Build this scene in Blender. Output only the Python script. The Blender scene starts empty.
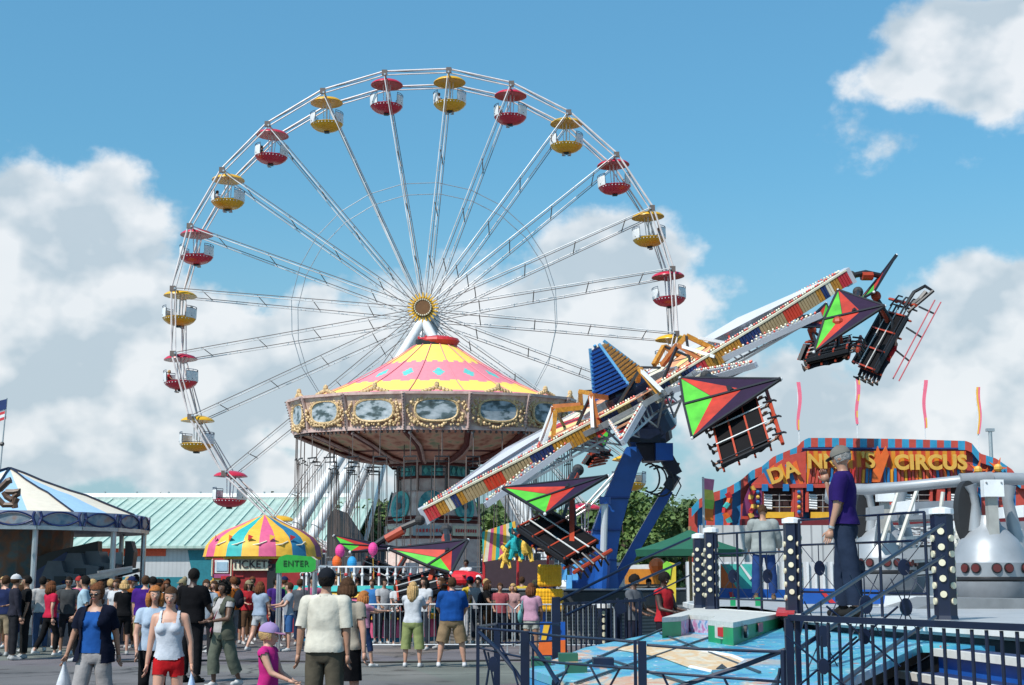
import bpy, math, random
import numpy as np
from mathutils import Vector, Matrix, noise as mnoise
random.seed(7)
R=math.radians; PI=math.pi
V=Vector
scene=bpy.context.scene
COL=scene.collection
F=1422.2; HOR=577.0; CAMZ=1.75
PITCH=math.atan((HOR-342.5)/F); CP,SP=math.cos(PITCH),math.sin(PITCH)
def at(px,py,Y):
    """world point at depth Y (metres in front of the camera) seen at pixel px,py"""
    dx=(px-512)/F; dy=(342.5-py)/F
    s=Y/(CP-dy*SP)
    return V((dx*s, Y, CAMZ+(SP+dy*CP)*s))
def X(px,Y,py=600): return at(px,py,Y).x
def Z(py,Y): return at(512,py,Y).z
def onz(px,py,z):
    dx=(px-512)/F; dy=(342.5-py)/F
    s=(z-CAMZ)/(SP+dy*CP)
    return V((dx*s,s*(CP-dy*SP),z))
# ---------------- materials
MATS={}
def mat(name,rgb=(.5,.5,.5),rough=.55,metal=0.,var=.12,scale=6.,bump=0.,bscale=40.,spec=.5,emit=None):
    if name in MATS: return MATS[name]
    m=bpy.data.materials.new(name); m.use_nodes=True; nt=m.node_tree; N=nt.nodes; L=nt.links
    b=N['Principled BSDF']; b.inputs['Roughness'].default_value=rough; b.inputs['Metallic'].default_value=metal
    b.inputs['Specular IOR Level'].default_value=spec
    tc=N.new('ShaderNodeTexCoord'); nz=N.new('ShaderNodeTexNoise'); nz.inputs['Scale'].default_value=scale
    nz.inputs['Detail'].default_value=5; L.new(tc.outputs['Object'],nz.inputs['Vector'])
    r=N.new('ShaderNodeValToRGB'); r.color_ramp.elements[0].position=.3; r.color_ramp.elements[1].position=.7
    a=[max(0,c*(1-var)) for c in rgb]; c2=[min(1,c*(1+var)) for c in rgb]
    r.color_ramp.elements[0].color=(*a,1); r.color_ramp.elements[1].color=(*c2,1)
    L.new(nz.outputs['Fac'],r.inputs['Fac']); L.new(r.outputs['Color'],b.inputs['Base Color'])
    if bump>0:
        n2=N.new('ShaderNodeTexNoise'); n2.inputs['Scale'].default_value=bscale; n2.inputs['Detail'].default_value=4
        L.new(tc.outputs['Object'],n2.inputs['Vector'])
        bp=N.new('ShaderNodeBump'); bp.inputs['Strength'].default_value=bump; bp.inputs['Distance'].default_value=.02
        L.new(n2.outputs['Fac'],bp.inputs['Height']); L.new(bp.outputs['Normal'],b.inputs['Normal'])
    MATS[name]=m
    return m
def ramp_mat(name,stops,scale=3.,rough=.5,detail=6,vor=False,stretch=(1,1,1),const=False,dist=0.):
    """noise driven multi colour paint"""
    if name in MATS: return MATS[name]
    m=bpy.data.materials.new(name); m.use_nodes=True; nt=m.node_tree; N=nt.nodes; L=nt.links
    b=N['Principled BSDF']; b.inputs['Roughness'].default_value=rough
    tc=N.new('ShaderNodeTexCoord'); mp=N.new('ShaderNodeMapping'); mp.inputs['Scale'].default_value=stretch
    L.new(tc.outputs['Object'],mp.inputs['Vector'])
    nz=N.new('ShaderNodeTexNoise'); nz.inputs['Scale'].default_value=scale; nz.inputs['Detail'].default_value=detail
    nz.inputs['Distortion'].default_value=dist
    L.new(mp.outputs['Vector'],nz.inputs['Vector'])
    r=N.new('ShaderNodeValToRGB'); cr=r.color_ramp
    if const: cr.interpolation='CONSTANT'
    while len(cr.elements)<len(stops): cr.elements.new(.5)
    for e,(p,c) in zip(cr.elements,stops): e.position=p; e.color=(*c,1)
    L.new(nz.outputs['Fac'],r.inputs['Fac']); L.new(r.outputs['Color'],b.inputs['Base Color'])
    MATS[name]=m
    return m
def stripe_mat(name,c1,c2,period,axis=0,duty=.5,rough=.6,soft=.02,bump=.0):
    """flat stripes that belong to the material (corrugation, slats)"""
    if name in MATS: return MATS[name]
    m=bpy.data.materials.new(name); m.use_nodes=True; nt=m.node_tree; N=nt.nodes; L=nt.links
    b=N['Principled BSDF']; b.inputs['Roughness'].default_value=rough
    tc=N.new('ShaderNodeTexCoord'); sx=N.new('ShaderNodeSeparateXYZ'); L.new(tc.outputs['Object'],sx.inputs[0])
    d=N.new('ShaderNodeMath'); d.operation='DIVIDE'; d.inputs[1].default_value=period; L.new(sx.outputs[axis],d.inputs[0])
    fr=N.new('ShaderNodeMath'); fr.operation='FRACT'; L.new(d.outputs[0],fr.inputs[0])
    r=N.new('ShaderNodeValToRGB'); cr=r.color_ramp
    cr.elements[0].position=duty-soft; cr.elements[0].color=(*c1,1); cr.elements[1].position=duty+soft; cr.elements[1].color=(*c2,1)
    L.new(fr.outputs[0],r.inputs['Fac'])
    nz=N.new('ShaderNodeTexNoise'); nz.inputs['Scale'].default_value=.8; L.new(tc.outputs['Object'],nz.inputs['Vector'])
    mx=N.new('ShaderNodeMix'); mx.data_type='RGBA'; mx.blend_type='MULTIPLY'; mx.inputs[0].default_value=.35
    L.new(r.outputs['Color'],mx.inputs[6]); L.new(nz.outputs['Fac'],mx.inputs[7]); L.new(mx.outputs[2],b.inputs['Base Color'])
    MATS[name]=m
    return m
# ---------------- mesh builder
class MB:
    def __init__(s,local=False): s.v=[];s.f=[];s.mi=[];s.mats=[];s.local=local;s.M=None
    def idx(s,m):
        if m not in s.mats: s.mats.append(m)
        return s.mats.index(m)
    def add(s,vs,fs,m):
        o=len(s.v)
        s.v+= [tuple(s.M@V(v)) if s.M else tuple(v) for v in vs]
        if callable(m):
            for f in fs:
                c=sum((V(vs[i]) for i in f),V((0,0,0)))/len(f); s.f.append(tuple(i+o for i in f)); s.mi.append(s.idx(m(c)))
        else:
            k=s.idx(m)
            for f in fs: s.f.append(tuple(i+o for i in f)); s.mi.append(k)
        return s
    def box(s,c,size,m,rot=None,bev=0.):
        hx,hy,hz=[q/2 for q in size]; c=V(c)
        pts=[(x*hx,y*hy,z*hz) for x in(-1,1) for y in(-1,1) for z in(-1,1)]
        Mx=rot.to_3x3() if rot else Matrix.Identity(3)
        return s.add([c+Mx@V(p) for p in pts],[(0,1,3,2),(4,6,7,5),(0,4,5,1),(2,3,7,6),(0,2,6,4),(1,5,7,3)],m)
    def bb(s,lo,hi,m):
        return s.box([(a+b)/2 for a,b in zip(lo,hi)],[abs(b-a) for a,b in zip(lo,hi)],m)
    def frame(s,p,q,up=V((0,0,1))):
        d=(V(q)-V(p)); L=d.length; d=d.normalized()
        if abs(d.dot(up))>.98: up=V((0,1,0))
        x=d.cross(up).normalized(); u=x.cross(d).normalized()
        return d,x,u,L
    def beam(s,p,q,w,h,m,up=V((0,0,1)),w2=None,h2=None):
        d,x,u,L=s.frame(p,q,up); p=V(p);q=V(q); w2=w if w2 is None else w2; h2=h if h2 is None else h2
        vs=[p+x*a*w/2+u*b*h/2 for a,b in((-1,-1),(1,-1),(1,1),(-1,1))]+[q+x*a*w2/2+u*b*h2/2 for a,b in((-1,-1),(1,-1),(1,1),(-1,1))]
        return s.add(vs,[(3,2,1,0),(4,5,6,7),(0,1,5,4),(1,2,6,5),(2,3,7,6),(3,0,4,7)],m)
    def tube(s,pts,r,m,n=8,closed=False,cap=True):
        pts=[V(p) for p in pts]; k=len(pts); rr=r if isinstance(r,(list,tuple)) else [r]*k
        vs=[];fs=[]; x=None
        for i,p in enumerate(pts):
            a=pts[i-1] if (i>0 or closed) else p; b=pts[(i+1)%k] if (i<k-1 or closed) else p
            d=(b-a).normalized() if (b-a).length>1e-9 else V((0,0,1))
            if x is None:
                t=V((0,0,1)) if abs(d.z)<.9 else V((1,0,0)); x=d.cross(t).normalized()
            else:
                x=(x-d*x.dot(d)); x=x.normalized() if x.length>1e-6 else d.orthogonal().normalized()
            y=d.cross(x)
            for j in range(n):
                t=2*PI*j/n; vs.append(p+(x*math.cos(t)+y*math.sin(t))*rr[i])
        for i in range(k if closed else k-1):
            for j in range(n):
                a=i*n+j;b=i*n+(j+1)%n;c=((i+1)%k)*n+(j+1)%n;d=((i+1)%k)*n+j; fs.append((a,b,c,d))
        if cap and not closed:
            fs.append(tuple(range(n))[::-1]); fs.append(tuple((k-1)*n+j for j in range(n)))
        return s.add(vs,fs,m)
    def lathe(s,prof,c,m,n=24,ph=0.,a0=0.,a1=2*PI,capb=False,capt=False):
        c=V(c); full=abs(a1-a0-2*PI)<1e-6; nn=n if full else n+1; vs=[];fs=[]
        for r,z in prof:
            for j in range(nn):
                t=ph+a0+(a1-a0)*j/n; vs.append((c.x+r*math.cos(t),c.y+r*math.sin(t),c.z+z))
        for i in range(len(prof)-1):
            for j in range(n):
                b=(j+1)%nn; fs.append((i*nn+j,i*nn+b,(i+1)*nn+b,(i+1)*nn+j))
        if capb: fs.append(tuple(range(nn))[::-1])
        if capt: fs.append(tuple((len(prof)-1)*nn+j for j in range(nn)))
        return s.add(vs,fs,m)
    def ball(s,c,r,m,n=12,k=8,rot=None):
        if not isinstance(r,(list,tuple)): r=(r,r,r)
        c=V(c); vs=[];fs=[]
        for i in range(1,k):
            p=PI*i/k
            for j in range(n):
                t=2*PI*j/n; q=V((r[0]*math.sin(p)*math.cos(t),r[1]*math.sin(p)*math.sin(t),r[2]*math.cos(p)))
                vs.append(c+(rot@q if rot else q))
        q=V((0,0,r[2])); vs.append(c+(rot@q if rot else q)); vs.append(c-(rot@q if rot else q))
        for i in range(k-2):
            for j in range(n):
                fs.append((i*n+j,(i+1)*n+j,(i+1)*n+(j+1)%n,i*n+(j+1)%n))
        T=len(vs)-2
        for j in range(n): fs.append((T,j,(j+1)%n)); fs.append((T+1,(k-2)*n+(j+1)%n,(k-2)*n+j))
        return s.add(vs,fs,m)
    def slab(s,poly,th,m,mside=None):
        """polygon (3-D points) with thickness vector"""
        poly=[V(p) for p in poly]; th=V(th); n=len(poly); vs=poly+[p+th for p in poly]
        s.add(vs,[tuple(range(n)),tuple(range(n,2*n))[::-1]],m)
        return s.add(vs,[(i,i+n,(i+1)%n+n,(i+1)%n) for i in range(n)],mside or m)
    def disc(s,c,r,nrm,th,m,n=16,r2=None):
        c=V(c);nrm=V(nrm).normalized(); x=nrm.orthogonal().normalized(); y=nrm.cross(x)
        if abs(nrm.z)<.9:
            y=(V((0,0,1))-nrm*nrm.z).normalized(); x=y.cross(nrm)
        r2=r2 or r
        poly=[c+x*r*math.cos(2*PI*i/n)+y*r2*math.sin(2*PI*i/n) for i in range(n)]
        return s.slab(poly,nrm*th,m)
W={}
def obj(name,mb,parent=None,smooth=False,**kw):
    me=bpy.data.meshes.new(name)
    vs=mb.v
    if parent is not None and not mb.local:
        inv=W[parent.name].inverted(); vs=[tuple(inv@V(v)) for v in vs]
    me.from_pydata(vs,[],mb.f); 
    for m in mb.mats: me.materials.append(m)
    me.polygons.foreach_set('material_index',mb.mi)
    if smooth is True: me.polygons.foreach_set('use_smooth',[True]*len(mb.f))
    me.update()
    if smooth=='auto':
        me.polygons.foreach_set('use_smooth',[True]*len(mb.f)); me.set_sharp_from_angle(angle=R(40))
    o=bpy.data.objects.new(name,me); COL.objects.link(o)
    if parent is not None: o.parent=parent; W[o.name]=W[parent.name]
    else: W[o.name]=Matrix.Identity(4)
    for k,v in kw.items(): o[k]=v
    return o
def thing(name,label,cat,loc=(0,0,0),rotz=0.,group=None):
    o=bpy.data.objects.new(name,None); COL.objects.link(o); o.location=loc; o.rotation_euler=(0,0,rotz); o.empty_display_size=.1
    o['label']=label; o['category']=cat
    if group: o['group']=group
    W[o.name]=Matrix.Translation(loc)@Matrix.Rotation(rotz,4,'Z')
    return o
def tag(o,label,cat,group=None):
    o['label']=label;o['category']=cat
    if group:o['group']=group
    return o
def dup(root,loc=None,rotz=None,label=None,group=None,matrix=None):
    def cp(o,par):
        c=o.copy(); COL.objects.link(c); c.parent=par
        for ch in CH.get(o.name,[]) or [x for x in o.children]: cp(ch,c)
        return c
    r=cp(root,None)
    if matrix is not None: r.matrix_basis=matrix
    else:
        if loc is not None: r.location=loc
        if rotz is not None: r.rotation_euler=(0,0,rotz)
    if label:r['label']=label
    if group:r['group']=group
    return r
CH={}
def text_mesh(name,txt,size,m,matrix,parent,ext=.01,font_bold=0.,spacing=1.,align='CENTER',local=False):
    cu=bpy.data.curves.new(name,'FONT'); cu.body=txt; cu.size=size; cu.extrude=ext; cu.align_x=align; cu.align_y='CENTER'; cu.offset=font_bold; cu.space_character=spacing
    t=bpy.data.objects.new('tmp',cu); COL.objects.link(t)
    dg=bpy.context.evaluated_depsgraph_get(); me=bpy.data.meshes.new_from_object(t.evaluated_get(dg))
    bpy.data.objects.remove(t); mb=MB()
    mb.add([tuple(matrix@v.co) for v in me.vertices],[tuple(p.vertices) for p in me.polygons],m)
    mb.local=local
    bpy.data.meshes.remove(me)
    return obj(name,mb,parent)
# facing-camera text matrix: x right, y up(z), normal to -Y
def facing(p,rz=0.,tilt=0.): return Matrix.Translation(p)@Matrix.Rotation(rz,4,'Z')@Matrix.Rotation(R(90)+tilt,4,'X')
# ---------------- common materials
white=mat('white_paint',(.72,.73,.74),.35,var=.08)
steel=mat('galvanised_steel',(.5,.51,.52),.35,.7,var=.12)
silver=mat('silver_paint',(.55,.58,.62),.28,.25,var=.06,scale=2)
black=mat('black_paint',(.015,.015,.018),.45)
rubber=mat('dark_rubber',(.03,.03,.032),.7)
navy=mat('navy_paint',(.0045,.009,.030),.35,var=.25)
bluep=mat('ride_blue_paint',(.012,.085,.36),.3,var=.15,scale=2)
yellow=mat('yellow_paint',(.75,.42,.03),.4,var=.1)
red=mat('red_paint',(.5,.025,.03),.4)
crimson=mat('crimson_paint',(.50,.018,.055),.35)
gold=mat('gold_paint',(.58,.40,.20),.5,.0,var=.5,scale=18,bump=.5)
orange=mat('orange_paint',(.7,.13,.02),.45)
cream=mat('cream_paint',(.72,.66,.5),.5)
bulb=mat('bulb_glass',(.66,.61,.45),.25)
# ---------------- camera, light, world
cam=bpy.data.cameras.new('camera'); co=bpy.data.objects.new('camera',cam); COL.objects.link(co)
cam.sensor_width=36; cam.lens=F/1024*36; cam.clip_end=5000; cam.clip_start=.1
co.location=(0,0,CAMZ); co.rotation_euler=(R(90)+PITCH,0,0); scene.camera=co
SUN_EL=R(50); SUN_AZ=R(-138)   # azimuth measured from +Y towards +X : behind the camera, to the left
sd=V((math.sin(SUN_AZ)*math.cos(SUN_EL),math.cos(SUN_AZ)*math.cos(SUN_EL),math.sin(SUN_EL)))
sl=bpy.data.lights.new('sun','SUN'); sl.energy=4.8; sl.angle=R(.5); sl.color=(1,.955,.89)
so=bpy.data.objects.new('sun',sl); COL.objects.link(so); so.rotation_euler=sd.to_track_quat('Z','Y').to_euler(); so.location=(0,0,60)
wd=bpy.data.worlds.new('World'); scene.world=wd; wd.use_nodes=True; nt=wd.node_tree; N=nt.nodes; L=nt.links
bg=N['Background']; bg.inputs['Strength'].default_value=.1
sky=N.new('ShaderNodeTexSky'); sky.sky_type='NISHITA'; sky.sun_disc=False; sky.sun_elevation=SUN_EL; sky.sun_rotation=SUN_AZ
sky.air_density=1.0; sky.dust_density=.6; sky.ozone_density=1.6; sky.altitude=0
def mth(op,a,b=None,c=None,clamp=False):
    n=N.new('ShaderNodeMath'); n.operation=op; n.use_clamp=clamp
    for i,q in enumerate((a,b,c)):
        if q is None: continue
        if isinstance(q,(int,float)): n.inputs[i].default_value=q
        else: L.new(q,n.inputs[i])
    return n.outputs[0]
def mixc(f,a,b,mode='MIX'):
    n=N.new('ShaderNodeMix'); n.data_type='RGBA'; n.blend_type=mode
    for i,q in((0,f),(6,a),(7,b)):
        if isinstance(q,(int,float)): n.inputs[i].default_value=q
        elif isinstance(q,tuple): n.inputs[i].default_value=(*q,1)
        else: L.new(q,n.inputs[i])
    return n.outputs[2]
tc=N.new('ShaderNodeTexCoord'); sx=N.new('ShaderNodeSeparateXYZ'); L.new(tc.outputs['Generated'],sx.inputs[0])
az=mth('ARCTAN2',sx.outputs[0],sx.outputs[1]); el=mth('ARCSINE',sx.outputs[2])
cb=N.new('ShaderNodeCombineXYZ'); L.new(az,cb.inputs[0]); L.new(mth('MULTIPLY',el,1.2),cb.inputs[1])
def cloud_noise(scale,detail,off,rough=.55):
    mp=N.new('ShaderNodeMapping'); mp.inputs['Location'].default_value=off; L.new(cb.outputs[0],mp.inputs['Vector'])
    nz=N.new('ShaderNodeTexNoise'); nz.inputs['Scale'].default_value=scale; nz.inputs['Detail'].default_value=detail; nz.inputs['Roughness'].default_value=rough
    L.new(mp.outputs[0],nz.inputs['Vector']); return nz.outputs['Fac']
n1=cloud_noise(13,10,(3.1,1.7,0)); n1b=cloud_noise(13,10,(3.1+.012,1.7-.014,0)); n2=cloud_noise(5,6,(7.7,.4,2)); s1_=cloud_noise(10,4,(3.1,1.7,0),.5); s2_=cloud_noise(10,4,(3.1+.016,1.7-.022,0),.5)
# cumulus banks: px,py centre, radii in px, weight
blobs=[(40,250,150,85,1.15),(60,340,200,105,1.2),(110,420,230,70,.9),(330,385,130,85,1.1),(620,265,80,65,1.1),(560,350,230,90,.95),(250,470,200,40,.6),
       (1010,30,120,60,1.),(885,130,60,26,.30),(1010,360,120,95,1.15),(830,430,190,75,.9),(20,450,300,40,.5),(760,400,120,50,.5)]
dens=None
for px,py,rx,ry,wt in blobs:
    a0=math.atan((px-512)/F); e0=math.atan((HOR-py)/F*math.cos(a0)); 
    u=mth('DIVIDE',mth('SUBTRACT',az,a0),rx/F); v=mth('DIVIDE',mth('SUBTRACT',el,e0),ry/F)
    q=mth('SUBTRACT',1.22,mth('SQRT',mth('ADD',mth('MULTIPLY',u,u),mth('MULTIPLY',v,v))))
    q=mth('MULTIPLY',mth('MAXIMUM',q,-1.),wt)
    dens=q if dens is None else mth('MAXIMUM',dens,q)
# clouds elsewhere in the sky, away from the view
far=mth('MULTIPLY',mth('SUBTRACT',n2,.56),2.2)
away=mth('GREATER_THAN',mth('ABSOLUTE',az),.5)
far=mth('SUBTRACT',mth('MULTIPLY',far,1.),mth('MULTIPLY',mth('SUBTRACT',1.,away),5.))
dens=mth('MAXIMUM',dens,far)
raw=mth('ADD',mth('MULTIPLY',dens,1.35),mth('MULTIPLY',mth('SUBTRACT',n1,.5),2.7))
mask=N.new('ShaderNodeMapRange'); mask.interpolation_type='SMOOTHSTEP'; L.new(raw,mask.inputs[0])
mask.inputs[1].default_value=.12; mask.inputs[2].default_value=.58
lit=mth('ADD',mth('ADD',.50,mth('MULTIPLY',mth('SUBTRACT',s1_,s2_),6.0)),mth('MULTIPLY',mth('SUBTRACT',n1,n1b),2.2),None,True)
lit=mth('SUBTRACT',lit,mth('MULTIPLY',mth('MAXIMUM',mth('SUBTRACT',raw,.55),0.),.10),None,True)
lit=mth('ADD',lit,mth('MULTIPLY',mth('MAXIMUM',mth('SUBTRACT',.75,raw),0.),.55),None,True)
lit=mth('ADD',lit,mth('MULTIPLY',mth('SUBTRACT',n2,.5),.6),None,True)
cc=mixc(lit,(5.0,5.9,6.6),(8.5,8.7,8.9))
# soft veil near the horizon
veil=N.new('ShaderNodeMapRange'); veil.interpolation_type='SMOOTHSTEP'; L.new(el,veil.inputs[0])
veil.inputs[1].default_value=.30; veil.inputs[2].default_value=.0; veil.inputs[3].default_value=0; veil.inputs[4].default_value=.85
skyc=mixc(1.,sky.outputs[0],(.84,1.50,1.52),'MULTIPLY')
gr=N.new('ShaderNodeMapRange'); L.new(el,gr.inputs[0]); gr.inputs[1].default_value=.10; gr.inputs[2].default_value=.40; gr.inputs[3].default_value=.76; gr.inputs[4].default_value=1.06
skyc=mixc(1.,skyc,(1,1,1),'MULTIPLY'); vs_=N.new('ShaderNodeVectorMath'); vs_.operation='SCALE'; L.new(skyc,vs_.inputs[0]); L.new(gr.outputs[0],vs_.inputs['Scale']); skyc=vs_.outputs[0]
s1=mixc(veil.outputs[0],skyc,(3.5,4.95,5.95))
final=mixc(mth('MULTIPLY',mask.outputs[0],.90),s1,cc)
L.new(final,bg.inputs[0])
scene.view_settings.view_transform='Standard'; scene.view_settings.look='None'; scene.view_settings.gamma=1; scene.view_settings.exposure=.10
scene.view_settings.use_curve_mapping=False
scene.cycles.max_bounces=6
# ---------------- ground
def ground_mat():
    m=bpy.data.materials.new('asphalt'); m.use_nodes=True; nt=m.node_tree; N=nt.nodes; L=nt.links; b=N['Principled BSDF']
    b.inputs['Roughness'].default_value=.85
    tc=N.new('ShaderNodeTexCoord')
    def nz(s,d):
        n=N.new('ShaderNodeTexNoise'); n.inputs['Scale'].default_value=s; n.inputs['Detail'].default_value=d; L.new(tc.outputs['Object'],n.inputs['Vector']); return n.outputs['Fac']
    r=N.new('ShaderNodeValToRGB'); r.color_ramp.elements[0].position=.35; r.color_ramp.elements[0].color=(.135,.127,.118,1)
    r.color_ramp.elements[1].position=.7; r.color_ramp.elements[1].color=(.225,.21,.197,1)
    L.new(nz(.35,6),r.inputs['Fac'])
    r2=N.new('ShaderNodeValToRGB'); r2.color_ramp.elements[0].position=.3; r2.color_ramp.elements[0].color=(.6,.6,.6,1)
    r2.color_ramp.elements[1].position=.75; r2.color_ramp.elements[1].color=(1.25,1.25,1.25,1); L.new(nz(90,3),r2.inputs['Fac'])
    mx=N.new('ShaderNodeMix'); mx.data_type='RGBA'; mx.blend_type='MULTIPLY'; mx.inputs[0].default_value=1
    L.new(r.outputs['Color'],mx.inputs[6]); L.new(r2.outputs['Color'],mx.inputs[7]); vo=N.new('ShaderNodeTexVoronoi'); vo.feature='DISTANCE_TO_EDGE'; vo.inputs['Scale'].default_value=.22
    wn=N.new('ShaderNodeTexNoise'); wn.inputs['Scale'].default_value=1.3; wn.inputs['Detail'].default_value=6; L.new(tc.outputs['Object'],wn.inputs['Vector'])
    va=N.new('ShaderNodeMix'); va.data_type='RGBA'; va.blend_type='LINEAR_LIGHT'; va.inputs[0].default_value=.5; L.new(tc.outputs['Object'],va.inputs[6]); L.new(wn.outputs['Color'],va.inputs[7]); L.new(va.outputs[2],vo.inputs['Vector'])
    cr=N.new('ShaderNodeValToRGB'); cr.color_ramp.elements[0].position=.0; cr.color_ramp.elements[0].color=(.22,.22,.22,1); cr.color_ramp.elements[1].position=.016; cr.color_ramp.elements[1].color=(1,1,1,1); L.new(vo.outputs['Distance'],cr.inputs[0])
    m2=N.new('ShaderNodeMix'); m2.data_type='RGBA'; m2.blend_type='MULTIPLY'; m2.inputs[0].default_value=1; L.new(mx.outputs[2],m2.inputs[6]); L.new(cr.outputs[0],m2.inputs[7])
    st=N.new('ShaderNodeValToRGB'); st.color_ramp.elements[0].position=.60; st.color_ramp.elements[0].color=(1,1,1,1); st.color_ramp.elements[1].position=.70; st.color_ramp.elements[1].color=(.48,.46,.44,1); L.new(nz(1.1,8),st.inputs[0])
    m3=N.new('ShaderNodeMix'); m3.data_type='RGBA'; m3.blend_type='MULTIPLY'; m3.inputs[0].default_value=1; L.new(m2.outputs[2],m3.inputs[6]); L.new(st.outputs[0],m3.inputs[7])
    v2=N.new('ShaderNodeTexVoronoi'); v2.inputs['Scale'].default_value=.13; L.new(tc.outputs['Object'],v2.inputs['Vector'])
    m4=N.new('ShaderNodeMix'); m4.data_type='RGBA'; m4.blend_type='MULTIPLY'; m4.inputs[0].default_value=.22; L.new(m3.outputs[2],m4.inputs[6]); L.new(v2.outputs['Color'],m4.inputs[7])
    L.new(m4.outputs[2],b.inputs['Base Color'])
    return m
g=MB(); g.add([(-1500,-300,0),(1500,-300,0),(1500,2500,0),(-1500,2500,0)],[(0,1,2,3)],ground_mat())
obj('ground',g,kind='structure')
# ================= FERRIS WHEEL
FY=78.; FY2=80.6
hubf=at(424,311,FY)
RW=(at(678.5,311,FY).x-at(169.5,311,FY).x)/2
hubf.x=(at(678.5,311,FY).x+at(169.5,311,FY).x)/2
rimm=mat('rim_enamel',(.72,.64,.62),.4,.1,var=.2,scale=1.5)
spokem=mat('spoke_metal',(.68,.66,.65),.35,.15,var=.3,scale=.8)
cable=mat('dark_cable',(.13,.10,.09),.6)
fw=thing('ferris_wheel','giant ferris wheel with alternating red and yellow tub gondolas, towering over the swing ride','ferris wheel',(hubf.x,(FY+FY2)/2,0))
hx,hz=hubf.x,hubf.z
NG=24; A0=R(5.2)
def node(k,Y,rr=1.): a=A0+2*PI*k/NG; return V((hx+RW*rr*math.sin(a),Y,hz+RW*rr*math.cos(a)))
for Y in (FY,FY2):
    m=MB()
    for k in range(NG):
        for dr,r_ in((1.0,.054),(.984,.036)): m.tube([node(k,Y,dr),node(k+1,Y,dr)],r_,rimm,6)
        m.tube([node(k,Y,1.0),node(k+1,Y,.984)],.02,cable,4)
        m.box(node(k,Y,.995),(.30,.16,.30),cable)
    obj('rim',m,fw)
for k in range(NG):
    m=MB(); 
    for Y,yh in((FY,FY-.5),(FY2,FY2+.5)):
        a=A0+2*PI*k/NG; d=V((math.sin(a),0,math.cos(a))); q=V((math.cos(a),0,-math.sin(a)))
        p0=V((hx,yh,hz))+d*.7; p1=node(k,Y,.985)
        m.tube([p0-q*.08,p1-q*.05],.031,spokem,5); m.tube([p0+q*.08,p1+q*.05],.022,cable,5)
        for j in range(1,9):
            c=p0.lerp(p1,j/9); m.beam(c-q*.09,c+q*.09,.035,.035,steel)
    for j in(2,4,6,8):
        a_=V((hx,FY-.5,hz)).lerp(node(k,FY,.985),j/9); b_=V((hx,FY2+.5,hz)).lerp(node(k,FY2,.985),j/9); m.tube([a_,b_],.028,cable,4)
    obj('spoke',m,fw)
    m=MB(); m.tube([node(k,FY-.15,.985),node(k,FY2+.15,.985)],.06,steel,6); obj('axle',m,fw)
for Y,rr in((FY+.1,.525),(FY2-.1,.525)):
    m=MB(); m.tube([V((hx+RW*rr*math.sin(A0+2*PI*k/24),Y,hz+RW*rr*math.cos(A0+2*PI*k/24))) for k in range(24)],.022,steel,5,closed=True); obj('brace_ring',m,fw)
m=MB(); m.tube([(hx,FY-1.0,hz),(hx,FY2+1.0,hz)],.34,steel,14); m.disc((hx,FY-1.0,hz),.50,(0,-1,0),.12,mat('hub_brown',(.16,.07,.02),.5),20)
m.disc((hx,FY-.85,hz),.64,(0,-1,0),.1,mat('hub_ochre',(.42,.27,.05),.5),24); m.disc((hx,FY2+.7,hz),.74,(0,1,0),.1,steel,24)
obj('hub',m,fw)
m=MB()
for k in range(24):
    a=2*PI*k/24; d=V((math.sin(a),0,math.cos(a))); c=V((hx,FY-1.0,hz)); m.beam(c+d*.54,c+d*.86,.11,.1,yellow,up=V((0,1,0)),w2=.05); m.ball(c+d*.45+V((0,-.13,0)),.05,bulb,6,4)
obj('hub_rays',m,fw)
# legs
for (ax,ay,AY,bx,BY) in((424,318,FY-.7,246,71.5),(428,324,FY2+.3,272,77.),(434,330,FY2+.9,300,86.)):
    for s in(1,-1):
        a=at(ax,ay,AY); b=at(bx,600,BY); b.z=0; 
        if s<0: b.x=2*hx-b.x; a.x=2*hx-a.x
        m=MB(); m.tube([a,a.lerp(b,.5),b],[.26,.30,.30],white,12)
        for j in(.45,.72): c=a.lerp(b,j); dd=(b-a).normalized(); m.tube([c-dd*.12,c+dd*.12],.38,white,12)
        m.box((b.x,b.y,.15),(1.2,1.2,.3),steel)
        obj('support_leg',m,fw,smooth='auto')
m=MB()
for s in(1,-1):
    a=V((hx,FY-.6,hz)); m.tube([a,(hx+s*3.6,FY-2.5,.2)],.11,white,8); m.tube([a+V((0,3.5,0)),(hx+s*2.5,FY2+4,.2)],.09,white,8)
obj('stay_bars',m,fw)
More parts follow.
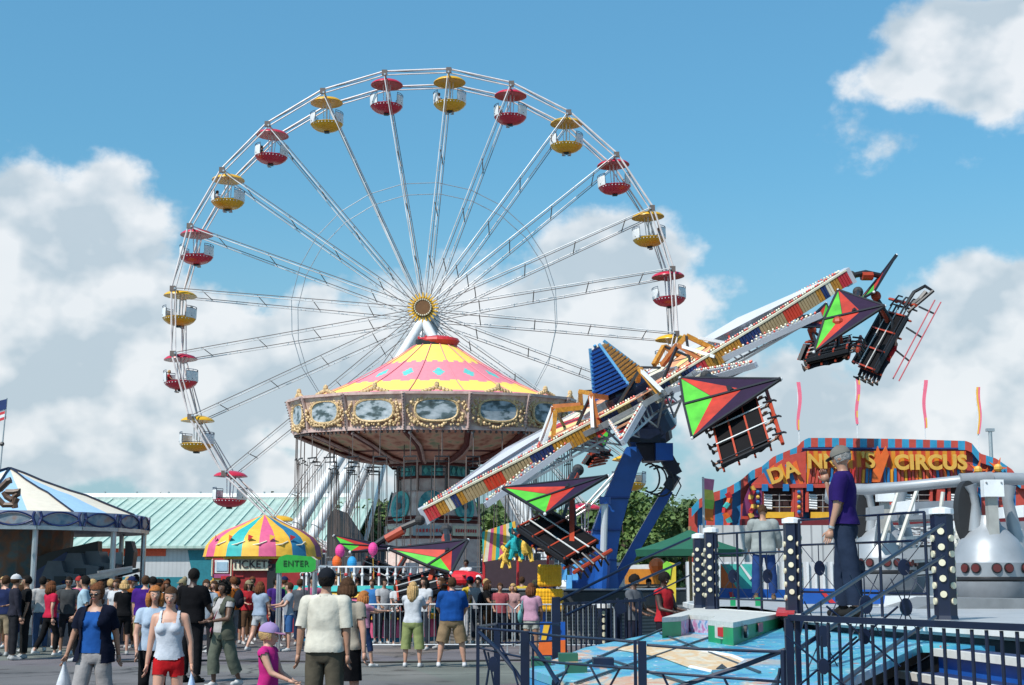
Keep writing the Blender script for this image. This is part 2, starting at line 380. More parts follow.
# loading deck
m=MB(); m.bb((hx-6,FY-3,0),(hx+6,FY2+3,.9),mat('deck_grey',(.25,.26,.27),.6)); obj('loading_deck',m,fw)
def gondola(col,name):
    """tub with bowl bottom, low walls with a gap front and back, centre pole and shallow canopy; origin = hanging axle"""
    parts=[]
    m=MB(local=True); m.lathe([(.03,.17),(.45,.12),(.80,.0),(.97,-.13),(.99,-.19),(.93,-.20),(.5,-.14),(.03,-.12)],(0,0,0),col,24); parts.append(('canopy',m,True,[]))
    m=MB(local=True); m.tube([(0,0,.1),(0,0,-1.9)],.05,white,8); m.tube([(-.22,0,-.15),(-.16,0,-1.5)],.028,white,6); m.tube([(.22,0,-.15),(.16,0,-1.5)],.028,white,6); parts.append(('pole',m,True,[]))
    m=MB(local=True); m.lathe([(.02,-1.98),(.35,-1.96),(.66,-1.86),(.88,-1.70),(.985,-1.54),(.96,-1.52),(.85,-1.66),(.5,-1.8),(.02,-1.84)],(0,0,0),col,24)
    for k in range(-4,5): m.ball((math.sin(k*.22)*.93,-math.cos(k*.22)*.93,-1.62),.035,white,6,4)
    m.box((0,0,-2.02),(.3,.3,.1),black); parts.append(('bowl',m,True,[]))
    m=MB(local=True)
    for s in(0,PI): m.lathe([(.985,-1.55),(1.01,-1.40),(1.01,-.98),(.95,-.98),(.93,-1.55)],(0,0,0),white,12,a0=s-R(52),a1=s+R(52))
    w=m; m2=MB(local=True)
    for s in(0,PI):
        for zz in(-.86,-.97): m2.tube([(1.0*math.cos(s+t),1.0*math.sin(s+t),zz) for t in [R(x) for x in range(-52,53,13)]],.022,mat('rail_dark',(.10,.14,.2),.4),5)
        for t in(-52,-26,0,26,52): m2.tube([(math.cos(s+R(t)),math.sin(s+R(t)),-1.0),(math.cos(s+R(t)),math.sin(s+R(t)),-.84)],.016,mat('rail_dark'),4)
    m2.beam((-.9,.5,-1.42),(.9,.5,-1.42),.05,.03,black); m2.beam((-.9,-.5,-1.42),(.9,-.5,-1.42),.05,.03,black)
    parts.append(('side_wall',w,True,[('hand_rail',m2)]))
    return parts
gred=mat('gondola_red',(.52,.025,.06),.28,var=.1,scale=2); gyel=mat('gondola_yellow',(.72,.40,.02),.3,var=.1,scale=2)
GMESH={}
for nm,c in(('red',gred),('yel',gyel)):
    ms=[]
    for pn,m,sm,subs in gondola(c,nm): ms.append((pn,m,subs))
    GMESH[nm]=ms
gcache={}
gondpos=[]
for k in range(NG):
    nm='yel' if k%2==0 else 'red'
    c=(node(k,FY,.985)+node(k,FY2,.985))/2; gondpos.append(c)
    g=bpy.data.objects.new('gondola',None); COL.objects.link(g); g.parent=fw; g.location=c-V(fw.location); g.empty_display_size=.1; g.scale=(.95,.95,.95)
    g.rotation_euler=(0,random.uniform(-.05,.05),random.uniform(-.18,.18)); g['label']='yellow gondola with white side walls' if nm=='yel' else 'crimson gondola with white side walls'
    W[g.name]=Matrix.Translation(c)
    for pn,m,subs in GMESH[nm]:
        key=(nm,pn)
        if key in gcache: o=bpy.data.objects.new(pn,gcache[key]); COL.objects.link(o); o.parent=g
        else:
            o=obj(pn,m,g,smooth='auto'); gcache[key]=o.data
        for sn,sm_ in subs:
            key2=(nm,sn)
            if key2 in gcache: q=bpy.data.objects.new(sn,gcache[key2]); COL.objects.link(q); q.parent=g
            else: q=obj(sn,sm_,g); gcache[key2]=q.data
# ================= WAVE SWINGER (swing carousel)
SY=58.; sc_=None
cx=at(434,500,SY).x
PXM=(at(538,500,SY).x-at(437,500,SY).x)/101.   # metres per pixel at the axis
def sz(y): return Z(y,SY)
sw=thing('swing_carousel','chair swing ride with pink and yellow canopy and painted picture panels','swing ride',(cx,SY,0))
cp_=mat('canopy_pink',(.74,.23,.28),.6,var=.06); cy_=mat('canopy_yellow',(.88,.66,.13),.6,var=.06); ct_=mat('canopy_turquoise',(.12,.50,.46),.6)
rose=ramp_mat('dusty_rose_paint',[(.3,(.42,.27,.24)),(.5,(.56,.39,.35)),(.7,(.64,.48,.42))],4)
cream_l=ramp_mat('faded_cream_art',[(.3,(.40,.33,.26)),(.45,(.5,.36,.3)),(.55,(.32,.38,.30)),(.7,(.55,.45,.33))],6)
prof=[(21,347),(27,351),(37,357.5),(49,365),(61,372),(74,379),(87,385.5),(99,391),(112,396),(125,401),(141,405.5)]
def dens_prof(pr,k=4):
    o=[]
    for (a,b),(c,d) in zip(pr[:-1],pr[1:]):
        for i in range(k): o.append((a+(c-a)*i/k,b+(d-b)*i/k))
    return o+[pr[-1]]
def roofcol(c):
    r=math.hypot(c.x-cx,c.y-SY)/PXM; th=math.atan2(c.y-SY,c.x-cx); w=2.5*math.sin(th*30)
    if r<50+w*.7: return cy_
    if r>92+w: return cy_ if r<120 else cp_
    t=(math.degrees(th)%24)-12
    if abs(t)/5.2+abs(r-73)/8.5<1: return ct_
    return cp_
m=MB(); m.lathe([(r*PXM,sz(y)) for r,y in dens_prof(prof)],(cx,SY,0),roofcol,240,ph=R(-90-12))
obj('canopy',m,sw,smooth=False)
m=MB()
for k in range(15):
    a=R(-86.2)+2*PI*(k+.5)/15; m.tube([V((cx+r*PXM*math.cos(a),SY+r*PXM*math.sin(a),sz(y)+.03)) for r,y in prof],.018,cp_,5)
obj('canopy_rib',m,sw)
m=MB(); m.lathe([(18*PXM,sz(346)-.1),(22*PXM,sz(342)),(20.5*PXM,sz(339.5)),(9*PXM,sz(337)),(.05,sz(336))],(cx+.12,SY,0),red,24,capb=True)
m.lathe([(20*PXM,sz(352)),(20*PXM,sz(341))],(cx,SY,0),black,20)
for k in range(9): a=k*.7; m.ball((cx+.7*math.cos(a),SY+.7*math.sin(a),sz(339)),.06,red,6,4)
obj('top_cap',m,sw)
m=MB(); m.lathe([(21*PXM,sz(348)-.05),(24*PXM,sz(350.5)),(22*PXM,sz(352.5))],(cx,SY,0),mat('canopy_yellow'),24); obj('cap_frill',m,sw)
NP=15; ph0=R(-86.2)
zt,zb=sz(403),sz(434.5); rt,rb=146*PXM,139*PXM
scene_m=ramp_mat('winter_scene_art',[(.30,(.03,.045,.045)),(.45,(.10,.14,.15)),(.50,(.30,.35,.38)),(.7,(.50,.54,.57))],2.4,stretch=(1,1,2.2),detail=10)
fpan=ramp_mat('panel_blush_paint',[(.3,(.50,.30,.24)),(.5,(.66,.46,.37)),(.72,(.74,.60,.46))],3)
for k in range(NP):
    a1=ph0+2*PI*(k-.5)/NP; a2=ph0+2*PI*(k+.5)/NP; am=(a1+a2)/2
    def P(a,t,off=0.):  # t 0 bottom 1 top ; slight concave flare
        r=rb+(rt-rb)*t**1.6+off; return V((cx+r*math.cos(a),SY+r*math.sin(a),zb+(zt-zb)*t))
    m=MB(); n=6
    vs=[];fs=[]
    for j in range(n+1):
        t=j/n; A,B=P(a1,t),P(a2,t); vs+=[A,B]
    for j in range(n): fs.append((2*j,2*j+1,2*j+3,2*j+2))
    m.add(vs,fs,fpan); m.beam(P(a1,1,.0),P(a2,1,.0),.12,.1,rose); m.beam(P(a1,0,.03),P(a2,0,.03),.12,.14,rose)
    pan=obj('fascia_panel',m,sw)
    m=MB(); m.tube([P(a1,j/6,.06) for j in range(7)],.075,rose,6)
    for j in range(12): m.ball(P(a1,(j+.5)/12,.15),.035,cable,5,3)
    obj('divider_rib',m,sw)
    nrm=V((math.cos(am),math.sin(am),-.12)).normalized(); tx=V((-math.sin(am),math.cos(am),0)); c=(P(a1,.52)+P(a2,.52))/2
    m=MB()
    el_=[c+tx*.80*math.copysign(abs(math.cos(t))**.75,math.cos(t))+V((0,0,.42))*math.copysign(abs(math.sin(t))**.75,math.sin(t))+nrm*.07 for t in [2*PI*i/24 for i in range(24)]]
    m.slab(el_,nrm*.03,scene_m); obj('painted_scene',m,pan)
    m=MB(); rnd=random.Random(k)
    m.tube(el_,.06,gold,6,closed=True)
    for i in range(64):
        t=2*PI*i/64; rr=1.08+rnd.uniform(0,.34)
        p=c+tx*.84*rr*math.cos(t)+V((0,0,.46*rr*math.sin(t)))+nrm*.08
        m.ball(p,rnd.uniform(.03,.085),gold,5,4)
    for i in range(9):
        m.ball(c+tx*((i-4)*.13)+V((0,0,.68+.16*(1-abs(i-4)/4)))+nrm*.05,(.09,.06,.09),gold,5,4)
    m.ball(c+V((0,0,.92))+nrm*.05,(.1,.06,.14),gold,6,4)
    for s1 in(-1,1):
        for s2 in(-1,1):
            for i in range(9): m.ball(c+tx*s1*(.90+rnd.uniform(-.22,.16))+V((0,0,s2*(.44+rnd.uniform(-.14,.12))))+nrm*.05,.055,gold,5,3)
    obj('gilt_frame',m,pan)
m=MB()
for k in range(NP*10):
    a=ph0+2*PI*(k-NP*5)/(NP*10); f=((k/10.)%1)-.5; rr=(rb)*math.cos(PI/NP)/math.cos(abs(f)*2*PI/NP) if True else rb
    fr=((k)%10)/10.; b1=ph0+2*PI*((k//10)-.5)/NP; b2=b1+2*PI/NP
    p=V((cx+rb*math.cos(b1),SY+rb*math.sin(b1),zb)).lerp(V((cx+rb*math.cos(b2),SY+rb*math.sin(b2),zb)),fr)
    m.ball(p-V((0,0,.13)),.06,cable,5,3)
obj('bulb_row',m,sw)
# funnel underside
ug=ramp_mat('underside_art',[(.35,(.45,.18,.12)),(.47,(.72,.40,.28)),(.56,(.72,.52,.36)),(.68,(.30,.40,.24))],2.2,detail=8)
ur=mat('underside_rose',(.76,.42,.32),.6,var=.2); udk=mat('rib_maroon',(.14,.03,.025),.5)
def ucol(c):
    r=math.hypot(c.x-cx,c.y-SY)/PXM
    if 88<r<94 or r<58: return udk if r>88 else ur
    return ug if r>94 and r<132 else ur
m=MB(); m.lathe([(139*PXM,sz(434.5)),(132*PXM,sz(437.5)),(118*PXM,sz(443)),(106*PXM,sz(448)),(94*PXM,sz(452.5)),(88*PXM,sz(454)),(72*PXM,sz(457.5)),(58*PXM,sz(460)),(50*PXM,sz(461))],(cx,SY,0),ucol,60,ph=ph0)
obj('underside',m,sw)
for k in range(NP):
    a=ph0+2*PI*(k-.5)/NP; m=MB()
    m.tube([V((cx+r*PXM*math.cos(a+s_),SY+r*PXM*math.sin(a+s_),sz(y)-.06)) for r,y,s_ in((138,435.5,0),(126,440.5,.02),(112,446.5,.05),(94,453,.05),(76,458,.03),(54,461,0))],.11,udk,6)
    m.tube([V((cx+r*PXM*math.cos(a+s_),SY+r*PXM*math.sin(a+s_),sz(y)-.12)) for r,y,s_ in((138,435.5,.03),(126,440.5,.05),(112,446.5,.08),(94,453,.08),(76,458,.06),(54,461,.03))],.06,rose,5)
    obj('underside_rib',m,sw)
# tower
teal=ramp_mat('teal_panel_art',[(.4,(.03,.16,.19)),(.55,(.06,.33,.36)),(.7,(.3,.5,.45))],5)
trose=ramp_mat('tower_blush_paint',[(.3,(.60,.42,.37)),(.5,(.74,.56,.50)),(.7,(.80,.66,.58))],4)
m=MB(); m.lathe([(54*PXM,sz(455)),(49*PXM,sz(458)),(46*PXM,sz(466)),(36*PXM,sz(467)),(34*PXM,sz(497)),(36*PXM,sz(498)),(36*PXM,0)],(cx,SY,0),trose,8,ph=R(22.5)); 
for y,r in((467,47),(479,37),(497,37)): m.lathe([(r*PXM,sz(y)+.05),(r*PXM+.06,sz(y)),(r*PXM,sz(y)-.06)],(cx,SY,0),udk,8,ph=R(22.5))
obj('tower',m,sw)
m=MB()
for k in range(8):
    am=2*PI*k/8; r=35.6*PXM*math.cos(PI/8)+.02; d=V((math.cos(am),math.sin(am),0)); tx=V((-d.y,d.x,0)); c=V((cx,SY,sz(473)))+d*(r+.03)
    m.slab([c+tx*a_+V((0,0,b_)) for a_,b_ in((-.42,-.2),(.42,-.2),(.42,.2),(-.42,.2))],d*.03,teal)
    for i in range(3):
        cc_=c+tx*(i-1)*.26+d*.05; m.slab([cc_+tx*a_+V((0,0,b_)) for a_,b_ in((-.11,0),(0,-.17),(.11,0),(0,.17))],d*.02,ct_)
obj('tower_panel',m,sw)
m=MB()
for k in range(8):
    am=2*PI*(k+.5)/8
    for j in range(22):
        z=sz(468)-(sz(468)-sz(500))*j/21; m.ball((cx+(36*PXM+.05)*math.cos(am),SY+(36*PXM+.05)*math.sin(am),z),.055,cable,5,3)
obj('tower_bulbs',m,sw)
# base house
m=MB(); b0=sz(494); hw=49*PXM
m.lathe([(hw*1.0,.5),(hw*1.0,sz(523)),(hw*.88,b0),(hw*.3,b0+.3)],(cx,SY,0),trose,8,ph=R(22.5)); m.lathe([(hw*1.22,0),(hw*1.22,.9),(hw,.9)],(cx,SY,0),ur,8,ph=R(22.5))
for y in(519,523,538): m.lathe([(hw*1.0,sz(y)-.07),(hw*1.06,sz(y)),(hw*1.0,sz(y)+.07)],(cx,SY,0),udk,8,ph=R(22.5))
base=obj('base_house',m,sw)
m=MB()
for k in range(8):
    am=2*PI*k/8; d=V((math.cos(am),math.sin(am),.16)).normalized(); c=V((cx,SY,sz(508)))+V((math.cos(am),math.sin(am),0))*(hw*.94*math.cos(PI/8)+.05)
    m.disc(c,.52,d,.05,ct_ if k%2 else teal,20,r2=.62); m.disc(c+d*.05,.36,d,.02,teal,16,r2=.44)
    m.disc(c+d*.08,.14,d,.02,cable,10)
obj('medallion',m,base)
m=MB()
for k in range(8):
    am=2*PI*k/8; d=V((math.cos(am),math.sin(am),0)); tx=V((-d.y,d.x,0)); c=V((cx,SY,sz(532)))+d*(hw*math.cos(PI/8)+.05)
    m.slab([c+tx*a_+V((0,0,b_)) for a_,b_ in((-.7,-.2),(.7,-.2),(.7,.2),(-.7,.2))],d*.04,cream if k%2 else mat('sign_grey',(.35,.4,.42)))
    for j in range(9): m.slab([c+d*.06+tx*(-.55+j*.13+a_)+V((0,0,b_)) for a_,b_ in((-.035,-.07),(.045,-.05),(.03,.08),(-.045,.05))],d*.01,red)
obj('sign_band',m,base)
# swings : one chain set + seat each
def swing():
    m=MB(local=True); H=5.3
    m.tube([(0,0,0),(0,0,-.95)],.022,cable,4); m.beam((-.27,0,-.95),(.27,0,-.95),.04,.05,black); m.beam((-.27,.1,-1.12),(.27,.1,-1.12),.03,.04,black)
    for x in(-.26,.26):
        for y in(0,.24): m.tube([(x,y*.3,-.97),(x*1.05,y,-H)],.012,cable,4)
    s_=MB(local=True); s_.box((0,.12,-H-.02),(.52,.42,.05),mat('seat_slate',(.09,.11,.14))); s_.box((0,.33,-H+.25),(.52,.05,.45),mat('seat_slate')); s_.tube([(-.26,.33,-H),(-.26,.33,-H+.3),(-.26,-.1,-H+.3),(.26,-.1,-H+.3),(.26,.33,-H+.3)],.02,steel,5)
    s_.tube([(-.24,-.05,-H),(-.2,-.2,-H-.4),(.2,-.2,-H-.4),(.24,-.05,-H)],.015,steel,4)
    return m,s_
TM=Matrix.Translation((cx,SY,sz(430)))@Matrix.Rotation(R(3.1),4,'X')@Matrix.Translation((-cx,-SY,-sz(430)))
def TILT(p): return TM@p
TL_=Matrix.Translation((-cx,-SY,0))@TM@Matrix.Translation((cx,SY,0))
def tilt_tree(o):
    if o.type=='MESH': o.data.transform(TL_)
    for c in COL.objects:
        if c.parent==o: tilt_tree(c)
for o in list(COL.objects):
    if o.parent==sw and o.name.split('.')[0] in('canopy','canopy_rib','top_cap','cap_frill','fascia_panel','divider_rib','bulb_row','underside','underside_rib'): tilt_tree(o)
sm1,sm2=swing(); first=None; 
for ring,(nr,r,y) in enumerate(((30,138,437),(20,104,446))):
    for k in range(nr):
        a=2*PI*(k+.3*ring)/nr; p=V((cx+r*PXM*math.cos(a),SY+r*PXM*math.sin(a),sz(y)))
        if first is None:
            o=obj('swing_chain',sm1,sw); q=obj('swing_seat',sm2,sw); q.parent=o; first=(o,q)
        else: o,q=first[0].copy(),first[1].copy(); COL.objects.link(o); COL.objects.link(q); q.parent=o
        o.parent=sw; o.location=TILT(p)-V(sw.location); o.rotation_euler=(0,0,a+PI/2+random.uniform(-.2,.2))
# ================= HANG GLIDER RIDE (tilted sweep wheel on a boom)
GY=42.
C0=at(632,398,GY)
al=R(29.5); be=R(11.5)
ea=V((math.cos(al),0,math.sin(al))); eb=V((0,-math.cos(be),-math.sin(be))); eb=(eb-ea*eb.dot(ea)).normalized(); en=ea.cross(eb); 
if en.z<0: en=-en
RA=7.25
pur=mat('glider_purple',(.022,.010,.034),.7,spec=.2); ggr=mat('glider_green',(.07,.42,.025),.55,var=.2,scale=3); grd=mat('glider_red',(.44,.026,.009),.55,var=.25,scale=3)
fr_o=mat('frame_orange',(.38,.045,.015),.5); lamp_r=mat('lamp_red',(.6,.05,.02),.4); lamp_w=bulb; peach=mat('peach_panel',(.75,.33,.17),.5); navyp=mat('panel_navy',(.015,.03,.12),.4)
amber=mat('panel_amber',(.45,.2,.02),.45,var=.3,scale=12); tan_=mat('panel_tan',(.38,.27,.14),.5); grey_l=mat('beam_grey',(.46,.48,.53),.4,var=.08,scale=1)
pyel=mat('panel_light_yellow',(.80,.62,.25),.5)
ride=thing('glider_ride','tilted hang glider ride with long light studded arms on a blue boom','thrill ride',(at(600,600,GY).x,GY,0))
SEQ=[(red,4),(amber,3),(cream,2),(navyp,2),(amber,2),(tan_,7),(lamp_r,6),(tan_,9),(navyp,7),(amber,12),(red,3),(navyp,5),(tan_,4),(navyp,4),(cream,2)]
flat=[a for a,n in SEQ for _ in range(n)]
def sweep(th,hub_r=1.25,spread=1.55,full=True,rev=False):
    """A-shaped arm: two beams meeting at the tip, lamp bands on them, brackets and a cross brace"""
    u=ea*math.cos(th)+eb*math.sin(th); w=-ea*math.sin(th)+eb*math.cos(th)
    tip=C0+u*RA
    m=MB(); s1=C0+u*hub_r+w*spread; s2=C0+u*hub_r-w*spread
    for s_ in(s1,s2):
        mid=s_.lerp(tip,.55)+(C0+u*(hub_r+(RA-hub_r)*.55)-s_.lerp(tip,.55))*-.25
        for a,b in((s_,mid),(mid,tip)): m.beam(a,b,.14,.34,grey_l,up=en)
    m.beam(tip-w*.25,tip+w*.25,.3,.5,grey_l,up=en)
    fs_=s2 if w.y<0 else s1; fmid=fs_.lerp(tip,.55)+(C0+u*(hub_r+(RA-hub_r)*.55)-fs_.lerp(tip,.55))*-.25
    m.slab([fs_+en*.2,fmid+en*.42,tip+en*.2,tip-en*.15,fmid-en*.15,fs_-en*.1],w*.06,grey_l)
    for t1,t2,mt_ in((.06,.22,peach),(.24,.34,pyel),(.36,.46,peach),(.50,.60,orange),(.64,.70,pyel)): m.slab([s1.lerp(tip,t1)*.62+s2.lerp(tip,t1)*.38,s1.lerp(tip,t2)*.66+s2.lerp(tip,t2)*.34,s2.lerp(tip,t2)*.66+s1.lerp(tip,t2)*.34,s2.lerp(tip,t1)*.62+s1.lerp(tip,t1)*.38],en*.04,mt_)
    for t in(.1,.2,.3,.4,.5,.6,.7): m.beam(s1.lerp(tip,t)+en*.05,s2.lerp(tip,t+.08)+en*.05,.06,.06,[steel,lamp_r,grey_l][int(t*10)%3],up=en)
    for t in(.15,.35,.55): m.beam(s1.lerp(tip,t),s2.lerp(tip,t),.09,.12,grey_l,up=en)
    a=obj('sweep_arm',m,ride)
    # near beam : coloured louvre blocks, with cream lamp strip on top
    near,farr=(s1,s2) if (w.y<0) else (s2,s1)
    wn=w if w.y<0 else -w
    m=MB(); q0=near+wn*.12; mid=near.lerp(tip,.55)+(C0+u*(hub_r+(RA-hub_r)*.55)-near.lerp(tip,.55))*-.25+wn*.12; q1=tip+wn*.2
    Ltot=(mid-q0).length+(q1-mid).length; nb=int(Ltot/.105)
    for i in range(nb):
        t=(i+.5)/nb*Ltot; L0=(mid-q0).length
        c=q0.lerp(mid,t/L0) if t<L0 else mid.lerp(q1,(t-L0)/(Ltot-L0)); d=((mid-q0) if t<L0 else (q1-mid)).normalized()
        k=nb-1-i; mm=flat[k%len(flat)]
        m.beam(c-d*.042,c+d*.042,.13,.40,mm,up=en)
        m.beam(c-d*.05,c+d*.05,.07,.34,mm if i%2 else tan_,up=en)
    for a_,b_ in((q0,mid),(mid,q1)): m.beam(a_+en*.22,b_+en*.22,.16,.05,cream,up=en)
    obj('light_panel',m,a)
    m=MB(); k=0
    for beam_s in(near,farr):
        mid2=beam_s.lerp(tip,.55)+(C0+u*(hub_r+(RA-hub_r)*.55)-beam_s.lerp(tip,.55))*-.25
        for off in(.26,):
            for i in range(84):
                t=i/84; c=beam_s.lerp(mid2,t/.55) if t<.55 else mid2.lerp(tip,(t-.55)/.45)
                m.ball(c+en*off-wn*.13,.038,lamp_w if (i//2)%2 else lamp_r,5,4)
                m.ball(c+en*.02+ (-wn*.13),.034,lamp_r if (i//2)%2 else lamp_w,5,4)
    obj('lamp_row',m,a)
    return a,u,w,tip
angs=[R(x) for x in(-12,25,65,105,148,186,225,265,305)]
RA=7.42; sweep(R(1.4),.25,2.45); RA=6.98; sweep(R(180),.25,2.45)
def slim(th,Lr):
    u=ea*math.cos(th)+eb*math.sin(th); w=-ea*math.sin(th)+eb*math.cos(th); tip=C0+u*Lr-en*.25; m=MB()
    for s_ in(-1,1):
        a=C0+u*1.6+w*s_*.7; m.beam(a,tip,.10,.16,grey_l,up=en); m.beam(a-en*.5,tip,.05,.06,steel,up=en)
        for k in range(1,9): m.beam(a.lerp(tip,k/9),(a-en*.5).lerp(tip,(k+.5)/9.5),.035,.035,steel,up=en)
    for k in range(1,6): m.beam((C0+u*1.6+w*.7).lerp(tip,k/6),(C0+u*1.6-w*.7).lerp(tip,k/6),.05,.05,[peach,red,cream][k%3],up=en)
    o=obj('sweep_arm',m,ride)
    m=MB()
    for s_ in(-1,1):
        a=C0+u*1.6+w*s_*.7
        for k in range(34): m.ball(a.lerp(tip,k/34)+en*.12,.036,lamp_w if k%3 else lamp_r,5,4)
    obj('lamp_row',m,o)
slim(R(30),6.2); slim(R(65),6.0); slim(R(105),6.0); slim(R(150),6.2); slim(R(212),7.0); slim(R(240),7.0); slim(R(270),7.0); slim(R(300),7.0); slim(R(330),7.0)
# inner lattice ring and hub
m=MB()
for r,h in((1.6,.35),(2.9,.16)):
    pts=[C0+(ea*math.cos(2*PI*i/18)+eb*math.sin(2*PI*i/18))*r for i in range(18)]
    for i in range(18): m.beam(pts[i],pts[(i+1)%18],.1,h,steel,up=en)
obj('hub_ring',m,ride)
m=MB()
for i in range(18):
    t=2*PI*i/18; t2=2*PI*(i+.5)/18
    d=ea*math.cos(t)+eb*math.sin(t); d2=ea*math.cos(t2)+eb*math.sin(t2)
    m.beam(C0+d*2.9,C0+d2*1.7-en*.9,.05,.05,steel); m.beam(C0+d2*1.7-en*.9,C0+(ea*math.cos(2*PI*(i+1)/18)+eb*math.sin(2*PI*(i+1)/18))*2.9,.05,.05,steel)
obj('lattice',m,ride)
m=MB()
for i in range(18):
    t=2*PI*i/18; t2=2*PI*(i+1)/18; d=ea*math.cos(t)+eb*math.sin(t); d2=ea*math.cos(t2)+eb*math.sin(t2)
    m.slab([C0+d*1.7+en*.1,C0+d*2.8+en*.22,C0+d2*2.8+en*.22,C0+d2*1.7+en*.1],en*.03,[peach,pyel,red,cream][i%4])
obj('deck_plate',m,ride)
m=MB()
m.tube([C0-en*1.3,C0+en*.3],.78,navy,16); m.tube([C0+en*.3,C0+en*.5],[.7,.6],navy,12)
obj('slewing_hub',m,ride)
# central fin : slatted blue pyramid with amber side
m=MB(); B=C0+en*.2+ea*-.15; Hh=1.35
for i in range(12):
    t=i/12; w0=.92*(1-t)+.24*t; c=B+en*(t*Hh+.3)
    fw_=(ea*.15-eb*1.0).normalized(); sdw=(eb+ea*.0)
    # four sides
    fa,fb_=(ea*.8+eb*.6).normalized(),(eb*.8-ea*.6).normalized()
    for dirv,o_,sg,mt in((fa,fb_,1,amber),(fb_,fa,1,bluep),(fa,fb_,-1,bluep),(fb_,fa,-1,amber)):
        m.beam(c+dirv*sg*w0*.70-o_*w0*.70,c+dirv*sg*w0*.70+o_*w0*.70,.10,.062,mt,up=en)
        m.beam(c+en*.056+dirv*sg*w0*.60-o_*w0*.60,c+en*.056+dirv*sg*w0*.60+o_*w0*.60,.05,.052,navyp if mt is bluep else tan_,up=en)
for sa in(-1,1):
    for sb in(-1,1): m.beam(B+en*.2+fa*sa*.66+fb_*sb*.66,B+en*(Hh+.35)+fa*sa*.17+fb_*sb*.17,.08,.08,mat('fin_edge_blue',(.08,.28,.5),.4),up=en)
obj('center_fin',m,ride)
# upright brackets around the hub
def br(pts,mt,w=.13): 
    m=MB(); 
    for a,b in zip(pts[:-1],pts[1:]): m.beam(a,b,w,w,mt)
    return m
for i in range(9):
    t=angs[i]+R(18); d=ea*math.cos(t)+eb*math.sin(t); p=ea*math.cos(t+.5)+eb*math.sin(t+.5)
    if (d.y>.55): h=.75
    else: h=.85
    m=br([C0+d*2.9,C0+d*2.3+en*h,C0+d*1.5+en*(h*.6)],mat('bracket_rust',(.42,.13,.03),.45,var=.2) if i%2 else amber); m.beam(C0+d*2.3+en*h,C0+d*3.2+en*.1,.09,.09,white); m.beam(C0+d*2.3+en*h,C0+p*2.2+en*.2,.07,.07,black)
    obj('bracket',m,ride)
# boom
hub_u=C0-en*1.3
bm=bluep
b_top=at(643,447,GY); b_bot=at(600,592,GY-.3)
m=MB()
def boxpoly(sects,mt):
    """sections: (centre, half width x, half depth y)"""
    vs=[];fs=[]
    for c,hx_,hy_ in sects: vs+=[c+V((-hx_,-hy_,0)),c+V((hx_,-hy_,0)),c+V((hx_,hy_,0)),c+V((-hx_,hy_,0))]
    for i in range(len(sects)-1):
        for j in range(4): fs.append((i*4+j,i*4+(j+1)%4,(i+1)*4+(j+1)%4,(i+1)*4+j))
    fs.append((3,2,1,0)); k=(len(sects)-1)*4; fs.append((k,k+1,k+2,k+3)); m.add(vs,fs,mt)
px=lambda a,b,d=0:at(a,b,GY+d)
boxpoly([(px(600,604),.55,.6),(px(600,560),.44,.5),(px(606,530),.40,.45),(px(616,498),.36,.42),(px(627,468),.31,.4),(px(636,448),.30,.4)],bm)
for yy,xx_ in((560,600),(530,606),(498,616)): m.box(px(xx_,yy),(.92-.003*(560-yy),1.06,.05),mat('boom_seam',(.01,.05,.25),.35))
obj('boom',m,ride)
m=MB(); boxpoly([(px(652,462),.25,.4),(px(650,448),.42,.5),(px(647,434),.50,.5),(px(642,422),.42,.5)],navy); m.tube([C0-en*1.6,C0-en*.8],[.5,.8],navy,14)
m.box(px(664,452,-.7),(.5,.3,.5),bluep); m.box(px(645,436,-.75),(.9,.2,.4),navy)
obj('elbow',m,ride)
m=MB(); m.beam(px(668,490,.4),px(610,592,.4),.24,.3,bluep); m.tube([px(676,462,.3),px(668,490,.4)],.12,black,8); m.beam(px(662,450,.2),px(676,475,.2),.3,.4,navy,w2=.2); m.beam(px(676,475,.2),px(668,488,.3),.2,.3,navy)
obj('lift_ram',m,ride)
m=MB(); m.tube([px(605,500,-.85),px(603,566,-.85)],.10,silver,10); m.tube([px(605,497,-.85),px(605,504,-.85)],.17,bluep,10); m.tube([px(603,560,-.85),px(601,592,-.85)],.22,bluep,10)
obj('cylinder',m,ride)
m=MB()
for i in range(3):
    c=px(650+i*5,478+i*2,-.3); m.tube([c+V((.28*math.cos(t)*(1+.2*i),-.05*i,.42*math.sin(t))) for t in [R(-120+20*q) for q in range(13)]],.028,rubber,5)
m.tube([px(675,474),px(681,486),px(676,496),px(668,492)],.02,rubber,4)
obj('hoses',m,ride)
m=MB(); 
m.slab([px(572,566,-.7),px(590,552,-.7),px(603,556,-.7),px(604,610,-.7),px(570,610,-.7)],(0,1.6,0),bluep)
m.bb((px(566,600).x,GY-1.6,0),(px(628,600).x,GY+1.6,Z(597,GY)),bluep)
m.slab([px(574,566,-.75),px(590,553,-.75),px(592,560,-.75),px(577,572,-.75)],(0,.05,0),mat('base_sky_blue',(.12,.4,.75),.4))
for a_,b_ in((564,572),(575,572),(569,583)): m.box(px(a_,b_,-1.1),(.16,.2,.45),mat('base_sky_blue'))
obj('ride_base',m,ride)
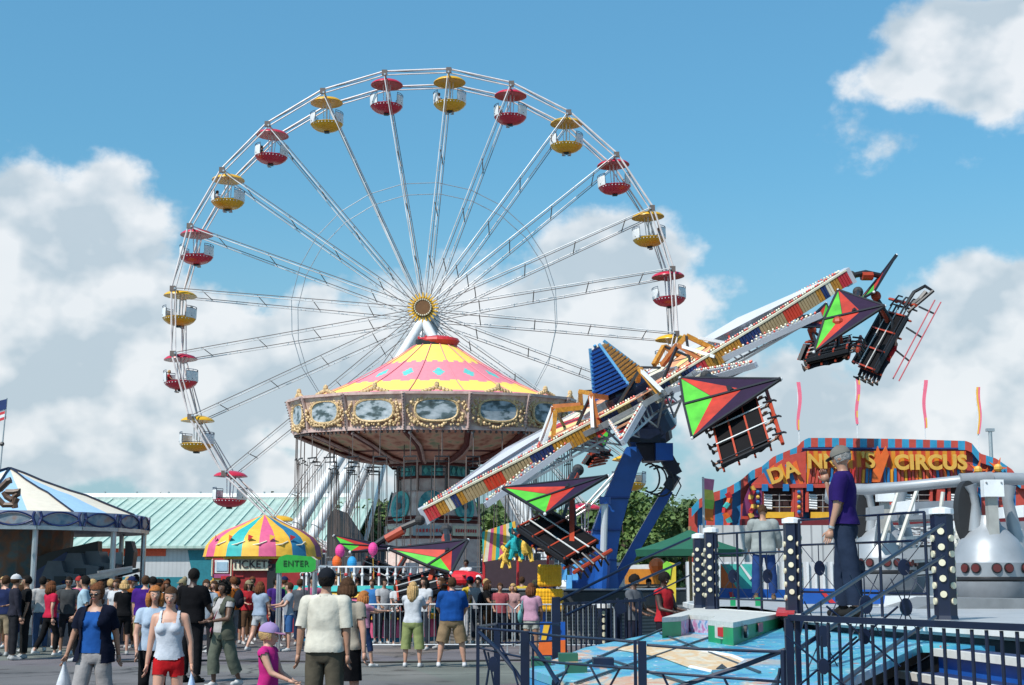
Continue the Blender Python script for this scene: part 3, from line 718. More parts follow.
# ---------------- gliders
def tri_slab(m,a,b,c,n,mt,th=.03): m.slab([a,b,c],n*th,mt)
def wing(par,N_,A,B,T,lab=None):
    N_,A,B,T=[V(q) for q in(N_,A,B,T)]
    n=(A-N_).cross(B-N_).normalized()
    s1=T.lerp(N_,.30); s2=T.lerp(N_,.60)
    w=obj('glider_wing',wing_fab(N_,A,B,T,s1,s2,n),par)
    m=MB(); r=.045
    for a,b in((A,N_),(B,N_),(A,T),(B,T)): m.beam(a,b,.06,.06,black,up=n)
    m.beam(T,N_,.07,.10,black,up=n); m.beam(A.lerp(B,.0),s1,.03,.03,black,up=n)
    for q in(A,B,N_): m.ball(q,.045,white,6,4)
    f=obj('wing_frame',m,w)
    return w,n
def wing_fab(N_,A,B,T,s1,s2,n):
    m=MB(); o=n*-.015
    for P_ in(A,B):
        k=T.lerp(P_,.0)
        tri_slab(m,P_+o,T+o,s1+o,n,ggr); tri_slab(m,P_+o,s1+o,s2+o,n,grd); tri_slab(m,P_+o,s2+o,N_+o,n,pur)
    return m
bedm=mat('bed_black',(.008,.007,.008),.8,spec=.15); strap=mat('strap_white',(.6,.6,.58),.6)
def bed(par,c0,c1,c2,hang,rails=True,n_=3):
    """c0 = head corner near, c1 = head corner far, c2 = feet corner near : three padded prone berths side by side"""
    c0,c1,c2=V(c0),V(c1),V(c2); U=c2-c0; Wd=c1-c0; n=U.cross(Wd).normalized()
    m=MB()
    for k in range(n_):
        a=c0+Wd*((k+.06)/n_); b=c0+Wd*((k+.94)/n_)
        m.slab([a,b,b+U*.96,a+U],n*.14,bedm)
        m.slab([a+U*.05-n*.02,b+U*.05-n*.02,b+U*.35-n*.02,a+U*.35-n*.02],-n*.05,bedm)
    b_=obj('berth',m,par)
    m=MB()
    for t in(.02,.34,.67,.98): m.beam(c0+U*t-Wd*.03-n*.06,c1+U*t+Wd*.03-n*.06,.045,.05,fr_o,up=n); m.beam(c0+U*t-Wd*.03+n*.2,c1+U*t+Wd*.03+n*.2,.05,.05,fr_o,up=n)
    for t in(-.03,1.03): m.beam(c0+Wd*t,c0+Wd*t+U,.06,.1,black,up=n)
    for k in range(n_+1): m.beam(c0+Wd*(k/n_)-n*.09-U*.04,c0+Wd*(k/n_)-n*.09+U*1.0,.035,.02,strap if 0<k<n_ else black,up=n)
    obj('berth_frame',m,par)
    m=MB()
    for k in range(n_):
        q=c0+Wd*((k+.5)/n_); m.tube([q+n*.1-Wd*.1,q-U*.16+n*.1-Wd*.1,q-U*.2+n*.35,q-U*.16+n*.1+Wd*.1,q+n*.1+Wd*.1],.03,black,6)
        m.tube([q-U*.08-Wd*.13-n*.1,q-U*.3+n*.0-Wd*.1,q-U*.34+n*.2],.028,black,5); m.ball(q-U*.22+n*.1,.07,fr_o,6,4)
    m.tube([c0-U*.22+n*.05-Wd*.1,c1-U*.22+n*.05+Wd*.1],.05,fr_o,6)
    obj('grab_bars',m,par)
    m=MB(); hang=V(hang)
    for s in(.2,.8): 
        q=c0+Wd*s+U*.35; m.tube([hang,(hang+q)/2+n*.28+(Wd*(s-.5))*.3,q+n*.1],.05,black,6)
    m.ball(hang,.16,fr_o,8,6); m.beam(hang-n*.1,c0+Wd*.5+U*.2,.12,.10,fr_o,up=n)
    obj('hanger',m,par)
    return c0,Wd,U,n
RIDERS=[]   # berth frames filled with prone riders later
def glider(lab,tip,wg,bd,people=3,base=None):
    t=thing('glider',lab,'glider',V(tip),0,'hang gliders of the tilted ride') if False else None
    g=bpy.data.objects.new('glider',None); COL.objects.link(g); g.parent=ride; g.location=V(tip)-V(ride.location); g.empty_display_size=.1
    W[g.name]=Matrix.Translation(V(tip)); g['label']=lab
    if wg: w,n=wing(g,*wg)
    m=MB(); cen=sum((V(q) for q in(wg[0],wg[3])),V((0,0,0)))/2 if wg else V(bd[3]); m.tube([tip,V(tip).lerp(cen,.5)+V((0,0,.1)),cen],.09,black,8); m.ball(tip,.16,rubber,10,8); m.tube([V(tip).lerp(cen,.35),V(tip).lerp(cen,.7)],.14,fr_o,8)
    obj('pivot_arm',m,g)
    if bd:
        fr=bed(g,*bd)
        for k in range(people): RIDERS.append((fr,k,3))
    return g
A_=at
# G3
glider('glider level in the middle, green red and purple wing seen from below',A_(706,376,37.6),(A_(781,379,35.6),A_(680,378,36.9),A_(692,438,34.9),A_(684,405,36.0)),(A_(770,442,34.4),A_(756,394,36.0),A_(721,464,34.4),A_(742,392,36.9)))
# G2
glider('low glider in front of the blue boom, dark purple nose pointing right',A_(578,470,38.0),(A_(608,476,36.0),A_(502,488,37.0),A_(545,514,35.0),A_(527,503,36.1)),(A_(566,561,34.4),A_(597,543,35.4),A_(518,528,36.0),A_(572,488,37.4)))
# G4
glider('high glider with a steep two-part green and red wing',A_(858,292,41.0),(A_(885,306,38.6),A_(838,290,39.8),A_(814,352,38.2),A_(824,320,39.0)),(A_(848,350,38.0),A_(851,338,39.8),A_(806,360,38.2),A_(838,322,38.8)),people=2)
# G5
glider('rightmost glider at the arm tip, its dark berths seen from underneath',A_(851,276,42.2),(A_(896.5,255,42.4),A_(860,300,43.2),A_(874,292,41.4),A_(865,297,42.4)),(A_(906,316,41.8),A_(884,310,43.4),A_(875,372,41.4),A_(876,296,42.2)))
# extra rails of G5
g5=[o for o in ride.children if o.name.startswith('glider')][-1]
m=MB(); 
for a,b in(((941,302),(899,381)),((935,300),(893,379))): m.tube([A_(*a,41.6),A_(*b,41.4)],.022,mat('rail_pink',(.5,.12,.14),.4),5)
for t in(.15,.45,.75): m.tube([A_(941-42*t,302+79*t,41.6),A_(925-42*t,296+70*t,41.8)],.03,black,5)
m.tube([A_(908,312,41.8),A_(933,291,41.8),A_(925,286,42.2),A_(914,292,42.2),A_(905,306,42.2)],.055,black,6)
m.tube([A_(912,305,42),A_(920,299,42)],.08,black,6); m.tube([A_(920,299,42),A_(926,292,42)],.08,black,6)
obj('tail_rails',m,g5)
# G1
glider('lowest glider at the left arm tip, just above the fence',A_(446,530,38.4),(A_(468,540,36.6),A_(389,549,37.2),A_(451,573,35.6),A_(428,566,36.4)),(A_(440,590,35.6),A_(436,572,37.2),A_(398,602,35.4),A_(440,550,37.6)),people=2)
glider('glider behind the lowest one, dark berth frame sloping to the left',A_(420,520,41.8),(A_(404,549,42.2),A_(334,536,42.6),A_(350,552,41.2),A_(340,545,42.),),(A_(398,590,41.2),A_(404,574,42.8),A_(358,574,41.4),A_(410,550,42.)),people=1)
# far side gliders, seen small between the arms
glider('far glider with pale wing behind the upper arm',A_(800,318,46.6),(A_(800,327,46.4),A_(832,327,47.6),A_(826,303,48.4),A_(831,316,48.)),(A_(806,345,46.6),A_(828,345,48.),A_(800,360,46.6),A_(812,330,47.)),people=0)
glider('far glider behind the lower arm, red and green wing tip showing',A_(590,425,48.6),(A_(576,443,48.4),A_(604,447,49.),A_(610,428,50.),A_(608,438,49.5)),(A_(590,455,48.4),A_(606,452,50.),A_(584,464,48.4),A_(592,440,49.)),people=0)
glider('far glider hidden behind the hub',A_(706,352,48.4),(A_(690,357,48.4),A_(718,360,48.8),A_(722,338,49.8),A_(720,350,49.4)),(A_(700,372,48.4),A_(716,370,49.6),A_(694,384,48.4),A_(706,356,49.)),people=0)
# support cradle under G1: dark round platform edge of the loading area
m=MB(); c=V((at(562,600,41).x,GY-.5,0)); m.lathe([(3.3,1.0),(3.7,1.0),(3.7,1.35),(3.6,1.4),(.1,1.4)],c,mat('platform_dark',(.03,.035,.04),.6),48); m.lathe([(3.3,.0),(3.3,1.0)],c,stripe_mat('platform_grille',(.10,.10,.10),(.24,.235,.23),.09,2),48); m.lathe([(3.72,1.42),(3.6,1.45)],c,steel,48)
obj('loading_platform',m,ride)
# ================= BACKGROUND BUILDING WITH GREEN RIB ROOF
BY=105.
bl=thing('exhibition_hall','long white hall with pale green ribbed metal roof behind the striped ticket kiosk','building',(X(150,BY),BY,0))
xl,xr=X(-260,BY),X(352,BY); ze,zr=Z(546,BY),Z(499,BY+16)
rm=stripe_mat('green_rib_roof',(.38,.53,.46),(.50,.64,.56),.62,0,.35,.5,.06)
m=MB(); m.slab([(xl,BY-.6,ze),(xr,BY-.6,ze),(xr,BY+16,zr),(xl,BY+16,zr)],(0,0,-.18),rm)
for i in range(int((xr-xl)/1.24)): x=xl+i*1.24; m.beam((x,BY-.6,ze+.05),(x,BY+16,zr+.05),.07,.10,mat('roof_rib_green',(.5,.66,.58),.5))
m.slab([(xl,BY+33,ze),(xr,BY+33,ze),(xr,BY+16.02,zr),(xl,BY+16.02,zr)],(0,0,-.18),rm)
rf=obj('roof',m,bl)
m=MB(); m.tube([(xl,BY+16,zr+.15),(xr-2,BY+16,zr+.15)],.35,mat('ridge_white',(.7,.72,.70),.5),8)
for k in range(22): m.tube([(xl+k*2.7,BY+16,zr+.3),(xl+k*2.7,BY+16,zr+.62)],.09,steel,6)
obj('ridge_vent',m,rf)
wp=stripe_mat('wall_rib_white',(.50,.51,.52),(.56,.57,.58),.3,0,.3,.6,.1)
tealw=mat('wall_teal',(.01,.16,.20),.6); orgw=mat('wall_orange',(.62,.07,.02),.6)
m=MB(); m.bb((xl+.3,BY,0),(xr-.3,BY+33,ze-.1),wp); obj('wall',m,bl)
m=MB(); z1,z2=Z(556,BY),Z(545.5,BY)
m.bb((X(58,BY),BY-.06,z1),(X(164,BY),BY-.003,z2),orgw); 
m.slab([(X(186,BY),BY-.07,ze-.3),(X(232,BY),BY-.07,ze-.3),(X(232,BY),BY-.07,.1),(X(197,BY),BY-.07,.1)],(0,.06,0),tealw)
m.bb((xl+.4,BY-.05,0),(X(186,BY),BY-.003,Z(577,BY)),tealw)
obj('painted_band',m,bl)
# dark canopy tent end at 300..345
m=MB(); a=[at(298,500,70),at(320,492,70),at(352,590,70),at(298,590,70)]
tn=thing('dark_tent','dark grey sloping tent roof behind the striped ticket kiosk, trees to its right','tent',(X(320,70),70,0))
dk=mat('tent_slate',(.028,.034,.04),.8)
m.slab([V((X(326,70),70,0)),V((X(369,70),70,0)),at(364,560,70),at(350,532,70),at(334,508,70),at(328,518,70),at(326,560,70)],(0,6,0),dk); obj('tent_roof',m,tn)
# ================= TREES
leafA=ramp_mat('leaf_green',[(.35,(.035,.07,.014)),(.5,(.085,.145,.03)),(.68,(.17,.23,.06))],.35,rough=.7,detail=4)
leafB=ramp_mat('leaf_dark',[(.35,(.025,.05,.014)),(.5,(.055,.10,.025)),(.68,(.11,.165,.05))],.35,rough=.7,detail=4)
bark=mat('bark',(.10,.075,.055),.8)
def tree(x,y,h,w,label,lf,group='trees along the back',seed=0,leaf=.42,n=1500):
    rnd=random.Random(seed); t=thing('tree',label,'tree',(x,y,0),0,group)
    m=MB(local=True); m.tube([(0,0,0),(.1,0,h*.35),(-.1,.1,h*.7)],[h*.028,h*.02,h*.008],bark,7)
    for k in range(6):
        a=rnd.uniform(0,6.28); z=h*rnd.uniform(.3,.6); m.tube([(0,0,z),(math.cos(a)*w*.3,math.sin(a)*w*.3,z+h*.2)],[h*.01,h*.003],bark,5)
    obj('trunk',m,t)
    m=MB(local=True); cl=[]
    for k in range(26):
        zz=rnd.uniform(.18,.93); rr=w*.5*math.sqrt(max(.05,1-((zz-.45)/.56)**2)); a=rnd.uniform(0,6.28); q=rnd.uniform(.2,1)
        cl.append((V((math.cos(a)*rr*q,math.sin(a)*rr*q,zz*h)),rnd.uniform(.16,.28)*w*.8))
    vs=[];fs=[]
    for k in range(n):
        c,r=rnd.choice(cl); d=V((rnd.gauss(0,1),rnd.gauss(0,1),rnd.gauss(0,1))).normalized(); p=c+d*r*rnd.uniform(.55,1.05)*V((1,1,.8)).length/1.7
        u=V((rnd.gauss(0,1),rnd.gauss(0,1),rnd.gauss(0,.6))).normalized(); v=u.cross(d).normalized() if abs(u.dot(d))<.95 else u.orthogonal(); s=leaf*rnd.uniform(.6,1.3)
        o=len(vs); vs+=[p-u*s*.5,p+v*s*.35,p+u*s*.5,p-v*s*.35+d*s*.2]; fs.append((o,o+1,o+2,o+3))
    m.add(vs,fs,lf); obj('crown',m,t)
    return t
TL=[(348,118,505,'leafy tree beside the dark tent roof'),(364,124,499,'tallest tree left of the swing ride tower'),(383,120,503,'bright tree right behind the swing ride chairs'),(395,128,506,'tree showing just left of the swing ride tower'),
    (478,124,512,'tree glimpsed right of the swing ride tower'),(500,120,508,'tree above the striped awning'),(520,130,510,'tree behind the low end of the long arm'),(545,126,514,'tree behind the striped awning end'),
    (625,122,492,'tree just right of the blue boom'),(640,130,497,'tree behind the thin pole right of the boom'),(655,118,498,'dark tree over the orange panel'),(668,126,494,'tall pale tree in the middle of the right hand wood'),(684,120,502,'tree above the green canopy'),
    (699,128,507,'last tree before the circus front'),(712,132,510,'tree half hidden by the circus front')]
for i,(px_,Y,top,lab) in enumerate(TL):
    tree(X(px_,Y),Y,Z(top,Y),4.2+1.5*((i*37)%5)/5+1.2,lab,leafA if i%3 else leafB,seed=i+3,leaf=.5,n=1700)
for i,(px_,top,lab) in enumerate(((154,492,'treetop showing over the hall roof ridge, left'),(163,494,'small treetop over the hall roof ridge'),(283,495,'treetop over the right end of the hall roof'),(292,496,'treetop next to the white ride legs'))):
    Y=135+i; tree(X(px_,Y),Y,Z(top,Y),4.6,lab,leafB,seed=i+40,n=1300)
rnd=random.Random(5); m=MB()
vs=[];fs=[]
for k in range(16000):
    px_=rnd.choice([rnd.uniform(325,420),rnd.uniform(455,760),rnd.uniform(590,730),rnd.uniform(325,1060)]); Y=rnd.uniform(126,150); base=at(px_,600,Y)
    top=Z(508+5*math.sin(px_*.06)+3*math.sin(px_*.17),Y) if px_<720 else Z(556,Y); p=V((base.x,Y,rnd.uniform(0,1)**.7*top))
    u=V((rnd.gauss(0,1),rnd.gauss(0,1),rnd.gauss(0,.6))).normalized(); v=u.orthogonal().normalized(); s=1.0*rnd.uniform(.6,1.3)
    o=len(vs); vs+=[p-u*s*.5,p+v*s*.4,p+u*s*.5,p-v*s*.4]; fs.append((o,o+1,o+2,o+3))
m.add(vs,fs,leafB); obj('far_wood',m,kind='stuff')
# ================= LEFT RIDE : round tent with rounding boards
LY=40.; lc=V((X(2,LY),LY,0)); LP=(X(143,LY)-X(2,LY))/141.
lr=thing('canopy_ride','round ride under a blue and white striped tent roof with dark arched rounding boards','carousel',lc)
sky_b=mat('canvas_sky_blue',(.32,.50,.68),.65,var=.05); cream_c=mat('canvas_cream',(.70,.63,.52),.65,var=.05)
def lz(y): return Z(y,LY)
def lcol(c):
    a=(math.degrees(math.atan2(c.y-LY,c.x-lc.x))+9)%36
    return sky_b if a<18 else cream_c
pr=dens_prof([(1,469),(16,474),(36,482),(66,492),(84,497),(104,505),(136,517)],2)
m=MB(); m.lathe([(r*LP,lz(y)) for r,y in pr],(lc.x,LY,0),lcol,120); obj('tent_roof',m,lr)
m=MB(); 
for k in range(10): a=R(36*k+9+90); m.tube([V((lc.x+r*LP*math.cos(a),LY+r*LP*math.sin(a),lz(y)+.03)) for r,y in pr],.03,navy,4)
obj('roof_seam',m,lr)
rbm=mat('board_lilac_grey',(.42,.42,.50),.5); arch=ramp_mat('board_scene',[(.35,(.12,.2,.28)),(.5,(.3,.34,.38)),(.65,(.36,.22,.18))],3)
NB=20
for k in range(NB):
    a1=2*PI*(k-.5)/NB-PI/2+.06; a2=2*PI*(k+.5)/NB-PI/2+.06; am=(a1+a2)/2
    r=138*LP; A=V((lc.x+r*math.cos(a1),LY+r*math.sin(a1),0)); B=V((lc.x+r*math.cos(a2),LY+r*math.sin(a2),0)); nrm=V((math.cos(am),math.sin(am),0)); zt_,zb_=lz(516),lz(530.5)
    if nrm.y>.5: pass
    m=MB(); m.slab([A+V((0,0,zb_)),B+V((0,0,zb_)),B+V((0,0,zt_)),A+V((0,0,zt_))],nrm*-.05,rbm); pb=obj('rounding_board',m,lr)
    m=MB(); mid=(A+B)/2; tx=(B-A).normalized(); hw_=(B-A).length/2*.9; hh=(zt_-zb_)*.44; cz=(zt_+zb_)/2
    m.slab([mid+tx*hw_*.9*t+V((0,0,cz+hh*(1-t*t)*.8))+nrm*.02 for t in[-1+.2*i for i in range(11)]]+[mid+tx*hw_*.9*t+V((0,0,cz-hh*(1-t*t)*.8))+nrm*.02 for t in[1-.2*i for i in range(1,10)]],nrm*.012,arch)
    m.tube([mid+tx*hw_*t+V((0,0,cz+hh*(1-t*t)))+nrm*.05 for t in[-1+.2*i for i in range(11)]],.024,navyp,5)
    m.tube([mid+tx*hw_*t+V((0,0,cz-hh*(1-t*t)))+nrm*.05 for t in[-1+.2*i for i in range(11)]],.024,navyp,5)
    for s in(-1,1): m.tube([mid+tx*hw_*s*(.98+.06*math.cos(j))+V((0,0,cz+hh*(-1+.4*j)))+nrm*.05 for j in range(6)],.04,navyp,5)
    m.beam(A+V((0,0,zb_-.03)),B+V((0,0,zb_-.03)),.12,.1,steel)
    obj('arch_trim',m,pb)
for k in range(10):
    a=2*PI*(k*2-.5)/NB-PI/2+.06; r=135*LP; p=V((lc.x+r*math.cos(a),LY+r*math.sin(a),0)); m=MB(); m.tube([p+V((0,0,.3)),p+V((0,0,lz(531)))],.075,steel,8); obj('post',m,lr)
m=MB(); m.lathe([(137*LP,0),(137*LP,.55),(.1,.55)],(lc.x,LY,0),mat('floor_grey',(.16,.17,.19)),40); obj('floor',m,lr)
drum=ramp_mat('backdrop_mural',[(.35,(.05,.09,.10)),(.45,(.22,.10,.05)),(.52,(.10,.14,.15)),(.6,(.28,.17,.09)),(.7,(.12,.09,.1))],1.1,detail=8)
m=MB(); m.lathe([(62*LP,.55),(66*LP,lz(531))],(lc.x,LY,0),drum,24); obj('mural_drum',m,lr)
m=MB()
m.slab([at(8,598,LY-1.2),at(10,568,LY-1.2),at(50,552,LY-1.2),at(98,541,LY-1.2),at(98,553,LY-1.2),at(66,566,LY-1.2),at(50,598,LY-1.2)],(0,.4,0),black)
m.slab([at(28,596,LY-1.3),at(34,572,LY-1.3),at(66,552,LY-1.3),at(70,560,LY-1.3),at(56,580,LY-1.3),at(48,596,LY-1.3)],(0,.08,0),navyp); obj('track_wall',m,lr)
gc=mat('car_grey',(.07,.075,.09),.35)
for i,(a,b) in enumerate(((60,580),(80,572),(98,570),(46,586))):
    m=MB(); p=at(a,b,LY-2+i*.3); m.slab([p+V((-.5,0,-.35)),p+V((.45,0,-.2)),p+V((.5,0,.15)),p+V((.1,0,.2)),p+V((0,0,.5)),p+V((-.35,0,.5)),p+V((-.5,0,.1))],(0,.8,0),gc); m.box(p+V((0,-.02,0)),(.3,.03,.2),black); m.beam(p+V((-.6,.4,-.4)),p+V((1.0,.4,0)),.15,.1,black)
    obj('ride_car',m,lr)
m=MB(); 
for i in range(5): m.beam(at(42+i*14,592-i*5,LY-2.6),at(132,571-i*1.0,LY-1.6),.05,.05,steel)
m.slab([at(96,592,LY-2.4),at(134,576,LY-2.4),at(134,600,LY-2.4),at(96,604,LY-2.4)],(0,.1,0),stripe_mat('steps_grey',(.16,.16,.17),(.30,.30,.31),.12,2))
m.slab([at(109,553,LY-.6),at(122,552,LY-.6),at(122,568,LY-.6),at(109,568,LY-.6)],(0,.08,0),mat('poster_pale',(.5,.52,.53)))
for q in(128,): m.slab([at(q-3,541,LY-.8),at(q+3,541,LY-.8),at(q+6,552,LY-.8),at(q+4,568,LY-.8),at(q-5,568,LY-.8),at(q-3,552,LY-.8)],(0,.4,0),black)
obj('queue_rail',m,lr)
# ornament hanging in front of roof at far left
m=MB(); o_=mat('ornament_brown',(.10,.055,.035),.5)
P_=lambda a,b:at(a,b,LY-4.3)
m.tube([P_(-12,494),P_(0,489),P_(8,481),P_(11,480)],.09,o_,6); m.tube([P_(6,492),P_(14,492),P_(19,491),P_(18,494),P_(14,497),P_(15,508)],.08,o_,6); m.tube([P_(-4,497),P_(4,505),P_(14,505),P_(17,498)],.08,o_,6); m.tube([P_(4,492),P_(7,497),P_(12,500)],.08,o_,6)
obj('scroll_bracket',m,lr)
fl=thing('flag','small stars and stripes flag on a pole over the blue and white tent','flag',(lc.x+.15,LY,lz(470)))
m=MB(); m.tube([at(0,472,LY),at(4,428,LY),at(7,398,LY)],.02,steel,6); m.ball(at(2,444,LY),.07,black,6,4); obj('pole',m,fl)
fA,fB,fC,fD=at(7,399,LY),at(-14,404,LY),at(-14,426,LY),at(6,419,LY)
m=MB(); rdm=mat('flag_red',(.5,.03,.04)); 
for i in range(7):
    t1,t2=i/7,(i+1)/7; m.slab([fA.lerp(fD,t1),fB.lerp(fC,t1),fB.lerp(fC,t2),fA.lerp(fD,t2)],(0,.01,0),rdm if i%2==0 else white)
m.slab([fA+V((0,-.01,0)),fA.lerp(fB,.6)+V((0,-.01,0)),fA.lerp(fB,.6).lerp(fD.lerp(fC,.6),.5)+V((0,-.01,0)),fA.lerp(fD,.5)+V((0,-.01,0))],(0,-.01,0),navyp)
obj('cloth',m,fl)
# ================= STRIPED KIOSK
KY=44.; kc=V((X(262,KY),KY,0)); KP=(X(320,KY)-X(204,KY))/116.
kz=lambda y:Z(y,KY)
kk=thing('ticket_kiosk','red ticket kiosk under a rainbow striped domed tent','kiosk',kc)
ky,kt,kp,kb,kv=mat('awning_yellow',(.75,.42,.04),.6),mat('awning_teal',(.02,.38,.37),.6),mat('awning_pink',(.62,.10,.22),.6),mat('awning_blue',(.02,.16,.30),.6),mat('awning_plum',(.22,.05,.12),.6)
seqk=[kt,ky,kp,ky,kt,ky,kp,ky,kb,ky,kv,ky,kt,ky,kp,ky,kt,ky,kp,ky,kb,ky]
def kcol(c):
    a=(math.degrees(math.atan2(c.y-KY,c.x-kc.x))+180+4)%360; return seqk[int(a/16.3637)%22]
kpr=dens_prof([(2,515),(12,519),(25,525),(40,531),(51,538),(57,546),(59,555),(59.5,557)],2)
m=MB(); m.lathe([(r*KP,kz(y)) for r,y in kpr],(kc.x,KY,0),kcol,132); obj('tent_roof',m,kk,smooth=True)
m=MB(); m.lathe([(58*KP,kz(556.5)),(57.5*KP,kz(559.5))],(kc.x,KY,0),ky,48)
for j in range(5): 
    a=R(-140+j*22); m.tube([V((kc.x+r*KP*math.cos(a+s),KY+r*KP*math.sin(a+s),kz(y)+.02)) for r,y,s in((50,541,0),(56,547,.06),(58,546,.2),(55,543,.33))],.02,cream,5)
    m.slab([V((kc.x+r_*KP*math.cos(a+s_),KY+r_*KP*math.sin(a+s_),kz(y_))) for r_,y_,s_ in((54,536,0),(56,538,.1),(54.5,542,0))],(0,-.03,0),[red,orange,red,ky,red][j])
obj('valance',m,kk)
m=MB(); kr=mat('kiosk_red',(.30,.02,.02),.5); x0,x1=X(232,KY-1.3),X(300,KY-1.3); y0=KY-1.45
m.bb((x0,y0,.1),(x1,KY+1.5,kz(558)),kr); m.bb((x0-.2,y0-.2,0),(x1+.2,KY+1.7,.14),steel); bd_=obj('booth_body',m,kk)
def kq(a,b,c,d,mt,off,th=.05): return MB().slab([V((X(p,y0),y0-off,Z(q,y0))) for p,q in((a,b),(c,b),(c,d),(a,d))],(0,th*.9,0),mt)
obj('window',kq(213-0,561,230,572,mat('pane_blue',(.25,.38,.5),.2),.10),bd_) if False else None
m=MB()
for (a,b,c,d,mt,o_) in((211,558,243,577,kr,.04),(214,560,228,573,white,.08),(216,562,227,571,mat('pane_pale',(.35,.5,.62),.2),.1),(213,574,230,578,mat('shelf_violet',(.35,.08,.2)),.1),(212,578,232,600,yellow,.05),(214,580,228,598,mat('poster_mixed',(.3,.3,.25),var=.6),.09),(221,576,230,581,red,.12),(236,582,262,602,mat('kiosk_dark_red',(.22,.012,.012)),.06)):
    m.slab([V((X(p,y0),y0-o_,Z(q,y0))) for p,q in((a,b),(c,b),(c,d),(a,d))],(0,.03,0),mt)
obj('window',m,kk)
m=MB()
for k in range(12): m.ball((X(212,y0),y0-.13,Z(560+k*1.4,y0)),.03,bulb,5,3); m.ball((X(231,y0),y0-.13,Z(560+k*1.4,y0)),.03,bulb,5,3)
obj('bulb_strip',m,kk)
m=MB(); m.slab([V((X(p,y0),y0-.13,Z(q,y0))) for p,q in((233,558.5),(268,558.5),(268,570.5),(233,570.5))],(0,.06,0),cream); sg=obj('sign_board',m,kk)
text_mesh('sign_lettering','TICKETS',.30,mat('letter_dark',(.06,.03,.03)),facing(V((X(252,y0),y0-.15,Z(564.5,y0)))),sg,ext=.01,font_bold=.004,spacing=1.05)
m=MB(); m.slab([V((X(p,y0),y0-.1,Z(q,y0))) for p,q in((267,564),(276,564),(276,604),(267,604))],(0,.05,0),black); obj('doorway',m,kk)
m=MB()
for (a,b,c,d,mt) in((238,600,252,618,mat('panel_magenta',(.5,.06,.18))),(252,590,262,598,white),(237,618,262,623,yellow)): m.slab([V((X(p,y0-.3),y0-.3,Z(q,y0-.3))) for p,q in((a,b),(c,b),(c,d),(a,d))],(0,.28,0),mt)
obj('counter',m,kk)
# green entry sign on posts
EY=35.5; es=thing('entry_sign','green curved-top entry sign on thin grey posts beside the ticket kiosk','sign',(X(295,EY),EY,0))
grs=mat('sign_green',(.02,.32,.04),.5)
m=MB(); ez=lambda y:Z(y,EY); xa,xb=X(275,EY),X(315,EY)
m.slab([(xa,EY,ez(573)),(xb-.1,EY,ez(572)),(xb,EY,ez(569)),(xb,EY,ez(560)),(xb-.12,EY,ez(556.5)),(xa+.25,EY,ez(554.5)),(xa+.08,EY,ez(557)),(xa,EY,ez(563))],(0,.5,0),grs,cream); 
sb=obj('sign_panel',m,es)
text_mesh('sign_lettering','ENTER',.20,mat('letter_green_dark',(.01,.08,.02)),facing(V((X(295,EY),EY-.012,ez(563.5)))),sb,ext=.008,font_bold=.0,spacing=1.1)
m=MB(); 
for q in(277,313): 
    for d in(.05,.45): m.tube([(X(q,EY),EY+d,0),(X(q,EY),EY+d,ez(572))],.035,steel,6)
    m.tube([(X(q,EY),EY+.05,.4),(X(q,EY),EY+.45,.4)],.03,steel,6)
for q in(303,308): m.tube([(X(q,EY),EY+.1,0),(X(q,EY),EY+.1,ez(573))],.03,mat('post_dark',(.06,.06,.07)),6)
obj('post',m,es)
# ================= FUN HOUSE CIRCUS FRONT
CY=50.; cz=lambda y:Z(y,CY); cxx=lambda p,y=520:at(p,y,CY).x
ch=thing('funhouse','fun house front with curving blue and red striped facade and yellow CIRCUS lettering','fun house',(cxx(860),CY,0))
fb,fr_=mat('facade_blue',(.015,.16,.40),.5),mat('facade_coral',(.48,.065,.045),.5)
def stripes(m,topf,botf,x0_,x1_,w,off,fn=lambda i:fb if i%2 else fr_,sub=3):
    i=0;x=x0_
    while x<x1_-1e-6:
        for k in range(sub):
            a=x+w*k/sub;b=min(x1_,x+w*(k+1)/sub)
            if b<=a: break
            P=lambda p,y:V((at(p,y,CY-off).x,CY-off,Z(y,CY-off)))
            m.slab([P(a,botf(a)),P(b,botf(b)),P(b,topf(b)),P(a,topf(a))],(0,.12,0),fn(i))
        x+=w;i+=1
def interp(tab):
    def f(x):
        for (a,b),(c,d) in zip(tab[:-1],tab[1:]):
            if x<=c: return b+(d-b)*max(0,(x-a))/(c-a)
        return tab[-1][1]
    return f
top=interp([(692,508),(699,500),(710,494),(720,491),(730,487),(742,480),(752,471),(762,467),(774,457),(786,452),(798,447),(802,442),(808,438.5),(830,438.5),(900,439.5),(966,441.5),(972,444),(980,454),(996,459),(1012,470),(1020,480),(1060,482)])
m=MB(); stripes(m,top,lambda x:600,689,1060,8.6,0.); fc=obj('facade',m,ch)
m=MB(); stripes(m,lambda x:top(x)-.6,lambda x:top(x)+8.5,692,1040,7.,.25,lambda i:fr_ if i%2 else mat('edge_blue',(.03,.28,.48),.5)); obj('edge_moulding',m,ch)
m=MB(); m.tube([V((at(p,449,CY-.45).x,CY-.45,Z(449+ (2 if p in(800,966) else 0),CY-.45))) for p in range(802,968,12)],.05,navyp,5); obj('navy_rail',m,ch)  # plain navy tube running below the edge moulding
sunb=stripe_mat('sunburst_orange',(.62,.06,.015),(.75,.30,.02),.30,0,.5,.5,.1)
m=MB(); P=lambda p,y,o=.5:V((at(p,y,CY-o).x,CY-o,Z(y,CY-o)))
m.slab([P(752,484),P(806,484),P(806,451),P(790,455),P(775,464),P(762,474)],(0,.1,0),fr_)
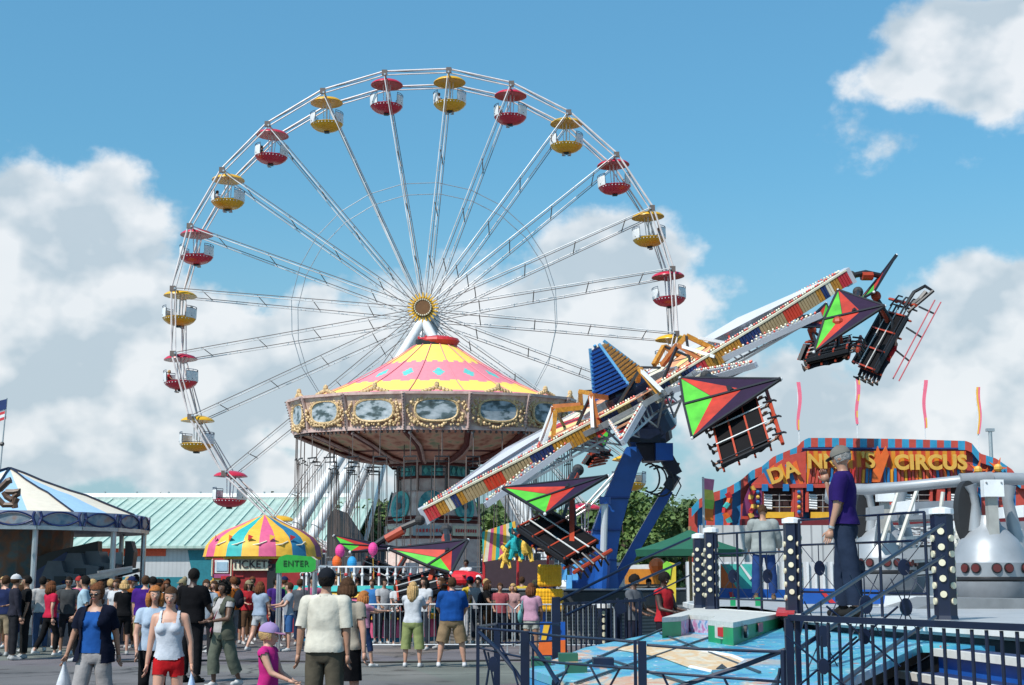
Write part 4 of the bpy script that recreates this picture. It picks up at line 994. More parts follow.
for i in range(1,6): m.slab([P(762+i*7.5,484,.53),P(766+i*7.5,484,.53),P(762+i*7.5-3,468-i*1.5,.53),P(758+i*7.5-3,471-i*1.5,.53)],(0,.05,0),[mat('ray_yellow',(.70,.30,.02)),fb,orange][i%3])
m.slab([P(807,484),P(966,482),P(966,451),P(807,451)],(0,.1,0),sunb); sb=obj('sign_board',m,ch)
m=MB(); rndc=random.Random(3)
for i in range(44): 
    x=808+i*3.6; y=468+rndc.uniform(-1,2); mt=[red,orange,mat('ray_yellow'),fb,fr_][rndc.randrange(5)]
    if x<962: m.slab([P(x,483,.56),P(x+2.4,483,.56),P(x+2.4+(x-885)*-.03,y,.56),P(x+(x-885)*-.03,y,.56)],(0,.04,0),mt)
m.slab([P(872,482,.7),P(880,482,.7),P(889,455,.7),P(886,446,.7),P(881,455,.7),P(878,446,.7),P(874,460,.7)],(0,.1,0),orange)
obj('flame_rays',m,sb)
ly=mat('letter_yellow',(.66,.38,.07),.5)
text_mesh('sign_lettering','NNY',.70,ly,facing(P(829,462,.68)),sb,ext=.05,font_bold=.02,spacing=1.0)
text_mesh('sign_lettering',"'S",.74,ly,facing(P(868,461,.68)),sb,ext=.05,font_bold=.02)
text_mesh('sign_lettering','CIRCUS',.70,ly,facing(P(930.5,463,.68)),sb,ext=.05,font_bold=.028,spacing=1.06)
text_mesh('sign_lettering','DA',.74,ly,facing(P(783,473,.62),0,0)@Matrix.Rotation(R(20),4,'Z'),sb,ext=.05,font_bold=.02,spacing=1.1)
m=MB()
for a,b in((978,470),(998,468),(985,478)):
    for k in range(5):
        t=2*PI*k/5+.3; c=P(a,b,.55); t1=t-.35;t2=t+.35
        m.slab([c+V((.13*math.sin(t1),0,.13*math.cos(t1))),c+V((.38*math.sin(t),0,.38*math.cos(t))),c+V((.13*math.sin(t2),0,.13*math.cos(t2))),c],(0,.06,0),orange)
    m.ball(P(a,b,.6),.15,ly,8,5)
obj('star_ornament',m,ch)
# arched openings
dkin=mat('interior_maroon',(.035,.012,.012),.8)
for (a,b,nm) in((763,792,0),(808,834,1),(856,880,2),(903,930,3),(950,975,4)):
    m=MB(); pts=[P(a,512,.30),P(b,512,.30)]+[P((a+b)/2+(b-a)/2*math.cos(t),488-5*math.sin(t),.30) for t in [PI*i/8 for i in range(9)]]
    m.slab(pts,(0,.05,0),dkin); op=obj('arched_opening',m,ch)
    m=MB(); 
    m.tube([P(a-1,512,.4)]+[P((a+b)/2-(b-a+2)/2*math.cos(t),488-6*math.sin(t),.4) for t in [PI*i/8 for i in range(9)]]+[P(b+1,512,.4)],.07,fr_,5)
    for k in range(6): m.tube([P(a+1,495+k*2.6,.42),P(a+9,495.6+k*2.6,.42)],.04,white,5)
    for yy in(495,500.5,507): m.tube([P(a+9,yy,.42),P(b,yy,.42)],.018,steel,4)
    m.tube([P((a+b)/2+2,494,.42),P((a+b)/2+2,513,.42)],.02,steel,4)
    m.slab([P(a+3,512,.46),P(b+2,512,.46),P(b+2,518,.46),P(a+3,518,.46)],(0,.12,0),yellow)
    obj('balcony_rail',m,op)
m=MB(); m.slab([P(752,484,.55),P(966,483,.55),P(966,487,.55),P(752,488,.55)],(0,.12,0),fr_)
for k,a in enumerate((757,798,845,892,940)): m.slab([P(a-3,488,.5),P(a+5,488,.5),P(a+5,517,.5),P(a-3,517,.5)],(0,.12,0),fr_ if k!=0 else mat('pier_violet',(.18,.03,.12)))
for k,a in enumerate((765,786,810,830,858,904)): m.slab([P(a-3,484,.63),P(a+3,484,.63),P(a+3,491,.63),P(a-3,491,.63)],(0,.06,0),fb)
for a in(757,798,845): 
    for j in range(5): m.ball(P(a+1,492+j*5,.55),.07,[fb,ly][j%2],6,4)
obj('pilaster',m,ch)
m=MB()
m.slab([P(742,516,.4),P(762,516,.4),P(762,480,.4),P(750,486,.4),P(744,500,.4)],(0,.1,0),mat('pier_violet'))
for i in range(7): m.tube([P(752+2*math.sin(i*1.8),486+i*4.5,.5),P(752+2*math.sin((i+1)*1.8),486+(i+1)*4.5,.5)],.09,[ly,red][i%2],5)
for i in range(9): m.tube([P(727+3*math.sin(i*1.3),493+i*5,.3),P(727+3*math.sin((i+1)*1.3),493+(i+1)*5,.3)],.10,[red,orange,mat('clown_teal',(.05,.4,.4))][i%3],5)
m.slab([P(742,519,.6),P(1050,517,.6),P(1050,524,.6),P(742,526,.6)],(0,.5,0),mat('ledge_maroon',(.14,.01,.015)))
obj('painted_figure',m,ch)
m=MB(); wf=stripe_mat('skirting_white',(.35,.36,.38),(.66,.67,.68),.38,0,.16,.5,.04); m.bb((P(700,560,.75).x,CY-.75,0),(P(1060,560,.75).x,CY-.68,Z(526,CY)),wf); obj('skirting',m,ch)
# feather flags on poles
for i,(p,y0_,y1_,mt) in enumerate(((799,382,430,'coral'),(857.5,378,424,'pink and orange'),(925,380,428,'red'),(978,387,434,'yellow and coral'))):
    FYY=CY+2.5; t=thing('feather_flag',f'narrow {mt} streamer flag, number '+['one','two','three','four'][i]+' from the left over the circus front','flag',(at(p,430,FYY).x,FYY,0),0,'streamer flags over the fun house')
    m=MB(); m.tube([(at(p,430,FYY).x,FYY,0),(at(p,430,FYY).x,FYY,Z(y0_+3,FYY))],.025,white,5); obj('pole',m,t)
    m=MB(); n=14; c1=mat('streamer_pink',(.85,.17,.26),.6,var=.05); c2=mat('streamer_amber',(.85,.45,.06),.6,var=.05)
    for j in range(n):
        y1=y0_+(y1_-y0_)*j/n; y2=y0_+(y1_-y0_)*(j+1)/n; w1=3.8*(1-.3*j/n); off=lambda q:1.1*math.sin(q*.13+i*1.3)+(1.2 if i==3 else 0)
        a=at(p+off(y1)-w1*.5,y1,FYY-.05);b=at(p+off(y1)+w1*.5,y1,FYY-.05);c=at(p+off(y2)+w1*.5,y2,FYY-.05);d=at(p+off(y2)-w1*.5,y2,FYY-.05)
        e=(a+b)/2; f_=(c+d)/2
        m.slab([a,e,f_,d],(0,.01,0),c1 if i!=3 else c2); m.slab([e,b,c,f_],(0,.01,0),(c1 if j<11 else c2) if (i in(0,2)) else (c2 if (i==1 and j%5<2) else c1))
    obj('cloth',m,t)
for t_,lab in zip([o for o in COL.objects if o.name.startswith('feather_flag')],('coral streamer flag just right of the tilted glider','pink and orange streamer flag above the capped man','slim red streamer flag above the CIRCUS lettering','yellow and coral streamer flag nearest the lamp mast')): t_['label']=lab
# pink/yellow/green/orange banner
bn=thing('banner_flag','pink, yellow, green and orange vertical banner left of the circus front','flag',(at(706,520,46).x,46,0)); m=MB(); Q=lambda a,b:at(a,b,46)
m.tube([(Q(703,520).x,46,0),Q(703,477)],.04,white,6); obj('pole',m,bn); m=MB()
for a,b,c in((478,489,'banner_pink'),(489,499,'banner_yellow'),(499,508,'banner_green'),(508,520,'banner_orange')):
    m.slab([Q(703.5,a),Q(714+math.sin(a),a+1.5),Q(714+math.sin(b),b+1.5),Q(703.5,b)],(0,.02,0),mat(c,{'banner_pink':(.75,.22,.4),'banner_yellow':(.8,.7,.12),'banner_green':(.35,.65,.08),'banner_orange':(.8,.2,.02)}[c]))
obj('cloth',m,bn)
# far lamp mast + rail at right
lm=thing('lamp_mast','distant grey lamp mast right of the circus front','lamp',(at(990,450,95).x,95,0)); m=MB(); m.tube([(at(990,450,95).x,95,0),at(990,430,95)],.13,steel,6); obj('mast',m,lm); m=MB(); m.beam(at(986,430,95),at(994,430,95),.3,.2,steel); obj('lamp_head',m,lm)
# green canopy tent
ct=thing('market_umbrella','large dark green umbrella behind the bulb studded posts','umbrella',(at(700,560,31).x,31,0)); G_=lambda a,b,d=0:at(a,b,31+d); gm=mat('canvas_green',(.012,.10,.055),.7,var=.1)
uc=G_(690,540); ur_=(G_(747,549).x-G_(633,549).x)/2; ze_,za_=Z(550,31),Z(530,31)
m=MB()
prf=[(ur_,ze_),(ur_*.66,ze_+(za_-ze_)*.30),(ur_*.33,ze_+(za_-ze_)*.62),(.03,za_)]
m.lathe(prf,(uc.x,31,0),gm,8,ph=R(10)); m.lathe([(ur_,ze_),(ur_*.97,ze_-.14),(ur_*.95,ze_-.13)],(uc.x,31,0),gm,8,ph=R(10)); obj('canvas',m,ct)
m=MB(); m.tube([(uc.x,31,0),(uc.x,31,za_+.08)],.035,mat('pole_wood',(.3,.18,.08)),8)
for k in range(8):
    a=R(10)+2*PI*k/8; m.tube([(uc.x+ur_*.97*math.cos(a),31+ur_*.97*math.sin(a),ze_-.01),(uc.x,31,za_-.05)],.012,steel,4)
m.lathe([(.35,0),(.35,.08),(.06,.1)],(uc.x,31,0),black,16)
obj('umbrella_pole',m,ct)
# white corrugated screen, coloured hoarding
sn=thing('corrugated_screen','white ribbed metal screen under the green canopy','screen',(at(760,570,33.5).x,33.5,0)); m=MB(); 
m.bb((at(686,570,33.5).x,33.5,0),(at(880,570,33.5).x,33.6,Z(536,33.5)-.6),stripe_mat('screen_rib',(.42,.44,.47),(.68,.69,.71),.22,0,.25,.4,.06)); 
for i in range(24): m.beam((at(688+i*8,570,33.4).x,33.45,0.02),(at(688+i*8,570,33.4).x,33.45,Z(540,33.5)-.5),.05,.06,white)
obj('screen_sheet',m,sn)
hd=thing('painted_hoarding','teal and orange painted hoarding behind the man in the grey jacket','hoarding',(at(745,580,32).x,32,0)); m=MB(); H_=lambda a,b,o=0:at(a,b,32-o); tq=mat('hoarding_teal',(.06,.42,.36),.5)
m.slab([H_(721,600),H_(752,600),H_(752,564),H_(721,564)],(0,.1,0),tq); m.slab([H_(721,564,.03),H_(738,590,.03),H_(721,590,.03)],(0,.02,0),orange); m.slab([H_(739,564,.03),H_(741,564,.03),H_(752,578,.03),H_(750,580,.03)],(0,.02,0),white); obj('board',m,hd)
m=MB(); m.slab([H_(716,603,.5),H_(800,603,.5),H_(798,590,.5),H_(718,588,.5)],(0,.5,0),bluep); m.slab([H_(729,592,.53),H_(733,592,.53),H_(735,600,.53),H_(731,600,.53)],(0,.02,0),red); obj('blue_skirt',m,hd)
# inflatable / plush and far small stands between boom and canopy
wv=thing('white_van','white parked van seen between the blue boom and the canopy','van',(at(615,575,60).x,60,0)); wm=mat('van_white',(.6,.61,.62),.3)
W_=lambda a,b,o=0:at(a,b,60-o); m=MB(); m.slab([W_(598,602),W_(598,572),W_(601,565),W_(608,562.5),W_(626,562.5),W_(627,602)],(0,2,0),wm); m.beam(W_(598,596,.05),W_(627,596,.05),.05,.2,rubber)
obj('body',m,wv); m=MB(); m.slab([W_(600,574,.03),W_(602,567,.03),W_(609,565.5,.03),W_(609,574,.03)],(0,.02,0),mat('glass_dark',(.03,.04,.05),.1)); m.slab([W_(612,574,.03),W_(612,566,.03),W_(624,566,.03),W_(624,574,.03)],(0,.02,0),mat('glass_dark')); obj('window',m,wv)
for a in(603,621): m=MB(); c=W_(a,600,.1); c.z=.35; m.disc(c,.35,(0,-1,0),.2,rubber,14); obj('wheel',m,wv)
os_=thing('orange_stand','small orange snack stand behind the green canopy','stand',(at(645,575,52).x,52,0)); W_=lambda a,b,o=0:at(a,b,52-o)
m=MB(); m.slab([W_(628,584),W_(660,584),W_(660,569),W_(628,569)],(0,1.5,0),mat('stand_orange',(.60,.22,.02))); m.bb((W_(628,600).x,52.05,0),(W_(660,600).x,53.4,Z(584,52)),mat('stand_counter',(.2,.18,.15))); obj('stand_body',m,os_)
m=MB(); m.slab([W_(626,569),W_(662,569),W_(660,564),W_(628,565)],(0,1.6,0),white); m.ball(W_(657,566,.1),.3,orange,8,6); obj('stand_top',m,os_)
yp=thing('yellow_panel','upright green and yellow panel at the end of the white screen','panel',(at(673,575,33.2).x,33.2,0)); W_=lambda a,b,o=0:at(a,b,33.2-o)
m=MB(); m.slab([W_(664,603),W_(676,603),W_(676,564),W_(670,562),W_(664,566)],(0,.1,0),mat('panel_lemon',(.72,.55,.05))); m.slab([W_(663,578,.03),W_(670,578,.03),W_(672,564,.03),W_(667,561,.03),W_(663,564,.03)],(0,.02,0),mat('panel_lime',(.25,.62,.05))); obj('board',m,yp)
# yellow knobbly light stacks
for i,(y0_,y1_,x0_,x1_,lab) in enumerate(((566,585,539,560,'upper of two yellow bulb clusters beside the blue boom'),(590,610,536,562,'lower of two yellow bulb clusters beside the blue boom'))):
    t=thing('bulb_cluster',lab,'light cluster',at((x0_+x1_)/2,y1_,36.8),0,'yellow bulb clusters'); m=MB(); yb=mat('bulb_amber',(.80,.42,.02),.35)
    for r_ in range(6):
        for c_ in range(8): m.ball(at(x0_+(c_+.5)*(x1_-x0_)/8,y0_+(r_+.5)*(y1_-y0_)/6,36.8),.085,yb,7,5)
    m.slab([at(x0_,y1_,36.9),at(x1_,y1_,36.9),at(x1_,y0_,36.9),at(x0_,y0_,36.9)],(0,.05,0),mat('panel_ochre',(.4,.2,.02))); obj('bulb_board',m,t)
    m=MB(); m.tube([at((x0_+x1_)/2-5,y1_,37.0),V((at((x0_+x1_)/2-5,y1_,37.0).x,37.0,0.0 if i else at(545,590,37.0).z))],.04,bluep,5); m.tube([at((x0_+x1_)/2+5,y1_,37.0),V((at((x0_+x1_)/2+5,y1_,37.0).x,37.0,0.0 if i else at(545,590,37.0).z))],.04,bluep,5); obj('stand_pole',m,t)
# striped awning game stall with plush prizes
sw_=thing('game_stall','game stall with slanted yellow, teal and pink striped side awning','stall',(at(500,560,46.5).x,46.5,0)); W_=lambda a,b,o=0:at(a,b,46.5-o)
m=MB(); cols=[kt,ky,cream,kp,ky,kt,kp,ky,cream,kt,ky]; 
tl,tr,brr,bl_=W_(482,532),W_(515,521),W_(519,556),W_(483,562)
for i in range(11):
    t1,t2=i/11,(i+1)/11; m.slab([tl.lerp(tr,t1),tl.lerp(tr,t2),bl_.lerp(brr,max(0,t2*1.2-.2)),bl_.lerp(brr,max(0,t1*1.2-.2))],(0,.05,0),cols[i])
obj('awning',m,sw_)
m=MB(); 
for a in(484,518,548): m.tube([V((W_(a,600).x,46.6,0)),W_(a,545,-.1)],.05,red,5)
m.slab([W_(484,600),W_(556,600),W_(556,590),W_(484,590)],(0,.5,0),mat('counter_red',(.35,.02,.03))); m.bb((W_(484,600).x,48.5,0),(W_(556,600).x,48.6,Z(560,48)),mat('stall_back',(.05,.03,.04)))
obj('stall_frame',m,sw_)
pl1,pl2=mat('plush_teal',(.01,.33,.36),.9,bump=.5),mat('plush_yellow',(.75,.48,.08),.9,bump=.5)
for i,(a,b,mt,lab) in enumerate(((516,545,pl1,'teal plush toy hanging beside the striped awning'),(526,547,pl2,'yellow plush toy hanging right of the teal one'),(506,558,pl2,'small yellow plush toy under the striped awning'))):
    t=thing('plush_toy',lab,'toy',at(a,b,46.),0,'plush prizes'); k=.78 if i<2 else .55; m=MB(); c=at(a,b,46.)
    m.ball(c,(.26*k,.22*k,.36*k),mt,12,8); m.ball(c+V((0,0,.48*k)),(.24*k,.2*k,.22*k),mt,12,8); m.tube([c+V((0,-.18,.45*k)),c+V((-.05,-.35*k,.1*k)),c+V((.05,-.3*k,-.25*k))],[.09*k,.06*k,.04*k],mt,6)
    for s in(-1,1): m.ball(c+V((s*.2*k,0,.6*k)),(.12*k,.06*k,.14*k),mt,8,5); m.tube([c+V((s*.15*k,0,-.2*k)),c+V((s*.25*k,-.1,-.6*k))],[.12*k,.09*k],mt,7); m.tube([c+V((s*.2*k,0,.15*k)),c+V((s*.42*k,-.1,-.1*k))],[.09*k,.07*k],mt,7); m.ball(c+V((s*.08*k,-.19*k,.52*k)),.03*k,black,5,4)
    obj('toy_body',m,t)
# small ride / stalls in the crowd between the sign and gliders
kd=thing('kiddie_ride','low ride skirt painted in teal, yellow and pink bands behind the crowd barrier','kiddie ride',(X(345,40),40,0)); m=MB()
for j,(y_,c_) in enumerate(((586,kt),(592,ky),(598,kp),(604,cream),(609,kt),(615,ky),(621,kp))):
    m.lathe([(2.3-.01*j,Z(y_+6 if j<6 else 640,38.)),(2.25-.01*j,Z(y_,38.))],(X(368,40),41.5,0),c_,40)
m.lathe([(2.2,Z(586,38.)),(.1,Z(586,38.))],(X(368,40),41.5,0),steel,40)
m.lathe([(2.2,0),(2.2,Z(640,38)+.2)],(X(368,40),41.5,0),kb,40)
obj('ride_skirt',m,kd)
m=MB()
for k in range(26): 
    a=R(-170+k*6.4); c=V((X(368,40)+2.05*math.cos(a),41.5+2.05*math.sin(a),Z(586,38.))); m.tube([c,c+V((0,0,.5))],.03,white,5); m.ball(c+V((0,0,.3)),.055,[white,rubber,red,white][k%4],6,4)
m.tube([V((X(368,40)+2.05*math.cos(R(-170+k*6.4)),41.5+2.05*math.sin(R(-170+k*6.4)),Z(586,38.)+.5)) for k in range(26)],.03,steel,5)
obj('hand_rail',m,kd)
for i,(a,b,mt) in enumerate(((340,551,'pink'),(373,549,'pink'),(337,562,'orange'),(352,563,'blue'))):
    mm=mat('balloon_'+mt,{'pink':(.75,.06,.28),'orange':(.75,.13,.02),'blue':(.03,.3,.6)}[mt],.3)
    t=thing('balloon',[ 'pink balloon right of the striped kiosk roof','pink balloon further right, before the trees','orange balloon above the green sign end','blue balloon beside the orange one'][i],'balloon',at(a,b,41),0,'balloons over the crowd'); m=MB(); m.ball(at(a,b,41),(.14,.14,.19),mm,14,10); m.lathe([(.001,-.02),(.05,-.06)],at(a,b,41)-V((0,0,.17)),mm,6); m.tube([at(a,b,41)-V((0,0,.2)),at(a+2,b,41)-V((0,0,1.1))],.01,ly,4); obj('balloon_body',m,t)
# ================= CROWD BARRIERS
def barrier():
    m=MB(local=True); L_=2.3; h=1.12
    m.tube([(0,0,.16),(0,0,h-.1),(.1,0,h),(L_-.1,0,h),(L_,0,h-.1),(L_,0,.16)],.021,steel,6); m.tube([(0,0,.2),(L_,0,.2)],.018,steel,6)
    m2=MB(local=True)
    for k in range(1,19): x=L_*k/19; m2.tube([(x,0,.2),(x,0,h)],.0095,steel,4)
    m3=MB(local=True)
    for x in(.12,L_-.12): m3.beam((x,-.3,.02),(x,.3,.02),.05,.03,steel); m3.tube([(x,0,.02),(x,0,.2)],.02,steel,5)
    return m,m2,m3
bars=[]; b_p=[]
x=-6.2; i=0
spots=[(X(305,33.5),33.5,0),(X(385,33.8),33.8,0)]
xx=X(312,33.6)
k=0
while xx<X(560,33.6):
    spots.append((xx,33.6+.12*math.sin(k*2.1),0)); xx+=2.36;k+=1
spots=spots[2:]
GB='crowd control barriers round the glider ride'
names=['crowd barrier at the left end of the row, near the green entry sign','crowd barrier behind the ginger haired girl','crowd barrier left of the woman with the backpack','crowd barrier behind the man in the blue polo shirt','crowd barrier just left of the woman with the teal bag','crowd barrier behind the woman with the teal bag','last crowd barrier before the navy ride fence','crowd barrier end piece']
for j,(a,b,rz) in enumerate(spots):
    if j==0:
        t0=thing('crowd_barrier',names[0],'barrier',(a,b,0),0,GB); m1,m2,m3=barrier(); obj('hoop_frame',m1,t0); obj('bars',m2,t0); obj('foot',m3,t0)
    else: dup(t0,(a,b,0),0,names[min(j,7)])
# ================= RIDE PLATFORM IN THE RIGHT FOREGROUND
DZ=1.33
deckm=mat('deck_aluminium',(.42,.43,.44),.45,.2,var=.1,scale=3)
edge_l=[V((4.75,9.6,0)),V((4.2,11.7,0)),V((3.57,14.4,0)),V((3.2,16.6,0)),V((2.68,19.9,0)),V((2.9,24,0)),V((4.2,29,0)),V((10,31,0)),V((17,27,0)),V((19,18,0)),V((14,9.6,0))]
rp=thing('ride_platform','grey deck of the silver ride with blue painted sloping skirt and dark stairs','ride platform',(6,16,0))
m=MB(); m.slab([V((p.x,p.y,DZ)) for p in edge_l],(0,0,-.10),deckm); obj('deck',m,rp)
m=MB(); pts=[V((p.x,p.y,0)) for p in edge_l]; c0=sum(pts,V((0,0,0)))/len(pts)
m.slab([c0+(p-c0)*.985 for p in pts],(0,0,DZ-.11),mat('skirt_dark',(.015,.018,.03),.6)); obj('underframe',m,rp)
m=MB()
for a,b in zip(edge_l[:6],edge_l[1:7]):
    d=(b-a).normalized(); o=V((-abs(d.y),d.x if d.y>0 else -d.x,0))*.03
    m.beam(V((a.x,a.y,DZ-.03))+o,V((b.x,b.y,DZ-.03))+o,.07,.075,mat('nosing_white',(.68,.68,.66),.5))
obj('nosing',m,rp)
# painted skirt plane
def pz(x,y): return 1.11+.03*(x-2.0)+.008*(y-12.9)
def onsk(a,b,h=.004):
    p=onz(a,b,1.0)
    for _ in range(10): p=onz(a,b,pz(p.x,p.y)+h)
    return p
def art():
    m=bpy.data.materials.new('sea_art_paint'); m.use_nodes=True; nt=m.node_tree; N=nt.nodes; L=nt.links; b=N['Principled BSDF']; b.inputs['Roughness'].default_value=.35
    tc=N.new('ShaderNodeTexCoord')
    def nz(s,d,dist=0,sc=(1,1,1),loc=(0,0,0)):
        mp=N.new('ShaderNodeMapping'); mp.inputs['Scale'].default_value=sc; mp.inputs['Location'].default_value=loc; L.new(tc.outputs['Object'],mp.inputs[0])
        n=N.new('ShaderNodeTexNoise'); n.inputs['Scale'].default_value=s; n.inputs['Detail'].default_value=d; n.inputs['Distortion'].default_value=dist; L.new(mp.outputs[0],n.inputs['Vector']); return n.outputs['Fac']
    def ramp(f,stops,const=False):
        r=N.new('ShaderNodeValToRGB'); cr=r.color_ramp
        if const: cr.interpolation='CONSTANT'
        while len(cr.elements)<len(stops): cr.elements.new(.5)
        for e,(p,c) in zip(cr.elements,stops): e.position=p; e.color=(*c,1)
        L.new(f,r.inputs[0]); return r.outputs[0]
    base=ramp(nz(1.6,7,.8),[(.30,(.03,.17,.33)),(.45,(.05,.30,.50)),(.55,(.10,.42,.52)),(.72,(.16,.36,.62))])
    blot=ramp(nz(1.2,5,1.2,(1,.35,1),(4,1,0)),[(.55,(0,0,0)),(.585,(1,1,1))])
    sx=N.new('ShaderNodeSeparateXYZ'); L.new(tc.outputs['Object'],sx.inputs[0])
    fade=N.new('ShaderNodeMapRange'); L.new(sx.outputs[0],fade.inputs[0]); fade.inputs[1].default_value=-3.2; fade.inputs[2].default_value=-4.6
    mm=N.new('ShaderNodeMath'); mm.operation='MULTIPLY'; L.new(blot,mm.inputs[0]); L.new(fade.outputs[0],mm.inputs[1])
    warm=ramp(nz(4,4),[(.4,(.62,.48,.34)),(.5,(.65,.30,.16)),(.6,(.60,.52,.42))])
    mx=N.new('ShaderNodeMix'); mx.data_type='RGBA'; L.new(mm.outputs[0],mx.inputs[0]); L.new(base,mx.inputs[6]); L.new(warm,mx.inputs[7])
    sp=ramp(nz(14,2,0,(1,.5,1)),[(.66,(0,0,0)),(.69,(1,1,1))])
    m2=N.new('ShaderNodeMix'); m2.data_type='RGBA'; L.new(sp,m2.inputs[0]); L.new(mx.outputs[2],m2.inputs[6]); m2.inputs[7].default_value=(.62,.72,.75,1)
    cl=ramp(nz(7,3,0,(1,1,1),(9,9,0)),[(.67,(0,0,0)),(.69,(1,1,1))]); m3=N.new('ShaderNodeMix'); m3.data_type='RGBA'; L.new(cl,m3.inputs[0]); L.new(m2.outputs[2],m3.inputs[6]); m3.inputs[7].default_value=(.55,.16,.10,1)
    L.new(m3.outputs[2],b.inputs['Base Color']); return m
sea=art()
sk=[(3.75,14.4),(3.4,16.6),(2.9,19.7)]+[tuple(onsk(*q,0)[:2]) for q in((703,621),(662,631.5),(585,647.5),(528,669),(580,686),(660,722),(790,722),(835,686),(921,645.5))]+[(4.25,12.3)]
m=MB(); m.slab([V((x,y,pz(x,y))) for x,y in sk],(0,0,-.06),sea); skp=obj('painted_skirt',m,rp)
m=MB()
for (x1,y1),(x2,y2) in zip(sk[5:8],sk[6:9]): 
    m.slab([V((x1,y1,0)),V((x2,y2,0)),V((x2,y2,pz(x2,y2)-.065)),V((x1,y1,pz(x1,y1)-.065))],(.03,.03,0),mat('skirt_side_blue',(.05,.28,.55),.4))
obj('skirt_side',m,rp)
m=MB()
for a,b,c,d in((556,676,700,612),(575,683,756,621),(598,656,690,684),(660,633,760,672),(800,640,770,690)): m.beam(onsk(a,b,.012),onsk(c,d,.012),.018,.012,mat('seam_dark',(.04,.06,.08),.6))
obj('panel_seam',m,skp)
m=MB(); pl=[onsk(*q,.006) for q in((614,649),(636,645),(700,651),(733,657),(745,662),(735,669),(712,673),(690,668),(660,657))]
m.slab(pl,(0,0,.004),ramp_mat('sand_patch',[(.35,(.62,.55,.42)),(.5,(.66,.42,.20)),(.58,(.70,.60,.45)),(.7,(.5,.42,.3))],6,stretch=(1,.4,1))); 
m.slab([onsk(*q,.012) for q in((722,664),(728,669),(716,669))],(0,0,.004),black); m.tube([pl[i]+V((0,0,.004)) for i in(2,3,4,5,6,7)],.018,white,4)
obj('painted_patch',m,skp)
m=MB()
for a,b in((536,665),(571,672),(563,661),(598,666)): p=onsk(a+5,b,.0); m.box(p+V((0,0,.03)),(.16,.2,.07),mat('hatch_green',(.02,.10,.06),.5) if a!=598 else navy)
obj('hatch',m,skp)
# side stairs
m=MB(); tread=mat('tread_white',(.62,.60,.56),.5)
dv=V((.25/1.75*1.0,-1,0)).normalized(); ov=V((-1,-.15,0)).normalized()
p0=V((3.62,12.15,0)); q=edge_l[0]
for i in range(7):
    z=DZ-.18*(i+1); a=V((3.52,12.1,0))+ov*(.30*i)+V((0,-.0,0)); b=a+dv*3.3
    if z<=0: break
    m.slab([V((a.x,a.y,z)),V((b.x,b.y,z)),V((b.x,b.y,z))-ov*.36,V((a.x,a.y,z))-ov*.36],(0,0,-.04),mat('tread_navy',(.015,.03,.10),.5))
    m.beam(V((a.x,a.y,z-.015)),V((b.x,b.y,z-.015)),.07,.06,tread)
    m.slab([V((a.x,a.y,z-.20))-ov*.03,V((b.x,b.y,z-.20))-ov*.03,V((b.x,b.y,z-.045))-ov*.03,V((a.x,a.y,z-.045))-ov*.03],(.02,0,0),bluep)
obj('stairs',m,rp)
m=MB(); m.slab([V((1.55,12.16,0)),V((4.0,12.5,0)),V((4.0,12.5,1.15)),V((3.55,12.22,1.12))],(0,.03,0),black); obj('stair_side',m,rp)
# green entry box
bt=thing('entry_step','green sided step box with pale top on the blue painted skirt','step box',(2.4,15,1.1))
zt_=DZ+.0
def top_(a,b): return onz(a,b,zt_)
T=[top_(662,617.5),top_(681,616.5),top_(689,614.6),top_(716,616.2),top_(708,620),top_(733,622.5),top_(785,612.5),top_(748,606.5),top_(701,606.5)]
gbx=mat('step_green',(.01,.27,.10),.45); topm=mat('step_top',(.52,.52,.49),.55,var=.12,scale=20)
m=MB(); m.slab([p-V((0,0,.0)) for p in T],(0,0,-.05),topm); obj('step_top',m,bt)
m=MB()
for i in range(len(T)):
    a,b=T[i],T[(i+1)%len(T)]; mt=gbx
    if i in(1,2,3): mt=ramp_mat('step_art',[(.35,(.1,.25,.45)),(.45,(.5,.5,.6)),(.55,(.45,.12,.3)),(.65,(.2,.5,.5))],9)
    za,zb_=pz(a.x,a.y),pz(b.x,b.y)
    m.slab([V((a.x,a.y,za)),V((b.x,b.y,zb_)),V((b.x,b.y,zt_-.052)),V((a.x,a.y,zt_-.052))],(0,.012,0),mt)
obj('step_side',m,bt)
m=MB(); A=T[5];B=T[6]; c=A.lerp(B,.14)+V((0,-.0,-.10)); d=(B-A).normalized(); n=V((d.y,-d.x,0))
m.disc(c+n*.02,.065,n,.03,black,14); m.disc(c+n*.045,.045,n,.01,mat('lens_grey',(.2,.2,.2),.2),12)
c=A.lerp(B,.42)+V((0,0,-.10)); m.slab([c+n*.02+d*a_*.16+V((0,0,b_*.045)) for a_,b_ in((-1,-1),(1,-1),(1,1),(-1,1))],n*.008,mat('decal_rose',(.45,.12,.15)))
c=T[4].lerp(T[5],.55)+V((0,-.02,-.10)); m.slab([c+V((a_*.07,-.008,b_*.065)) for a_,b_ in((-1,-.8),(0,-1),(1,-.8),(1,1),(-1,1))],(0,-.01,0),mat('decal_grey',(.5,.5,.48))); m.slab([c+V((a_*.045,-.02,b_*.045)) for a_,b_ in((-1,-.8),(0,-1),(1,-.8),(1,1),(-1,1))],(0,-.006,0),red)
obj('decal',m,bt)
m=MB(); m.slab([top_(776,616),top_(794,616),top_(796,611),top_(778,610)],(0,0,.035),red); 
for a in(733,758): p=top_(a,606); m.box(p+V((0,0,.06)),(.07,.07,.13),gbx)
obj('step_clip',m,bt)
